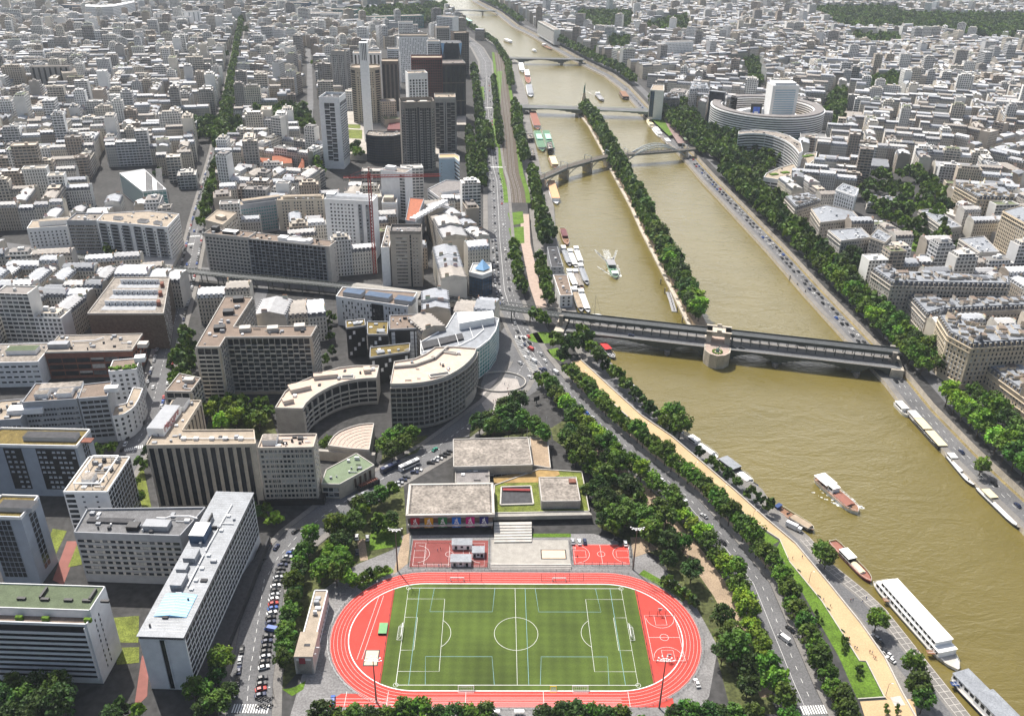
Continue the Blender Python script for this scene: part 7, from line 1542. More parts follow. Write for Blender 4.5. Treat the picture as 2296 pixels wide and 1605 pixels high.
for o in (-12.4, 12.4):
    pr(b, S0, S1, o-.08, o+.08, 3.0, 3.15); s = S0
    while s < S1: pr(b, s, s+.12, o-.06, o+.06, 2.0, 3.1); s += 2.2
b.build('railing', 'pale_iron', root, org)
b = MB(); pr(b, -4, S1, -4.2, 4.2, 8.2, 9.0); b.build('viaduct_deck', 'dark_steel', root, org); b = MB()
for o in (-4.2, 4.2): pr(b, -4, S1, o-.12, o+.12, 9.0, 10.0); pr(b, -4, S1, o-.3, o+.3, 7.7, 8.3)
b.build('viaduct_girder', 'bridge_iron', root, org); b = MB()
for o in (-2.4, -1.0, 1.0, 2.4): pr(b, -4, S1, o-.08, o+.08, 9.0, 9.16)
b.build('rail', 'steel', root, org); b = MB(); pr(b, -4, S1, -3.2, 3.2, 9.0, 9.05); b.build('ballast', 'dark_steel', root, org)
s = 6
while s < LB:
    if abs(s-sC) > 9:
        for o in (-3.7, 3.7): b = MB(); b.bar((*F(s, o), 2.1), (*F(s, o), 8.3), .55, n=6, w2=.4); b.bar((*F(s, o), 7.2), (*F(s, o*.4), 8.2), .25, n=4); b.build('column', 'bridge_iron', root, org)
    s += 6.2
for nm, s_, w_, z0, o in (('abutment', -3, 7, -7, 14), ('abutment', LB+4, 8, -7, 14)):
    b = MB(); pr(b, s_-w_/2, s_+w_/2, -o, o, -9, 2.02); b.build(nm, 'stone', root, org)
for s_ in (-3, LB+2):
    for o in (-5, 5): b = MB(); pr(b, s_-1.3, s_+1.3, o-1, o+1, 2, 10); pr(b, s_-1.6, s_+1.6, o-1.3, o+1.3, 10, 10.5); b.build('stone_pylon', 'dark_stone', root, org)
pS = [(sub(G(x, y, -7), VA)[0]*d_[0]+sub(G(x, y, -7), VA)[1]*d_[1]) for x, y in ((1495, 797), (1738, 823), (1920, 843))]
for s_ in pS:
    b = MB(); q = [F(s_+x, y) for x, y in ((-2, -12), (0, -15.5), (2, -12), (2, 12), (0, 15.5), (-2, 12))]; b.prism(q, -9, -4.2); b.build('river_pier', 'dark_stone', root, org)
ends = sorted([-1, sC-9, sC+9, LB+1]+pS)
for a, c in zip(ends, ends[1:]):
    if a < sC < c: continue
    for o in (-11.5, -6, 0, 6, 11.5):
        b = MB(); k = 14; P0 = [(a+(c-a)*t/k, -4.6+5.2*math.sin(math.pi*t/k)**.7) for t in range(k+1)]
        for (x0, z0), (x1, z1) in zip(P0, P0[1:]): b.prism([F(x0, o-.25), F(x1, o-.25), F(x1, o+.25), F(x0, o+.25)], min(z0, z1)-.3, .7, bottom=True)
        b.build('arch_girder', 'bridge_iron', root, org)
b = MB(); pr(b, sC-8, sC-4.5, -5.2, 5.2, 2, 10.4); pr(b, sC+4.5, sC+8, -5.2, 5.2, 2, 10.4); pr(b, sC-8, sC+8, -5.2, 5.2, 7.6, 10.4); pr(b, sC-8.6, sC+8.6, -5.8, -4.2, 10.4, 11.2); pr(b, sC-8.6, sC+8.6, 4.2, 5.8, 10.4, 11.2); pr(b, sC-1.5, sC+1.5, -5.6, -4.4, 11.2, 12.6); pr(b, sC-1.5, sC+1.5, 4.4, 5.6, 11.2, 12.6); b.build('monumental_arch', 'stone', root, org)
q = [F(sC+x, y) for x, y in ((-9, -12), (-8.5, -19), (-5, -24), (0, -26), (5, -24), (8.5, -19), (9, -12), (9, 14), (-9, 14))]; b = MB(); b.prism(q, -9, 2.1); b.build('bastion', 'stone', root, org)
b = MB(); b.sheet([lerp(p, F(sC, -10), .12) for p in q], 2.2); b.build('terrace_paving', 'pink_paving', root, org)
b = MB(); P0 = q[:7]
for a, c in zip(P0, P0[1:]): nn = mul(perp(unit(sub(c, a))), .5); b.prism([a, c, add(c, nn), add(a, nn)], 2.1, 3.2)
b.build('parapet', 'stone', root, org)
b = MB(); p = F(sC, -18); b.bar((*p, 2.2), (*p, 4.6), 1.6); b.bar((*p, 4.6), (p[0]+1.2, p[1], 6.2), .9, n=6, w2=.5); b.bar((p[0]+.6, p[1], 5.6), (p[0]+1.8, p[1]+.3, 7.3), .5, n=6, w2=.25); b.bar((p[0]-.4, p[1], 5), (p[0]-1.4, p[1], 6.2), .45, n=6, w2=.2)
tag(b.build('bronze_statue', mat('verdigris', (.16, .26, .22), .7)), 'small green bronze statue of a rider on the stone bastion of the two storey bridge', 'statue'); b = MB()
for t in range(12): b.box(add(p, (3*math.cos(t*.52), 3*math.sin(t*.52))), 1.3, 1.0, 2.2, 2.9, t*.52)
b.build('hedge_ring', 'lawn', root, org)
# lattice viaduct over the quay roads and along the boulevard
MVV = [F(-4, 0)]+GL([(1125, 690), (1000, 672), (880, 655), (700, 636), (520, 620), (410, 608), (260, 590), (120, 570)], 8); org = (*MVV[2], 0); root = empty('metro_viaduct', org, 'elevated metro viaduct with lattice sides running left from the bridge between the houses', 'viaduct')
b = MB(); b.ribbon(MVV, -3.6, 3.6, 8.6); b.build('track_bed', 'dark_steel', root, org); b = MB()
for o in (-2.4, -1, 1, 2.4): b.ribbon(MVV, o-.08, o+.08, 8.75)
b.build('rail', 'steel', root, org); b = MB()
for o in (-3.7, 3.7):
    L_ = offset(MVV, o)
    for a, c in zip(L_, L_[1:]):
        b.bar((*a, 8.3), (*c, 8.3), .7); b.bar((*a, 11.2 if a is L_[0] else 9.6), (*c, 11.2 if a is L_[0] else 9.6), .35)
        m = int(dist(a, c)/2.6)
        for j in range(m): p, q_ = lerp(a, c, j/m), lerp(a, c, (j+1)/m); zt = 11.2 if a is L_[0] else 9.6; b.bar((*p, 8.3), (*q_, zt), .16); b.bar((*p, zt), (*q_, 8.3), .16)
b.build('lattice_side', 'bridge_iron', root, org)
for p, dd in along(MVV, 14, 8):
    for o in (-3.6, 3.6): b = MB(); c = add(p, mul(perp(dd), o)); b.bar((*c, 0), (*c, 8.4), .8, n=6); b.build('pier', 'bridge_iron', root, org)
sr = GL([(792, 642), (945, 662)], 12); b = MB(); b.ribbon(sr, -7, 7, 12.2); b.ribbon(sr, -7, -6.9, 12.2); dd = unit(sub(sr[1], sr[0])); nn = mul(perp(dd), 7)
for sg in (-1, 1): b.face([(*add(sr[0], mul(nn, sg)), 12.2), (*add(sr[1], mul(nn, sg)), 12.2), (*sr[1], 14), (*sr[0], 14)][::sg])
w_ = MB()
for sg in (-1, 1): w_.wall(add(sr[0], mul(nn, sg)), add(sr[1], mul(nn, sg)), 5, 12.2)
prop('metro_station', 'long grey roofed station hall over the metro viaduct beside the beige tower', 'station', [('roof', b, mat('station_roof', (.30, .285, .26), .8, .12, .4, scale2=2)), ('wall', w_, 'glass')], sr[0])
# railway bridge with the white arch
RB = GL([(1200, 404), (1212, 399), (1265, 375), (1318, 360), (1362, 349), (1403, 345), (1535, 335), (1575, 331), (1665, 330)], 6); org = (*RB[4], -7); root = empty('railway_bridge', org, 'curving railway bridge with one pale steel arch right of the island', 'bridge')
b = MB(); L1, L2 = offset(RB, -5), offset(RB, 5)
for i in range(len(RB)-1): b.prism([L2[i], L2[i+1], L1[i+1], L1[i]], 4.6, 6, bottom=True)
b.build('deck', 'bridge_iron', root, org); b = MB(); b.ribbon(RB, -4, 4, 6.1); b.build('track_bed', 'ballast', root, org); b = MB()
for o in (-3, -1.5, 1.5, 3): b.ribbon(RB, o-.1, o+.1, 6.2)
b.build('rail', 'steel', root, org); b = MB()
for L_ in (L1, L2): 
    for a, c in zip(L_, L_[1:]): b.bar((*a, 7), (*c, 7), .25); b.bar((*a, 4.2), (*c, 4.2), .5)
b.build('railing', 'bridge_paint', root, org)
for i in (1, 2, 3, 4, 5, 6):
    b = MB(); a = unit(sub(RB[i+1], RB[i])); b.box(RB[i], 3, 13, -9, 4.6, math.atan2(a[1], a[0])); b.build('stone_pier', 'stone', root, org); b = MB(); c = perp(a)
    for o in (-5.2, 5.2): p = add(RB[i], mul(c, o)); b.bar((*p, 6), (*p, 12), .5); 
    b.bar((*add(RB[i], mul(c, -5.2)), 12), (*add(RB[i], mul(c, 5.2)), 12), .4); b.build('catenary_gantry', 'pale_iron', root, org)
for i, (a, c) in enumerate(((1, 2), (2, 3), (3, 4))):
    for L_ in (L1, L2):
        b = MB(); k = 10
        for t in range(k): 
            f = lambda u: (*lerp(L_[a], L_[c], u), -3.5+7.6*math.sin(math.pi*u)); b.bar(f(t/k), f((t+1)/k), .6); b.bar(f(t/k), (*f(t/k)[:2], 4.4), .2)
        b.build('arch_rib', 'bridge_paint', root, org)
for L_ in (L1, L2):
    b = MB(); k = 16; f = lambda u, h=12.5: (*lerp(L_[5], L_[6], u), -1.5+(h+1.5)*math.sin(math.pi*u)**.9)
    for t in range(k):
        b.bar(f(t/k), f((t+1)/k), .9); b.bar(f(t/k, 15), f((t+1)/k, 15), .7); b.bar(f(t/k), f((t+1)/k, 15), .35); p = f(t/k)
        if p[2] > 6: b.bar(p, (p[0], p[1], 6), .25)
    b.build('arch_rib', 'pale_iron', root, org)
b = MB()
for t in range(4, 13): b.bar((*lerp(L1[5], L1[6], t/16), 14.5*math.sin(math.pi*t/16)), (*lerp(L2[5], L2[6], t/16), 14.5*math.sin(math.pi*t/16)), .35)
b.build('cross_brace', 'pale_iron', root, org)
# road bridges farther upstream
def road_bridge(lab, px, z, w_, piers, m, rise=4.0):
    a, c = GL(px, z); F, L_, d, n = frame(a, c); org = (*F(L_/2, w_/2), -7); root = empty('road_bridge', org, lab, 'bridge'); b = MB(); b.prism([F(-4, 0), F(L_+4, 0), F(L_+4, w_), F(-4, w_)], z-1.2, z, bottom=True); b.build('deck', m, root, org)
    b = MB(); b.prism([F(-4, 3), F(L_+4, 3), F(L_+4, w_-3), F(-4, w_-3)], z, z+.05); b.build('roadway', 'asphalt', root, org); b = MB()
    for o in (.1, w_-.1): b.bar((*F(-4, o), z+1), (*F(L_+4, o), z+1), .15)
    for k in range(int(L_/4)): 
        for o in (.1, w_-.1): b.bar((*F(k*4, o), z), (*F(k*4, o), z+1), .1)
    b.build('railing', 'pale_iron', root, org); E_ = [0]+[p*L_ for p in piers]+[L_]
    for p in piers: b = MB(); b.prism([F(p*L_-2.5, 1), F(p*L_+2.5, 1), F(p*L_+2.5, w_-1), F(p*L_-2.5, w_-1)], -9, z-1.2); b.build('pier', 'stone', root, org)
    for s0, s1 in zip(E_, E_[1:]):
        for o in (.6, w_-.6):
            b = MB(); k = 10; q = [(s0+(s1-s0)*t/k, z-1.2-rise*(abs(2*t/k-1))**2) for t in range(k+1)]
            for (x0, z0), (x1, z1) in zip(q, q[1:]): b.prism([F(x0, o-.4), F(x1, o-.4), F(x1, o+.4), F(x0, o+.4)], min(z0, z1), z-1.1, bottom=True)
            b.build('arch_girder', m, root, org)
road_bridge('flat grey green road bridge crossing the river at the far tip of the island', [(1165, 242), (1475, 252)], 4, 24, (.42, .97), mat('bridge_green', (.13, .16, .14), .7, .1, .3))
road_bridge('green arched road bridge farther upstream beyond the small statue', [(1140, 132), (1307, 134.5)], 4, 18, (.16, .72), 'bridge_iron', 6)
road_bridge('thin grey road bridge near the top edge of the view', [(979, 23), (1111, 25)], 5, 18, (.33, .78), 'bridge_paint', 2.5)
p = G(1309, 226, -3); b = MB(); b.box(p, 6, 6, -9, 4); b.box(p, 4, 4, 4, 9); c = MB(); c.bar((*p, 9), (*p, 18), 3.2, n=8, w2=2); c.bar((*p, 18), (*p, 20.5), 1.3, n=8); c.bar((p[0]+.8, p[1], 17), (p[0]+1.6, p[1], 23), .8, n=6); prop('small_statue', 'green robed statue with one raised arm on a tall plinth at the island tip', 'statue', [('plinth', b, 'stone'), ('figure', c, 'verdigris')], p)
# ------------------------------------------------------------------ quay buildings by the barges
def small(lab, px, h, z0=ZQ, wall='white_wall', roof='grey_roof', nm='quay_building', **kw):
    B = Bld(nm, lab, 'building', quad(px, h), h, wall, roof, par=.6, z0=z0, occ=0); B.fac(0, 'G', fh=2.9, cw=4, ww=1.5, wh=1.5, base=.6, top=.3); B.fac(1, 'G', fh=2.9, cw=5, ww=1.5, wh=1.3, base=.6, top=.3); B.clutter(3, 4); return B.done()
small('white quay building with a brown flat roof beside the two storey bridge', [(1256,664),(1284,663),(1272,617),(1240,617)], 4.6, roof='brown_roof'); small('grey quay building with a dark roof and white rim above the brown roofed one', [(1236,600),(1263,599),(1250,554),(1227,555)], 4.4, wall='grey_wall', roof='black_roof')
for px in ([(1228,335),(1240,333),(1237,318),(1226,320)], [(1183,312),(1196,311),(1194,300),(1181,302)], [(1186,350),(1200,350),(1196,335),(1184,336)]): small('small dark roofed quay shed %s the green decked pair of ships' % ('below' if px[0][1] > 340 else 'just below' if px[0][0] > 1200 else 'left of'), px, 0, wall='dark_frame', nm='quay_shed')
# crane
hC = H((835, 398), (841, 614)); p = G(841, 614); rt_ = empty('tower_crane', (*p, 0), 'red tower crane standing beside the white block with square windows', 'crane'); b = MB()
for sx, sy in ((-1, -1), (1, -1), (1, 1), (-1, 1)): b.bar((p[0]+sx, p[1]+sy, 0), (p[0]+sx, p[1]+sy, hC+3), .32)
for k in range(int(hC/2.5)):
    z = k*2.5
    for (x0, y0), (x1, y1) in (((-1, -1), (1, -1)), ((1, -1), (1, 1)), ((1, 1), (-1, 1)), ((-1, 1), (-1, -1))): b.bar((p[0]+x0, p[1]+y0, z), (p[0]+x1, p[1]+y1, z+2.5), .2)
b.build('mast', 'red_steel', rt_, (*p, 0)); j0 = G(769, 399, hC); j1 = G(988, 395, hC); jd = unit(sub(j1, j0)); jl = dist(p, j1); jm = dist(p, j0); J = lambda s, o, z: (p[0]+jd[0]*s-jd[1]*o, p[1]+jd[1]*s+jd[0]*o, z); b = MB()
for o in (-.8, .8): b.bar(J(-jm, o, hC), J(jl, o, hC), .35)
b.bar(J(-jm*.4, 0, hC+1.8), J(jl, 0, hC+1.6), .35)
for k in range(int((jm+jl)/2.4)): s = -jm+k*2.4; b.bar(J(s, -.8, hC), J(s+1.2, 0, hC+1.7), .18); b.bar(J(s+1.2, 0, hC+1.7), J(s+2.4, .8, hC), .18)
b.build('jib', 'red_steel', rt_, (*p, 0)); b = MB(); b.bar(J(0, 0, hC), J(0, 0, hC+8), .9, w2=.2); b.bar(J(0, 0, hC+8), J(jl*.7, 0, hC+1.7), .12); b.bar(J(0, 0, hC+8), J(-jm*.9, 0, hC+.4), .12); b.build('tower_head', 'red_steel', rt_, (*p, 0)); b = MB(); b.box(J(-jm*.9, 0, 0)[:2], 4, 1.6, hC-2.2, hC, math.atan2(jd[1], jd[0])); b.build('counterweight', 'concrete', rt_, (*p, 0)); b = MB(); b.box(J(1.8, 1.2, 0)[:2], 1.6, 1.4, hC-2, hC, 0); b.build('cab', 'white_paint', rt_, (*p, 0))
# ------------------------------------------------------------------ boats
mat('hull_black', (.035, .035, .04), .5); mat('hull_white', (.74, .75, .76), .4, .05); mat('hull_maroon', (.13, .03, .035), .5); mat('hull_blue', (.03, .06, .17), .5); mat('deck_wood', (.24, .13, .08), .8, .2, .8); mat('deck_grey', (.30, .30, .31), .8, .15, .5); mat('canvas_cream', (.68, .58, .38), .8, .06); mat('deck_green', (.10, .20, .12), .7, .2, .4); mat('mint', (.36, .62, .52), .6); mat('deck_pink', (.27, .115, .085), .8, .12, .5); mat('foam', (.72, .73, .70), .9, .1, 1.0)
def boat(lab, p0, p1, w_, hull, deck, cabs, cat='boat', nm='boat', fb=1.6, group=None, rail=True, z=ZW):
    """p0 stern and p1 bow in the photo (at deck height); cabs: (from, to, width share, base, height, wall, roof)"""
    a, c = G(*p0, z+fb), G(*p1, z+fb); F, L_, d, n = frame(a, c); cen = F(L_/2, 0); org = (*cen, z); ang = math.atan2(d[1], d[0]); root = empty(nm, org, lab, cat, group, ang)
    def loc(s, o): return (s-L_/2, o)
    T = [(0, .72), (.04, .9), (.12, 1), (.75, 1), (.86, .86), (.94, .55), (1, .06)]; O = [loc(t*L_, -k*w_/2) for t, k in T]+[loc(t*L_, k*w_/2) for t, k in reversed(T)]
    b = MB(); b.prism([(x*.985, y*.84) for x, y in O], -.6, .35, 0, False); m_ = len(O); lo = [(x*.985, y*.84) for x, y in O]
    for i in range(m_): j = (i+1) % m_; b.face([(*lo[i], .35), (*lo[j], .35), (*O[j], fb+.25), (*O[i], fb+.25)])
    b.build('hull', hull, root); b = MB(); b.sheet([(x*.99, y*.97) for x, y in O], fb-.15); b.build('deck', deck, root)
    if rail:
        b = MB()
        for i in range(m_): j = (i+1) % m_; b.bar((*O[i], fb+.95), (*O[j], fb+.95), .07); b.bar((*O[i], fb+.2), (*O[i], fb+.95), .06)
        b.build('guard_rail', 'white_paint', root)
    for f0, f1, ws, bz, ch, wl_, rf in cabs:
        q = [loc(f0*L_, -ws*w_/2), loc(f1*L_, -ws*w_/2), loc(f1*L_, ws*w_/2), loc(f0*L_, ws*w_/2)]; z0 = fb-.15+bz; b = MB()
        if wl_ == 'open':
            for p in q+[lerp(q[0], q[1], .5), lerp(q[2], q[3], .5)]: b.bar((*p, z0), (*p, z0+ch), .12)
            b.build('canopy_post', 'white_paint', root)
        else:
            b.prism(q, z0, z0+ch, 0, False); b.build('cabin', wl_, root); Lc = (f1-f0)*L_; m = max(1, int(Lc/2.6)) if ch > 1.4 else 0
            if m:
                big = w_ > 7
                for sg in (-1, 1):
                    for j in range(m if big else 1):
                        b = MB(); x = q[0][0]+(j+.5)*Lc/m if big else (q[0][0]+q[1][0])/2; b.box((x, sg*(ws*w_/2+.01)), Lc/m*.62 if big else Lc*.8, .06, z0+ch*.4, z0+ch*.82); b.build('cabin_window', 'glass', root)
        b = MB(); e = .25; qq = [(q[0][0]-e, q[0][1]-e), (q[1][0]+e, q[1][1]-e), (q[2][0]+e, q[2][1]+e), (q[3][0]-e, q[3][1]+e)]
        if ch < 1.4: k = (q[1][1]+q[2][1])/2; b.face([(*q[0], z0+ch), (*q[1], z0+ch), (q[1][0], k, z0+ch+.5), (q[0][0], k, z0+ch+.5)]); b.face([(*q[2], z0+ch), (*q[3], z0+ch), (q[3][0], k, z0+ch+.5), (q[2][0], k, z0+ch+.5)])
        else: b.prism(qq, z0+ch, z0+ch+.16, bottom=True)
        b.build('canopy' if wl_ == 'open' else 'hatch_cover' if ch < 1.4 else 'cabin_roof', rf, root)
    rg = random.Random(int(L_*100)); b = MB()
    for _ in range(8): x = rg.uniform(-.42, .38)*L_; y = rg.uniform(-.3, .3)*w_; b.box((x, y), rg.uniform(.4, 1.2), rg.uniform(.4, .9), fb-.15, fb+rg.uniform(.2, .7), rg.random())
    b.build('deck_gear', 'dark_frame', root); return root
HB, HW, WP = 'hull_black', 'hull_white', 'white_paint'
r = boat('large white restaurant ship moored at the paved low quay, lower right', (1973,1303), (2149,1500), 10.3, HW, 'pale_concrete', [(.05, .86, .86, 0, 3.0, WP, WP), (.10, .80, .8, 3.0, 2.6, WP, WP)], 'ship', 'restaurant_ship', 1.4)
boat('white ship with a blue hull and ribbed grey roof cut by the bottom right corner', (2150,1516), (2330,1700), 11, 'hull_blue', 'pale_concrete', [(.0, .3, .7, 0, 3.2, WP, 'zinc'), (.3, .95, .8, 0, 4.2, WP, 'zinc')], 'ship', 'moored_ship', 1.6)
boat('white sightseeing boat with a stern canopy and red deck seats in midstream', (1834,1070), (1924,1147), 8, HW, 'deck_wood', [(.02, .33, .86, 0, 2.7, 'open', WP), (.33, .46, .55, 0, 3.0, WP, WP), (.5, .82, .7, 0, .5, 'deck_pink', 'deck_pink')], 'boat', 'sightseeing_boat', 1.9)
boat('maroon barge with a white wheelhouse roof moored above the restaurant ship', (1866,1213), (1953,1303), 5.2, 'hull_maroon', 'deck_pink', [(.28, .52, .85, 0, 2.2, 'dark_frame', WP), (.55, .8, .6, 0, .6, WP, 'canvas_cream')], 'barge', 'houseboat', 1.5)
for lab, a, c, w_, hl, dk, cb in (('small white river boat nearest the bridge on the right bank', (2010,903), (2037,931), 5.2, HW, 'pale_concrete', [(.1, .7, .8, 0, 2.4, WP, WP)]), ('long dark barge with two cream awnings on the right bank', (2041,926), (2119,1013), 5.6, HB, 'deck_grey', [(.02, .2, .8, 0, 2.4, 'open', WP), (.22, .5, .9, 0, 2.3, 'dark_frame', 'canvas_cream'), (.55, .92, .9, 0, 2.3, 'dark_frame', 'canvas_cream')]), ('white decked houseboat beside the willow on the right bank', (2126,1018), (2184,1087), 5.2, HB, 'hull_white', [(.06, .22, .7, 0, 2.2, WP, WP), (.28, .6, .7, 0, .9, WP, WP)]), ('long white houseboat with a beige awning at the right edge', (2194,1091), (2294,1187), 5.4, HB, 'hull_white', [(.14, .34, .8, 0, 2.3, 'open', 'canvas_cream'), (.4, .9, .6, 0, .9, WP, WP)]), ('white cruiser pair moored under the trees below the bridge', (1400,852), (1446,905), 5, HW, 'pale_concrete', [(.1, .7, .7, 0, 1.8, WP, WP)]), ('white motor barge half hidden by quay trees', (1478,930), (1532,975), 5, HB, 'hull_white', [(.1, .4, .7, 0, 2, WP, WP), (.45, .8, .7, 0, .8, WP, WP)]), ('white houseboat with a square cabin beside the sand path', (1540,978), (1610,1026), 5.2, HB, 'hull_white', [(.1, .35, .75, 0, 2.2, WP, WP), (.42, .85, .65, 0, 1.0, WP, WP)]), ('houseboat with a broad grey slatted roof beside the sand path', (1616,1030), (1688,1084), 6.4, HB, 'deck_grey', [(.06, .5, .95, 0, 2.6, 'dark_frame', 'zinc'), (.6, .9, .7, 0, 1.0, WP, WP)]), ('barge with a tan canvas cover and blue tarpaulin at the low quay', (1739,1136), (1824,1188), 5.4, HB, 'deck_wood', [(.02, .1, .7, 0, 2, 'hull_blue', 'hull_blue'), (.45, .92, .8, 0, 1.0, 'tower_beige', mat('tan_canvas', (.34, .27, .2), .9).name)]), ('dark boat with a red awning below the bridge head', (1352,776), (1377,802), 5, HB, 'deck_grey', [(.0, .5, .9, 0, 2.4, 'open', mat('red_canvas', (.6, .04, .04), .7).name)])): boat(lab, a, c, w_, hl, dk, cb, 'boat', 'houseboat')
boat('small blue dinghy moored behind the houseboats', (1686,1081), (1700,1091), 2, 'hull_blue', 'hull_blue', [], 'boat', 'dinghy', .7, rail=False)
tq = lambda c, r, x, y: (574*c+x/4, 401.3*r+y/4)
G8 = [('upper left', 455, 612, 520, 780, 'deck_grey', 'zinc'), ('upper middle', 515, 642, 575, 792, 'hull_white', WP), ('upper right', 570, 620, 622, 760, 'hull_white', WP), ('middle left', 508, 822, 575, 972, 'hull_white', WP), ('middle centre', 562, 822, 630, 985, 'deck_wood', 'grey_roof'), ('middle right', 608, 772, 675, 945, 'deck_grey', 'zinc'), ('lower left', 552, 982, 625, 1190, 'deck_grey', 'tan_canvas'), ('lower right', 612, 1000, 685, 1195, 'hull_white', WP)]
for k, (nm, x0, y0, x1, y1, dk, rf) in enumerate(G8): boat('moored black hulled barge, %s one of the cluster below the flat roofed quay buildings' % nm, tq(2, 1, x0, y0), tq(2, 1, x1, y1), 5.2, HB, dk, [(.02, .16, .75, 0, 2.3, WP, WP), (.22, .88, .85, 0, 1.1, 'hull_black', rf)], 'barge', 'moored_barge', 1.4, 'moored barge cluster')
boat('maroon and brown barge alone above the barge cluster', tq(2, 1, 450, 442), tq(2, 1, 495, 590), 6, 'hull_maroon', 'deck_wood', [(.2, .6, .8, 0, 2.2, 'hull_maroon', 'hull_maroon')], 'barge', 'moored_barge')
boat('white cruise ship with an orange deck moored below the railway bridge', tq(2, 1, 345, 35), tq(2, 1, 400, 222), 9.5, HW, 'hull_white', [(.03, .88, .85, 0, 3.4, WP, mat('deck_orange', (.62, .36, .2), .8, .1, .4).name)], 'ship', 'cruise_ship')
boat('red and white tour boat with green seats trailing a foamy wake', tq(2, 1, 875, 742), tq(2, 1, 932, 885), 7.5, 'hull_white', 'deck_green', [(.04, .38, .9, 0, 2.6, 'open', 'deck_grey'), (.72, .84, .6, 0, 2, WP, WP)], 'boat', 'tour_boat')
UP = [('white ship with a pink brown deck below the flat road bridge', (2, 180, 1005), (2, 232, 1160), 11, HW, 'deck_pink', [(.05, .9, .85, 0, 3, WP, 'deck_pink')]), ('left green decked ship of the moored pair', (2, 222, 1180), (2, 275, 1358), 11, HW, 'deck_green', [(.05, .9, .8, 0, 2.6, WP, 'deck_green'), (.3, .55, .6, 2.7, 1.6, 'mint', 'mint')]), ('right green decked ship of the moored pair', (2, 300, 1178), (2, 355, 1362), 11, HW, 'deck_green', [(.05, .9, .8, 0, 2.6, WP, 'deck_green'), (.3, .55, .6, 2.7, 1.6, 'mint', 'mint')]), ('cream passenger boat just above the railway bridge', (2, 355, 1412), (2, 392, 1508), 9, HW, 'deck_pink', [(.1, .85, .8, 0, 3, 'canvas_cream', 'canvas_cream')]), ('white boat moored under the arched road bridge', (2, 75, 562), (2, 95, 650), 10, HW, 'hull_white', [(.05, .9, .8, 0, 3, WP, WP)]), ('white boat with red trim on the left quay upstream', (2, 130, 634), (2, 148, 748), 10, HW, 'deck_pink', [(.05, .5, .8, 0, 3, WP, WP)]), ('white glass roofed boat on the left quay above the flat bridge', (2, 150, 762), (2, 168, 868), 11, HB, 'hull_white', [(.1, .85, .8, 0, 3, WP, 'zinc')]), ('grey cargo barge under way beside the small statue', (2, 762, 842), (2, 812, 905), 9, HB, 'deck_grey', [(.05, .2, .7, 0, 3, WP, WP), (.25, .9, .8, 0, 1.0, 'dark_frame', 'deck_grey')]), ('dark wooden boat moored on the right bank upstream', (2, 985, 830), (2, 1025, 892), 12, HB, 'deck_wood', [(.1, .9, .8, 0, 3.4, 'dark_frame', 'deck_wood')]), ('small white launch beyond the arched road bridge', (2, 188, 448), (2, 212, 464), 8, HW, 'hull_white', [(.2, .7, .7, 0, 2.4, WP, WP)]), ('cream houseboat at the right bank car park, upper one', (2, 1225, 1080), (2, 1258, 1142), 8, HW, 'canvas_cream', [(.1, .8, .7, 0, 2.2, WP, 'canvas_cream')]), ('white yacht at the right bank car park, middle one', (2, 1275, 1152), (2, 1340, 1232), 9, HW, 'hull_white', [(.1, .8, .7, 0, 2.6, WP, WP), (.2, .6, .5, 2.7, 1.6, WP, WP)]), ('grey houseboat at the right bank car park, lower one', (2, 1380, 1250), (2, 1422, 1305), 8, HB, 'deck_grey', [(.1, .6, .7, 0, 2.2, WP, WP)]), ('long dark barge on the far right bank', (2, 275, 402), (2, 355, 444), 9, HB, 'deck_wood', [(.05, .2, .7, 0, 3, WP, WP)]), ('green roofed river boat far upstream below the thin road bridge', (1, 1855, 168), (1, 1935, 208), 11, HW, 'deck_green', [(.05, .9, .85, 0, 4, WP, 'mint')]), ('white tour boat far upstream in midstream', (1, 2235, 358), (1, 2290, 384), 10, HW, 'hull_white', [(.05, .9, .8, 0, 3, WP, WP)]), ('white barge far upstream by the left quay', (1, 1905, 228), (1, 1955, 252), 11, HW, 'hull_white', [(.1, .8, .8, 0, 3, WP, WP)])]
for lab, (c0, x0, y0), (c1, x1, y1), w_, hl, dk, cb in UP: boat(lab, tq(c0, 0, x0, y0), tq(c1, 0, x1, y1), w_, hl, dk, cb, 'boat', 'river_boat', 1.8)
p = G(*tq(2, 1, 740, 1228), ZW); b = MB(); b.prism([add(p, o) for o in ((-4, -1.4), (3, -1.4), (5.5, 0), (3, 1.4), (-4, 1.4))], ZW-.4, ZW+1.1); c = MB(); c.bar((*p, ZW+1), (*p, ZW+18), .3, n=6, w2=.1)
for s in (-4, 5): c.bar((*p, ZW+17.5), (p[0]+s, p[1], ZW+1), .06)
prop('sailing_boat', 'small white sailing boat with a bare mast beside the bridge', 'sailing boat', [('hull', b, 'hull_white'), ('mast', c, 'dark_steel')], (*p, ZW))
b = MB(); rg = random.Random(2)
def wake(p0, p1, w_, n, sp):
    a, c = G(*p0, ZW), G(*p1, ZW); F, L_, d, nn = frame(a, c)
    for _ in range(n):
        t = rg.random()**.7; s = t*L_; o = rg.choice((-1, 1))*(w_*.4+t*sp*rg.uniform(.75, 1.0)) if rg.random() < .6 else rg.uniform(-w_, w_)*.5; q = F(s, o); r = rg.uniform(.25, .9)*(1.2-t*.8); an = rg.random()*6
        b.sheet([(q[0]+r*math.cos(an+k)*1.6, q[1]+r*math.sin(an+k)) for k in (0, 1.3, 2.6, 3.9, 5.2)], ZW+.05)
wake((1367, 587), (1358, 560), 6, 420, 9); wake((1383, 620), (1362, 596), 8, 240, 7); wake((1338, 215), (1328, 203), 8, 120, 10); wake((1926, 1146), (1842, 1092), 9, 110, 5)
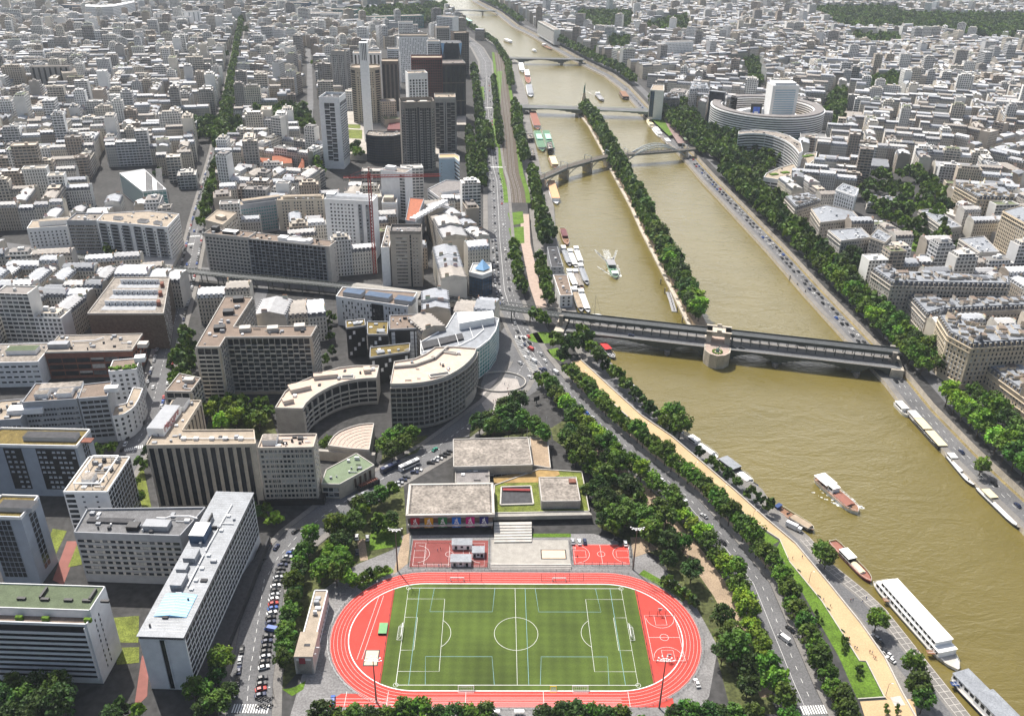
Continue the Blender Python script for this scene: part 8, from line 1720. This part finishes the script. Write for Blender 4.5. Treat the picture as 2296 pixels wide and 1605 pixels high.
tag(b.build('wake', 'foam'), 'white foam trailing behind the moving boats', 'foam', kind='stuff')
# mooring posts and pontoon at the island
for i, (x, y) in enumerate(((1481, 637), (1490, 658), (1518, 700), (1529, 723), (1770, 629), (1786, 646), (1804, 662))):
    p = G(x, y, ZW); b = MB(); b.bar((*p, -9), (*p, -2.5), .9, n=8); b.bar((*p, -2.6), (*p, -2.2), 1.1, n=8); tag(b.build('mooring_post', 'dark_stone', org=(*p, ZW)), 'dark mooring post, %s down the %s' % (nth(i if i < 4 else i-4), 'island side' if i < 4 else 'right bank wall'), 'post', 'mooring posts')
b = MB(); pn = GL([(1498, 656), (1505, 675), (1512, 700)], ZW); b.ribbon(pn, -2, 2, ZW+.5)
for p, d in along(pn, 5): b.bar((*p, ZW), (*p, ZW+2.4), .7, n=8)
tag(b.build('pontoon', 'deck_grey'), 'grey landing pontoon along the island wall near the bridge', 'pontoon')
for i, (x, y) in enumerate(((1980, 1345), (2078, 1462), (2132, 1533))):
    p = G(x, y, ZQ); b = MB(); b.box(add(p, (3.5, 0)), 7, 2.2, ZQ+.1, ZQ+.35); c = MB()
    for o in (-1, 1): c.bar((p[0], p[1]+o, ZQ+1.2), (p[0]+7, p[1]+o, ZQ+1.4), .12)
    prop('gangway', ['wide stepped gangway at the stern of the restaurant ship', 'narrow gangway at the bow of the restaurant ship', 'blue gangway of the bottom right ship'][i], 'gangway', [('walkway', b, 'deck_wood' if i < 2 else 'hull_blue'), ('handrail', c, 'white_paint')], (*p, ZQ))
# ------------------------------------------------------------------ cars, vans, coaches
PAINT = {'white': (.75, .75, .75), 'black': (.018, .018, .02), 'dark grey': (.07, .072, .078), 'silver': (.42, .43, .45), 'red': (.42, .025, .02), 'blue': (.03, .10, .38), 'navy': (.02, .03, .08), 'green': (.05, .28, .20)}
for k, c in PAINT.items(): mat('paint '+k, c, .28, .03, .5, spec=.6)
def car_proto(colour, kind='car'):
    L_, W_, = {'car': (4.4, 1.8), 'van': (5.4, 2.05), 'truck': (8.0, 2.4), 'coach': (13, 2.6), 'bus': (12.5, 2.6)}[kind]; root = empty(kind if kind != 'car' else 'parked_car', (0, 0, 0)); pm = 'paint '+colour
    P = {'car': [(-2.2, .35), (2.2, .35), (2.2, .72), (1.95, .85), (.95, .95), (-1.9, .98), (-2.2, .8)], 'van': [(-2.7, .35), (2.7, .35), (2.7, 1.0), (2.2, 1.2), (1.6, 2.1), (-2.7, 2.2)], 'truck': [(-4, .6), (1.9, .6), (1.9, 3.1), (-4, 3.1)], 'coach': [(-6.5, .4), (6.5, .4), (6.45, 2.6), (6.1, 3.3), (-6.4, 3.35)], 'bus': [(-6.2, .4), (6.2, .4), (6.2, 2.4), (6.0, 3.0), (-6.2, 3.0)]}[kind]
    b = MB(); m = len(P); ins = lambda z: .06 if z < .5 else (.1 if z > .8 else 0)
    for sg in (-1, 1):
        q = [(x, sg*(W_/2-ins(z)), z) for x, z in P]; b.face(q if sg < 0 else q[::-1])
    for i in range(m):
        (x0, z0), (x1, z1) = P[i], P[(i+1) % m]; b.face([(x0, W_/2-ins(z0), z0), (x1, W_/2-ins(z1), z1), (x1, -W_/2+ins(z1), z1), (x0, -W_/2+ins(z0), z0)])
    b.build('body', pm, root); g_ = MB()
    if kind == 'car':
        lo = [(-1.75, .96), (1.0, .94)]; hi = [(-1.25, 1.42), (.15, 1.44)]; w0, w1 = W_/2-.12, W_/2-.32; A = [(lo[0][0], -w0, lo[0][1]), (lo[1][0], -w0, lo[1][1]), (lo[1][0], w0, lo[1][1]), (lo[0][0], w0, lo[0][1])]; T = [(hi[0][0], -w1, hi[0][1]), (hi[1][0], -w1, hi[1][1]), (hi[1][0], w1, hi[1][1]), (hi[0][0], w1, hi[0][1])]
        for i in range(4): j = (i+1) % 4; g_.face([A[i], A[j], T[j], T[i]])
        g_.build('window', 'glass', root); r_ = MB(); r_.prism([(p[0], p[1]) for p in T], 1.40, 1.47, bottom=True); r_.build('roof_panel', pm, root)
    elif kind == 'van':
        g_.box((1.95, 0), .7, 1.75, 1.25, 1.85); 
        for sg in (-1, 1): g_.box((1.3, sg*(W_/2-.1)), .9, .06, 1.25, 1.8)
        g_.build('window', 'glass', root)
    elif kind == 'truck':
        r_ = MB(); r_.box((3.1, 0), 1.8, 2.2, .5, 2.4); r_.build('cab', pm, root); g_.box((3.75, 0), .6, 1.9, 1.4, 2.1); g_.build('window', 'glass', root)
    else:
        for sg in (-1, 1): g_.box((0, sg*(W_/2-.09)), L_*.92, .06, 1.5, 2.6)
        g_.box((L_/2-.2, 0), .5, W_*.85, 1.2, 2.6); g_.build('window', 'glass', root); r_ = MB()
        if kind == 'coach':
            for x in (-3, 2.5): r_.box((x, 0), 2.2, 1.5, 3.35, 3.6)
            r_.build('roof_unit', 'grey_wall', root)
        else:
            for k in range(9):
                for sg in (-.75, .75): r_.box((-5+k*1.2, sg), .6, .8, 3.0, 3.7)
            r_.build('open_deck_seats', 'deck_pink', root)
    for x in ((-L_*.31, L_*.31) if kind != 'truck' else (-2.6, 3.0)):
        for sg in (-1, 1): w_ = MB(); w_.bar((x, sg*(W_/2-.22), .34), (x, sg*(W_/2+.01), .34), .68 if kind in ('car', 'van') else .95, n=10); w_.build('wheel', 'dark_frame', root)
    return root
CARS = {}; CARN = {}
def car(p, ang, colour, place, z=0.0, kind='car', lab=None):
    """the label is finished at the end, when every car of a place is known"""
    key = (colour, kind); first = key not in CARS
    if first: CARS[key] = car_proto(colour, kind)
    o = CARS[key] if first else dup(CARS[key], (0, 0, 0)); o.location = (*p, z); o.rotation_euler = (0, 0, ang)
    X, Y = PX(p[0], p[1], z); o['category'] = kind if kind != 'bus' else 'bus'
    if lab: o['label'] = lab
    else: CARN.setdefault((place, colour, kind), []).append((X, Y, o))
    return o
rc = random.Random(9); CW = ['white']*6+['black']*6+['dark grey']*5+['silver']*5+['red', 'blue', 'navy', 'navy']
def cars_along(line, o, step, place, z=0.0, dens=.9, flip=False, ang0=0.0, jit=.8, s0=1.0):
    for p, d in along(line, step, s0):
        if rc.random() > dens: continue
        n = perp(d); q = add(p, mul(n, o+rc.uniform(-.15, .15))); q = add(q, mul(d, rc.uniform(-jit, jit)*.5)); car(q, math.atan2(d[1], d[0])+(math.pi if flip else 0)+ang0+rc.uniform(-.04, .04), rc.choice(CW), place, z+.03)
cars_along(GL([(676,1226),(648,1246),(630,1276),(619,1315),(612,1360),(605,1404)]), 0, 2.75, 'upper part of the angled parking row by the trees', .14, .95, ang0=1.9, jit=.1); car(G(608, 1413), 2.9, 'blue', '', .14, 'van', 'bright blue van in the angled parking row by the trees')
cars_along(GL([(602,1424),(597,1455),(592,1490),(588,1530),(583,1570)]), 0, 2.75, 'lower part of the angled parking row by the trees', .14, .95, ang0=1.8, jit=.1)
cars_along(JR, 5.6, 6.0, 'kerb in front of the long hotel slab', .05, .75, s0=8) if False else cars_along(GL([(529,1560),(536,1500),(545,1440)]), 0, 5.6, 'kerb in front of the long hotel slab', .05, .9)
for x, y, c in ((589,1258,'dark grey'),(577,1283,'black'),(663,1192,'black'),(975,1009,'green'),(620,1228,'navy')): car(G(x, y), 1.0 if y < 1200 else 1.35, c, 'curved street', .06)
for px, k, c, lab in (((877,1052),'coach','navy','dark blue coach parked on the curved street'),((918,1047),'coach','white','white coach parked ahead of the dark blue coach'),((806,1121),'coach','dark grey','grey coach with a white roof parked behind the open top bus'),((827,1092),'bus','black','open top sightseeing bus parked by the green roofed pavilion')): d = unit(sub(JR[9], JR[8])); car(G(*px), math.atan2(d[1], d[0])-.12, c, '', .06, k, lab)
cars_along(GL([(820,1136),(850,1120),(878,1102),(893,1086),(912,1070),(940,1054),(968,1038),(1000,1020),(1012,1010)]), 0, 3.0, 'angled bays opposite the coaches', .1, .9, ang0=-.9, jit=.1)
for x, y, k, c, lab in ((1530,1124,'van','white','white van on the quay road beside the sports terrace'),(1757,1433,'van','white','white delivery van on the quay road low in the view'),(1196,811,'van','white','white van at the top of the hatched junction'),(1245,836,'van','white','small white van by the kerb at the sand path end'),(1190,784,'van','red','red van at the road junction'),(1779,1185,'truck','white','white lorry on the low quay beside the barge')): car(G(x, y, ZQ if k == 'truck' else 0), 2.2 if k != 'truck' else -.72, c, '', ZQ+.05 if k == 'truck' else .12, k, lab)
for x, y, c in ((1483,1077,'white'),(1578,1158,'silver'),(1446,1062,'dark grey'),(1303,928,'silver'),(1316,928,'blue'),(1274,893,'black'),(1261,876,'black'),(1241,850,'dark grey'),(1221,829,'navy'),(1213,830,'navy'),(1205,836,'dark grey'),(1188,847,'white'),(1166,815,'silver'),(1620,1217,'black'),(1658,1252,'dark grey'),(1771,1412,'black'),(1402,1020,'dark grey'),(1330,938,'silver')): car(G(x, y), 2.1+rc.uniform(-.1, .1), c, 'quay road', .12)
for x, y, c in ((1154,726,'silver'),(1160,744,'dark grey'),(1183,743,'silver'),(1176,725,'black'),(1185,756,'red'),(1164,758,'dark grey'),(1174,760,'dark grey'),(1187,770,'black'),(1176,774,'navy'),(1169,778,'silver'),(1184,792,'silver'),(1178,803,'white'),(1213,795,'silver'),(1222,810,'white')): car(G(x, y), 1.9+rc.uniform(-.2, .2), c, 'road junction', .12)
cars_along(Q2[0:3], 7, 6.5, 'jam on the riverside road by the glass corner office', .12, .9); cars_along(Q2[0:3], 3.8, 7.5, 'jam on the riverside road by the glass corner office', .12, .8); cars_along(Q2[1:8], -4, 22, 'upper riverside road', .12, .8, True); cars_along(Q2[2:8], 4, 24, 'upper riverside road', .12, .8)
cars_along(EX[5:13], -1.8, 9.5, 'queue on the right bank expressway', ZR+.08, .85, False, jit=3); cars_along(EX[5:13], 1.9, 9.5, 'queue on the right bank expressway', ZR+.08, .85, False, jit=3)
cars_along(EX[0:4], 0, 15, 'expressway near the moored barges', ZR+.08, .9, False, jit=6); cars_along(EX[13:17], 1.5, 16, 'expressway by the round building', ZR+.08, .8, jit=5)
cars_along(LS[1:7], 6.2, 5.6, 'left kerb of the tree street', .1, .82); cars_along(LS[1:7], -6.0, 5.6, 'right kerb of the tree street', .1, .82); cars_along(LS[2:6], 2, 42, 'middle of the tree street', .1, .7)
for s_ in (22, 58, 92, 150, 186): p = F(s_, 0) if False else None
VAx = unit(sub(VB, VA)); VN = perp(VAx)
for s_, o, c in ((18,7,'black'),(30,8,'white'),(38,7,'dark grey'),(44,8,'black'),(55,7,'silver'),(64,8,'black'),(48,-8,'navy'),(118,-8,'black'),(124,-8,'black'),(132,8,'white'),(165,7,'dark grey')): car(add(add(VA, mul(VAx, s_)), mul(VN, o)), math.atan2(VAx[1], VAx[0]), c, 'two storey bridge', 2.1)
for r0 in range(4):
    for k in range(7): 
        if rc.random() < .8: car(G(1487+r0*14+k*6.5, 262+r0*12+k*4.5), .3, rc.choice(CW), 'pink car park on the right bank', .16)
for x, y, c in ((1284,1216,'silver'),(1299,1217,'white'),(1311,1216,'navy'),(1390,1219,'black'),(1402,1220,'white')): car(G(x, y), 1.6, c, 'bays behind the red basketball court', .16)
for x, y, c in ((1562,1533,'white'),(747,1571,'blue'),(800,1206,'white'),(824,1208,'silver'),(801,1240,'dark grey'),(842,1175,'silver')): car(G(x, y), 1.75, c, 'yards round the running track', .12)
for x, y, c in ((1963,1430,'silver'),(1970,1441,'black'),(1984,1462,'black'),(1990,1468,'white'),(1996,1480,'white')): car(G(x, y, ZQ), 2.15, c, 'low quay under the river wall', ZQ+.06)
for x, y, c in ((1206,432,'white'),(1209,440,'silver'),(1211,447,'dark grey'),(1212,455,'silver'),(1214,461,'white')): car(G(x, y, ZQ), .1, c, 'quay above the maroon barge', ZQ+.06)
for (place, colour, kind), L_ in CARN.items():
    L_.sort(key=lambda t: -t[1])
    for i, (X, Y, o) in enumerate(L_):
        w_ = {'queue on the right bank expressway': 'nearest the bridge', 'jam on the riverside road by the glass corner office': 'counted from the near end'}.get(place, 'counted from the near end')
        o['label'] = ('%s %s, %s %s, in the %s' % (colour, kind, nth(i), w_, place)) if len(L_) > 1 else 'only %s %s in the %s' % (colour, kind, place); o['group'] = 'cars: '+place; o.name = 'car' if 'road' in place or 'expressway' in place or 'bridge' in place else 'parked_car'
# motorbikes at the street corner
bk = None
for i in range(14):
    p = G(577+(i % 7)*5.2, 1566+(i//7)*16+(i % 3)*2)
    if bk is None:
        bk = empty('motorbike', (0, 0, 0)); b = MB(); b.bar((-.5, 0, .6), (.5, 0, .75), .35, n=6); b.bar((.5, 0, .75), (.75, 0, 1.1), .12); b.box((-.3, 0), .7, .3, .75, .9); b.build('frame', 'dark_frame', bk)
        for x in (-.7, .7): b = MB(); b.bar((x, -.07, .32), (x, .07, .32), .64, n=10); b.build('wheel', 'dark_frame', bk)
        o = bk
    else: o = dup(bk, (0, 0, 0))
    o.location = (*p, .15); o.rotation_euler = (0, 0, .6+.2*(i % 3)); tag(o, 'one of the dark motorbikes packed together at the bottom street corner', 'motorbike', 'motorbikes at the street corner')
# ------------------------------------------------------------------ people
PPL = [('sand path', 0, [tq(2,2,1295,755), tq(2,2,1735,1060), tq(2,2,1955,1150), tq(2,2,2225,1365), tq(3,3,180,200), tq(3,3,218,196), tq(3,3,305,186), tq(3,3,540,400), tq(3,3,495,570), tq(3,3,558,622), tq(3,3,725,918), tq(3,3,775,996), tq(3,3,795,1005), tq(3,3,910,1036), tq(3,3,932,1046), tq(3,3,945,1086), tq(3,3,960,1092)]), ('paved low quay', ZQ, [tq(3,3,740,575), tq(3,3,760,570), tq(3,3,845,585), tq(3,3,880,555), tq(3,3,1070,780), tq(3,3,1330,1026), tq(3,3,1345,1036), tq(3,3,1335,1056)]), ('lane beside the lodge', 0, [tq(1,3,560,836), tq(1,3,612,872)]), ('dark red court', .1, [tq(1,3,1425,110), tq(1,3,1540,45), tq(1,3,1630,125), tq(1,3,1655,115), tq(1,3,1740,80), tq(1,3,1640,268), tq(1,3,1695,270), tq(1,3,1712,271), tq(1,3,1720,205)]), ('pavement of the curved street', .14, [tq(1,3,95,92), tq(1,3,125,77), tq(1,3,142,75), tq(1,3,150,332)]), ('dirt walk by the track', 0, [tq(2,3,1780,568), tq(2,3,1795,572), tq(2,3,1830,688), tq(2,3,1840,697)]), ('plaza below the curved glass building', .1, [tq(1,2,2230,240), tq(1,2,2265,250), tq(1,2,2255,285), tq(1,2,2265,325), tq(1,2,2130,394), tq(1,2,2150,390), tq(1,2,2160,400)])]
rp_ = random.Random(31)
for place, z, pts in PPL:
    seen = {}
    for i, px in enumerate(sorted(pts)):
        sh = rp_.choice(list(CL)); pa = rp_.choice(['dark', 'dark', 'blue', 'beige']); po = rp_.choice(['stand', 'walk', 'stride']); k = (po, sh, pa)
        if k not in PM: PM[k] = person_mesh(*k)
        o = bpy.data.objects.new('person', PM[k]); COL.objects.link(o); o.location = (*G(px[0], px[1], z), z+.06); o.rotation_euler = (0, 0, rp_.uniform(0, 6.28)); seen.setdefault((sh, pa), []).append(o)
    for (sh, pa), L_ in seen.items():
        for i, o in enumerate(L_): tag(o, ('person in %s top and %s trousers on the %s' % (sh, pa, place)) if len(L_) == 1 else '%s from the left of the people in %s top and %s trousers on the %s' % (nth(i), sh, pa, place), 'person', 'people on the '+place)
# ------------------------------------------------------------------ benches, lamps, signs
bp = None
for i, (x, y) in enumerate((tq(3,3,278,302), tq(3,3,458,532), tq(3,3,542,647), tq(3,3,672,842), tq(2,2,1365,815), tq(2,2,1575,985), tq(2,2,1700,1082), tq(2,2,1820,1178), tq(2,2,1950,1282), tq(2,2,2068,1382))):
    if bp is None:
        bp = empty('park_bench', (0, 0, 0)); b = MB(); b.box((0, 0), 1.8, .5, .42, .5); b.build('seat', 'deck_green', bp); b = MB(); b.box((0, .25), 1.8, .08, .5, .95); b.build('backrest', 'deck_green', bp)
        for s_ in (-.7, .7): b = MB(); b.box((s_, 0), .1, .45, 0, .42); b.build('leg', 'dark_steel', bp)
        o = bp
    else: o = dup(bp, (0, 0, 0))
    o.location = (*G(x, y), .06); o.rotation_euler = (0, 0, 2.2); tag(o, 'green park bench on the lawn edge, %s up the sand path' % nth([3, 2, 1, 0, 9, 8, 7, 6, 5, 4].index(i) if False else {3: 0, 2: 1, 1: 2, 0: 3, 9: 4, 8: 5, 7: 6, 6: 7, 5: 8, 4: 9}[i]), 'bench', 'benches along the sand path')
def lamp(p, z, lab, grp, hh=6.5, dbl=False):
    global LP
    if 'LP' not in globals():
        LP = empty('street_lamp', (0, 0, 0)); b = MB(); b.bar((0, 0, 0), (0, 0, hh), .22, n=6, w2=.12); b.build('pole', 'mast_brown', LP); b = MB(); b.bar((0, 0, hh-.1), (1.1, 0, hh+.1), .1); b.build('arm', 'mast_brown', LP); b = MB(); b.box((1.2, 0), .7, .3, hh, hh+.16); b.build('lamp_head', 'white_wall', LP); o = LP
    else: o = dup(LP, (0, 0, 0))
    o.location = (*p, z); tag(o, lab, 'street lamp', grp); return o
for i, px in enumerate((tq(3,3,1055,1418), tq(3,3,365,408), tq(2,2,2155,1462), tq(2,2,1890,1232), tq(2,2,1632,1022), tq(2,2,1415,862), tq(2,2,1195,672), tq(2,2,635,192))): lamp(G(*px), .05, 'slim brown lamp post, %s up the lawn side of the sand path' % nth(i), 'lamp posts along the sand path')
for nm, ln_, o_, st_ in (('stadium side of the quay road', Q1[1:9], 8.3, 26), ('outer kerb of the curved street', JR[1:14], -9.2, 26), ('left kerb of the tree street', LS[1:5], 7.6, 24)):
    for i, (p, d) in enumerate(along(offset(ln_, o_), st_, 6)): lamp(p, .14, 'slim brown lamp post, %s from the near end on the %s' % (nth(i), nm), 'lamp posts on the '+nm).rotation_euler = (0, 0, math.atan2(d[1], d[0])-math.pi/2*(1 if o_ > 0 else -1))
for i, (x, y) in enumerate(((1182, 953), (1203, 953), (1224, 952))): p = G(x, y+28); b = MB(); b.bar((*p, 0), (*p, 14), .22, n=6, w2=.12); tag(b.build('flagpole', 'white_paint', org=(*p, 0)), '%s bare white flagpole behind the rear sports hall' % ('left', 'middle', 'right')[i], 'flagpole', 'flagpoles')
b = MB(); c0 = G(1120, 857); pts = [add(c0, (17*math.cos(t), 13*math.sin(t))) for t in np.linspace(-2.6, 2.6, 22)]
for a, c in zip(pts, pts[1:]): b.prism([a, c, add(c, mul(perp(unit(sub(c, a))), .5)), add(a, mul(perp(unit(sub(c, a))), .5))], 0, 1.1)
tag(b.build('ramp_wall', 'pale_concrete'), 'curved concrete ramp wall on the plaza below the curved glass building', 'wall')
b = MB(); pz = GL([(1080,905),(1085,865),(1120,845),(1160,850),(1170,880),(1130,925),(1095,930)]); b.sheet(pz, .1); struct('plaza', b, mat('plaza_paving', (.36, .33, .31), .9, .12, .2, scale2=2))
b = MB(); b.sheet([add(G(1218, 757), (11*math.cos(t), 9*math.sin(t))) for t in np.linspace(0, 6.2, 20)], .14); b.sheet(GL([(1225,785),(1250,780),(1275,800),(1262,812),(1238,800)]), .14); struct('round_lawn', b, 'lawn')
b = MB(); p = G(1203, 905); b.box(p, 4, .4, 2.2, 5.2, .6); c = MB(); c.bar((*p, 0), (*p, 2.2), .4); prop('billboard', 'dark advertising billboard on a post by the plaza', 'billboard', [('panel', b, 'dark_frame'), ('post', c, 'dark_steel')], p)
# ------------------------------------------------------------------ lettering
mat('sign_red', (.33, .02, .03), .5)
def text(s, size, M, m, parent=None, name='lettering', org=(0, 0, 0), shear=0.0):
    me = TXT[s].copy(); me.materials.append(MATS[m]); o = bpy.data.objects.new(name, me); COL.objects.link(o); o.parent = parent; o.matrix_local = Matrix.Translation((-org[0], -org[1], -org[2])) @ M @ Matrix.Diagonal((size, size, 1, 1)); return o
def wallM(p, z, d):
    """lettering plane standing on a wall that runs along d, facing right of d"""
    return Matrix(((d[0], 0, d[1], p[0]), (d[1], 0, -d[0], p[1]), (0, 1, 0, z), (0, 0, 0, 1)))
a_, c_, h_ = SIGN_M; d_ = unit(sub(c_, a_)); n_ = (d_[1], -d_[0]); mid = add(lerp(a_, c_, .45), mul(n_, .15)); sg = empty('roof_sign', (*mid, h_), 'red script hotel sign on the white rooftop screen of the striped hotel', 'sign')
text('Mercure', 5.2, wallM(mid, h_+3.2, d_), 'sign_red', sg, org=(*mid, h_), shear=.3); text('HOTEL', 2.0, wallM(add(mid, mul(d_, 1)), h_+.9, d_), 'sign_red', sg, org=(*mid, h_))
p0, p1, hs = G(456, 1206, 28), G(478, 1163, 28), 27.5; d_ = unit(sub(p1, p0)); n_ = (d_[1], -d_[0]); mid = lerp(p0, p1, .5); sg = empty('roof_sign', (*mid, hs), 'white lettering on a dark rooftop screen of the long hotel slab', 'sign'); b = MB(); b.box(mid, dist(p0, p1), .5, hs, hs+4, math.atan2(d_[1], d_[0])); b.build('screen', 'dark_frame', sg, (*mid, hs)); text('pullman', 3.6, wallM(add(mid, mul(n_, .3)), hs+2.0, d_), 'white_paint', sg, org=(*mid, hs))
a_, b_, d_, n_, L_, h_ = HALL; bc = [('red', (.42, .02, .035)), ('yellow', (.62, .33, .02)), ('green', (.03, .20, .06)), ('blue', (.01, .14, .55)), ('magenta', (.50, .01, .18)), ('navy', (.03, .025, .16))]
for i, (cn, cc) in enumerate(bc):
    u = L_*(.085+.162*i); c = add(add(a_, mul(d_, u)), mul(n_, 1.25)); w_, z0, z1 = L_*.104, 2.6, h_-.9; o_ = (*c, z0); sg = empty('banner', o_, '%s banner with white emblem and lettering hung on the sports hall front' % cn, 'banner', 'banners on the sports hall'); b = MB(); b.box(c, w_, .12, z0, z1, math.atan2(d_[1], d_[0])); b.build('cloth', mat('banner '+cn, cc, .8, .04, .5), sg, o_)
    f = add(c, mul(n_, .12)); q = lambda x, z: (*add(f, mul(d_, x*w_)), z0+(z1-z0)*z); b = MB()
    for p_, q_, t in (((-.16, .66), (-.12, .78), .11), ((-.12, .78), (.0, .78), .1), ((.0, .78), (-.04, .64), .1), ((-.04, .64), (-.22, .44), .1), ((-.22, .44), (.24, .44), .1), ((.04, .92), (.10, .60), .1), ((.10, .60), (.24, .36), .12), ((.06, .92), (-.02, .55), .08)): b.bar(q(*p_), q(*q_), w_*t*.6)
    b.build('emblem', 'white_paint', sg, o_); text('PARIS', w_*.26, wallM(add(f, mul(n_, .02)), z0+(z1-z0)*.25, d_), 'white_paint', sg, org=o_); b = MB()
    for k in range(5):
        for t in range(8): A_, B_ = t*.785, (t+1)*.785; x0 = -.16+.08*k; zz = .1 if k % 2 else .135; b.bar(q(x0+.045*math.cos(A_), zz+.03*math.sin(A_)), q(x0+.045*math.cos(B_), zz+.03*math.sin(B_)), .08)
    b.build('rings', 'white_paint', sg, o_)
# ------------------------------------------------------------------ labels of the single town houses: look, then where they stand
LM = [((735, 300), 'the white tapering tower'), ((940, 330), 'the taupe tower'), ((820, 240), 'the tall white chimney'), ((1720, 250), 'the round ring building'), ((1725, 350), 'the curved white residences'), ((300, 660), 'the brick ended block'), ((310, 530), 'the long white slab'), ((620, 570), 'the dark balcony slab'), ((785, 520), 'the block under the red crane'), ((905, 580), 'the beige tower'), ((1078, 630), 'the blue pyramid office'), ((575, 800), 'the L shaped block'), ((320, 430), 'the louvred glass office'), ((110, 170), 'the upper left taupe slab'), ((245, 25), 'the curved white slab'), ((1983, 465), 'the white villa'), ((2210, 470), 'the yellow stone blocks'), ((2160, 590), 'the grey terrace flats'), ((2100, 640), 'the domed stone rows'), ((1480, 200), 'the dark glass tower by the bridge'), ((1520, 112), 'the tall white right bank slab'), ((1040, 700), 'the green glass shopping building'), ((120, 770), 'the red brick office'), ((120, 900), 'the ribbon window office'), ((850, 670), 'the solar roofed flats'), ((630, 360), 'the red tiled roofs'), ((2230, 850), 'the long right edge stone row')]
def tone(t):
    m = sum(t[:3])/3; return ('white' if m > .64 else 'pale' if m > .56 else 'cream' if m > .49 and t[0]-t[2] > .05 else 'grey' if m > .42 else 'dark')
used = {}
for root, kind, q, h, t, scr, nch in SINGLES:
    X, Y = scr; (lx, ly), ln = min(LM, key=lambda l: (l[0][0]-X)**2+(l[0][1]-Y)**2); dx, dy = X-lx, Y-ly
    side = 'left of' if dx < -abs(dy) else 'right of' if dx > abs(dy) else 'beyond' if dy < 0 else 'in front of'; st = max(1, int((h+1.5)/3.1)); ar = dist(q[0], q[1]); sz = 'narrow' if ar < 14 else 'broad' if ar > 20 else 'mid sized'
    base = ('%s %s town house with mansard roof' % (sz, tone(t)) if kind == 'haus' else '%s %s %s storey block' % (sz, tone(t), ('two three four five six seven eight nine ten eleven twelve'.split()+['tall']*9)[min(max(st, 2)-2, 11)]))+' %s %s' % (side, ln)
    used.setdefault(base, []).append((X, root))
    root['group'] = 'town houses and blocks'
for base, L_ in used.items():
    L_.sort(key=lambda t: t[0])
    for i, (X, r) in enumerate(L_): r['label'] = base if len(L_) == 1 else ('%s from the left of %s: ' % (nth(i), len(L_)))+base
for o in COL.objects:
    if o.parent is None and o.get('label'):
        w_ = o['label'].split()
        if len(w_) > 16: o['label'] = ' '.join(w_[:16])
hz = MB(); hz.box((0, 4300), 14000, 9400, -11, 300)
hm = bpy.data.materials.new('pale_air'); hm.use_nodes = True; nt = hm.node_tree; nt.nodes.remove(nt.nodes['Principled BSDF'])
pv_ = nt.nodes.new('ShaderNodeVolumePrincipled'); pv_.inputs['Density'].default_value = 0.00005; pv_.inputs['Color'].default_value = (0.84, 0.92, 1.0, 1); pv_.inputs['Anisotropy'].default_value = 0.0
nt.links.new(pv_.outputs[0], nt.nodes['Material Output'].inputs['Volume'])
MATS['pale_air'] = hm
tag(hz.build('haze', 'pale_air'), kind='stuff')
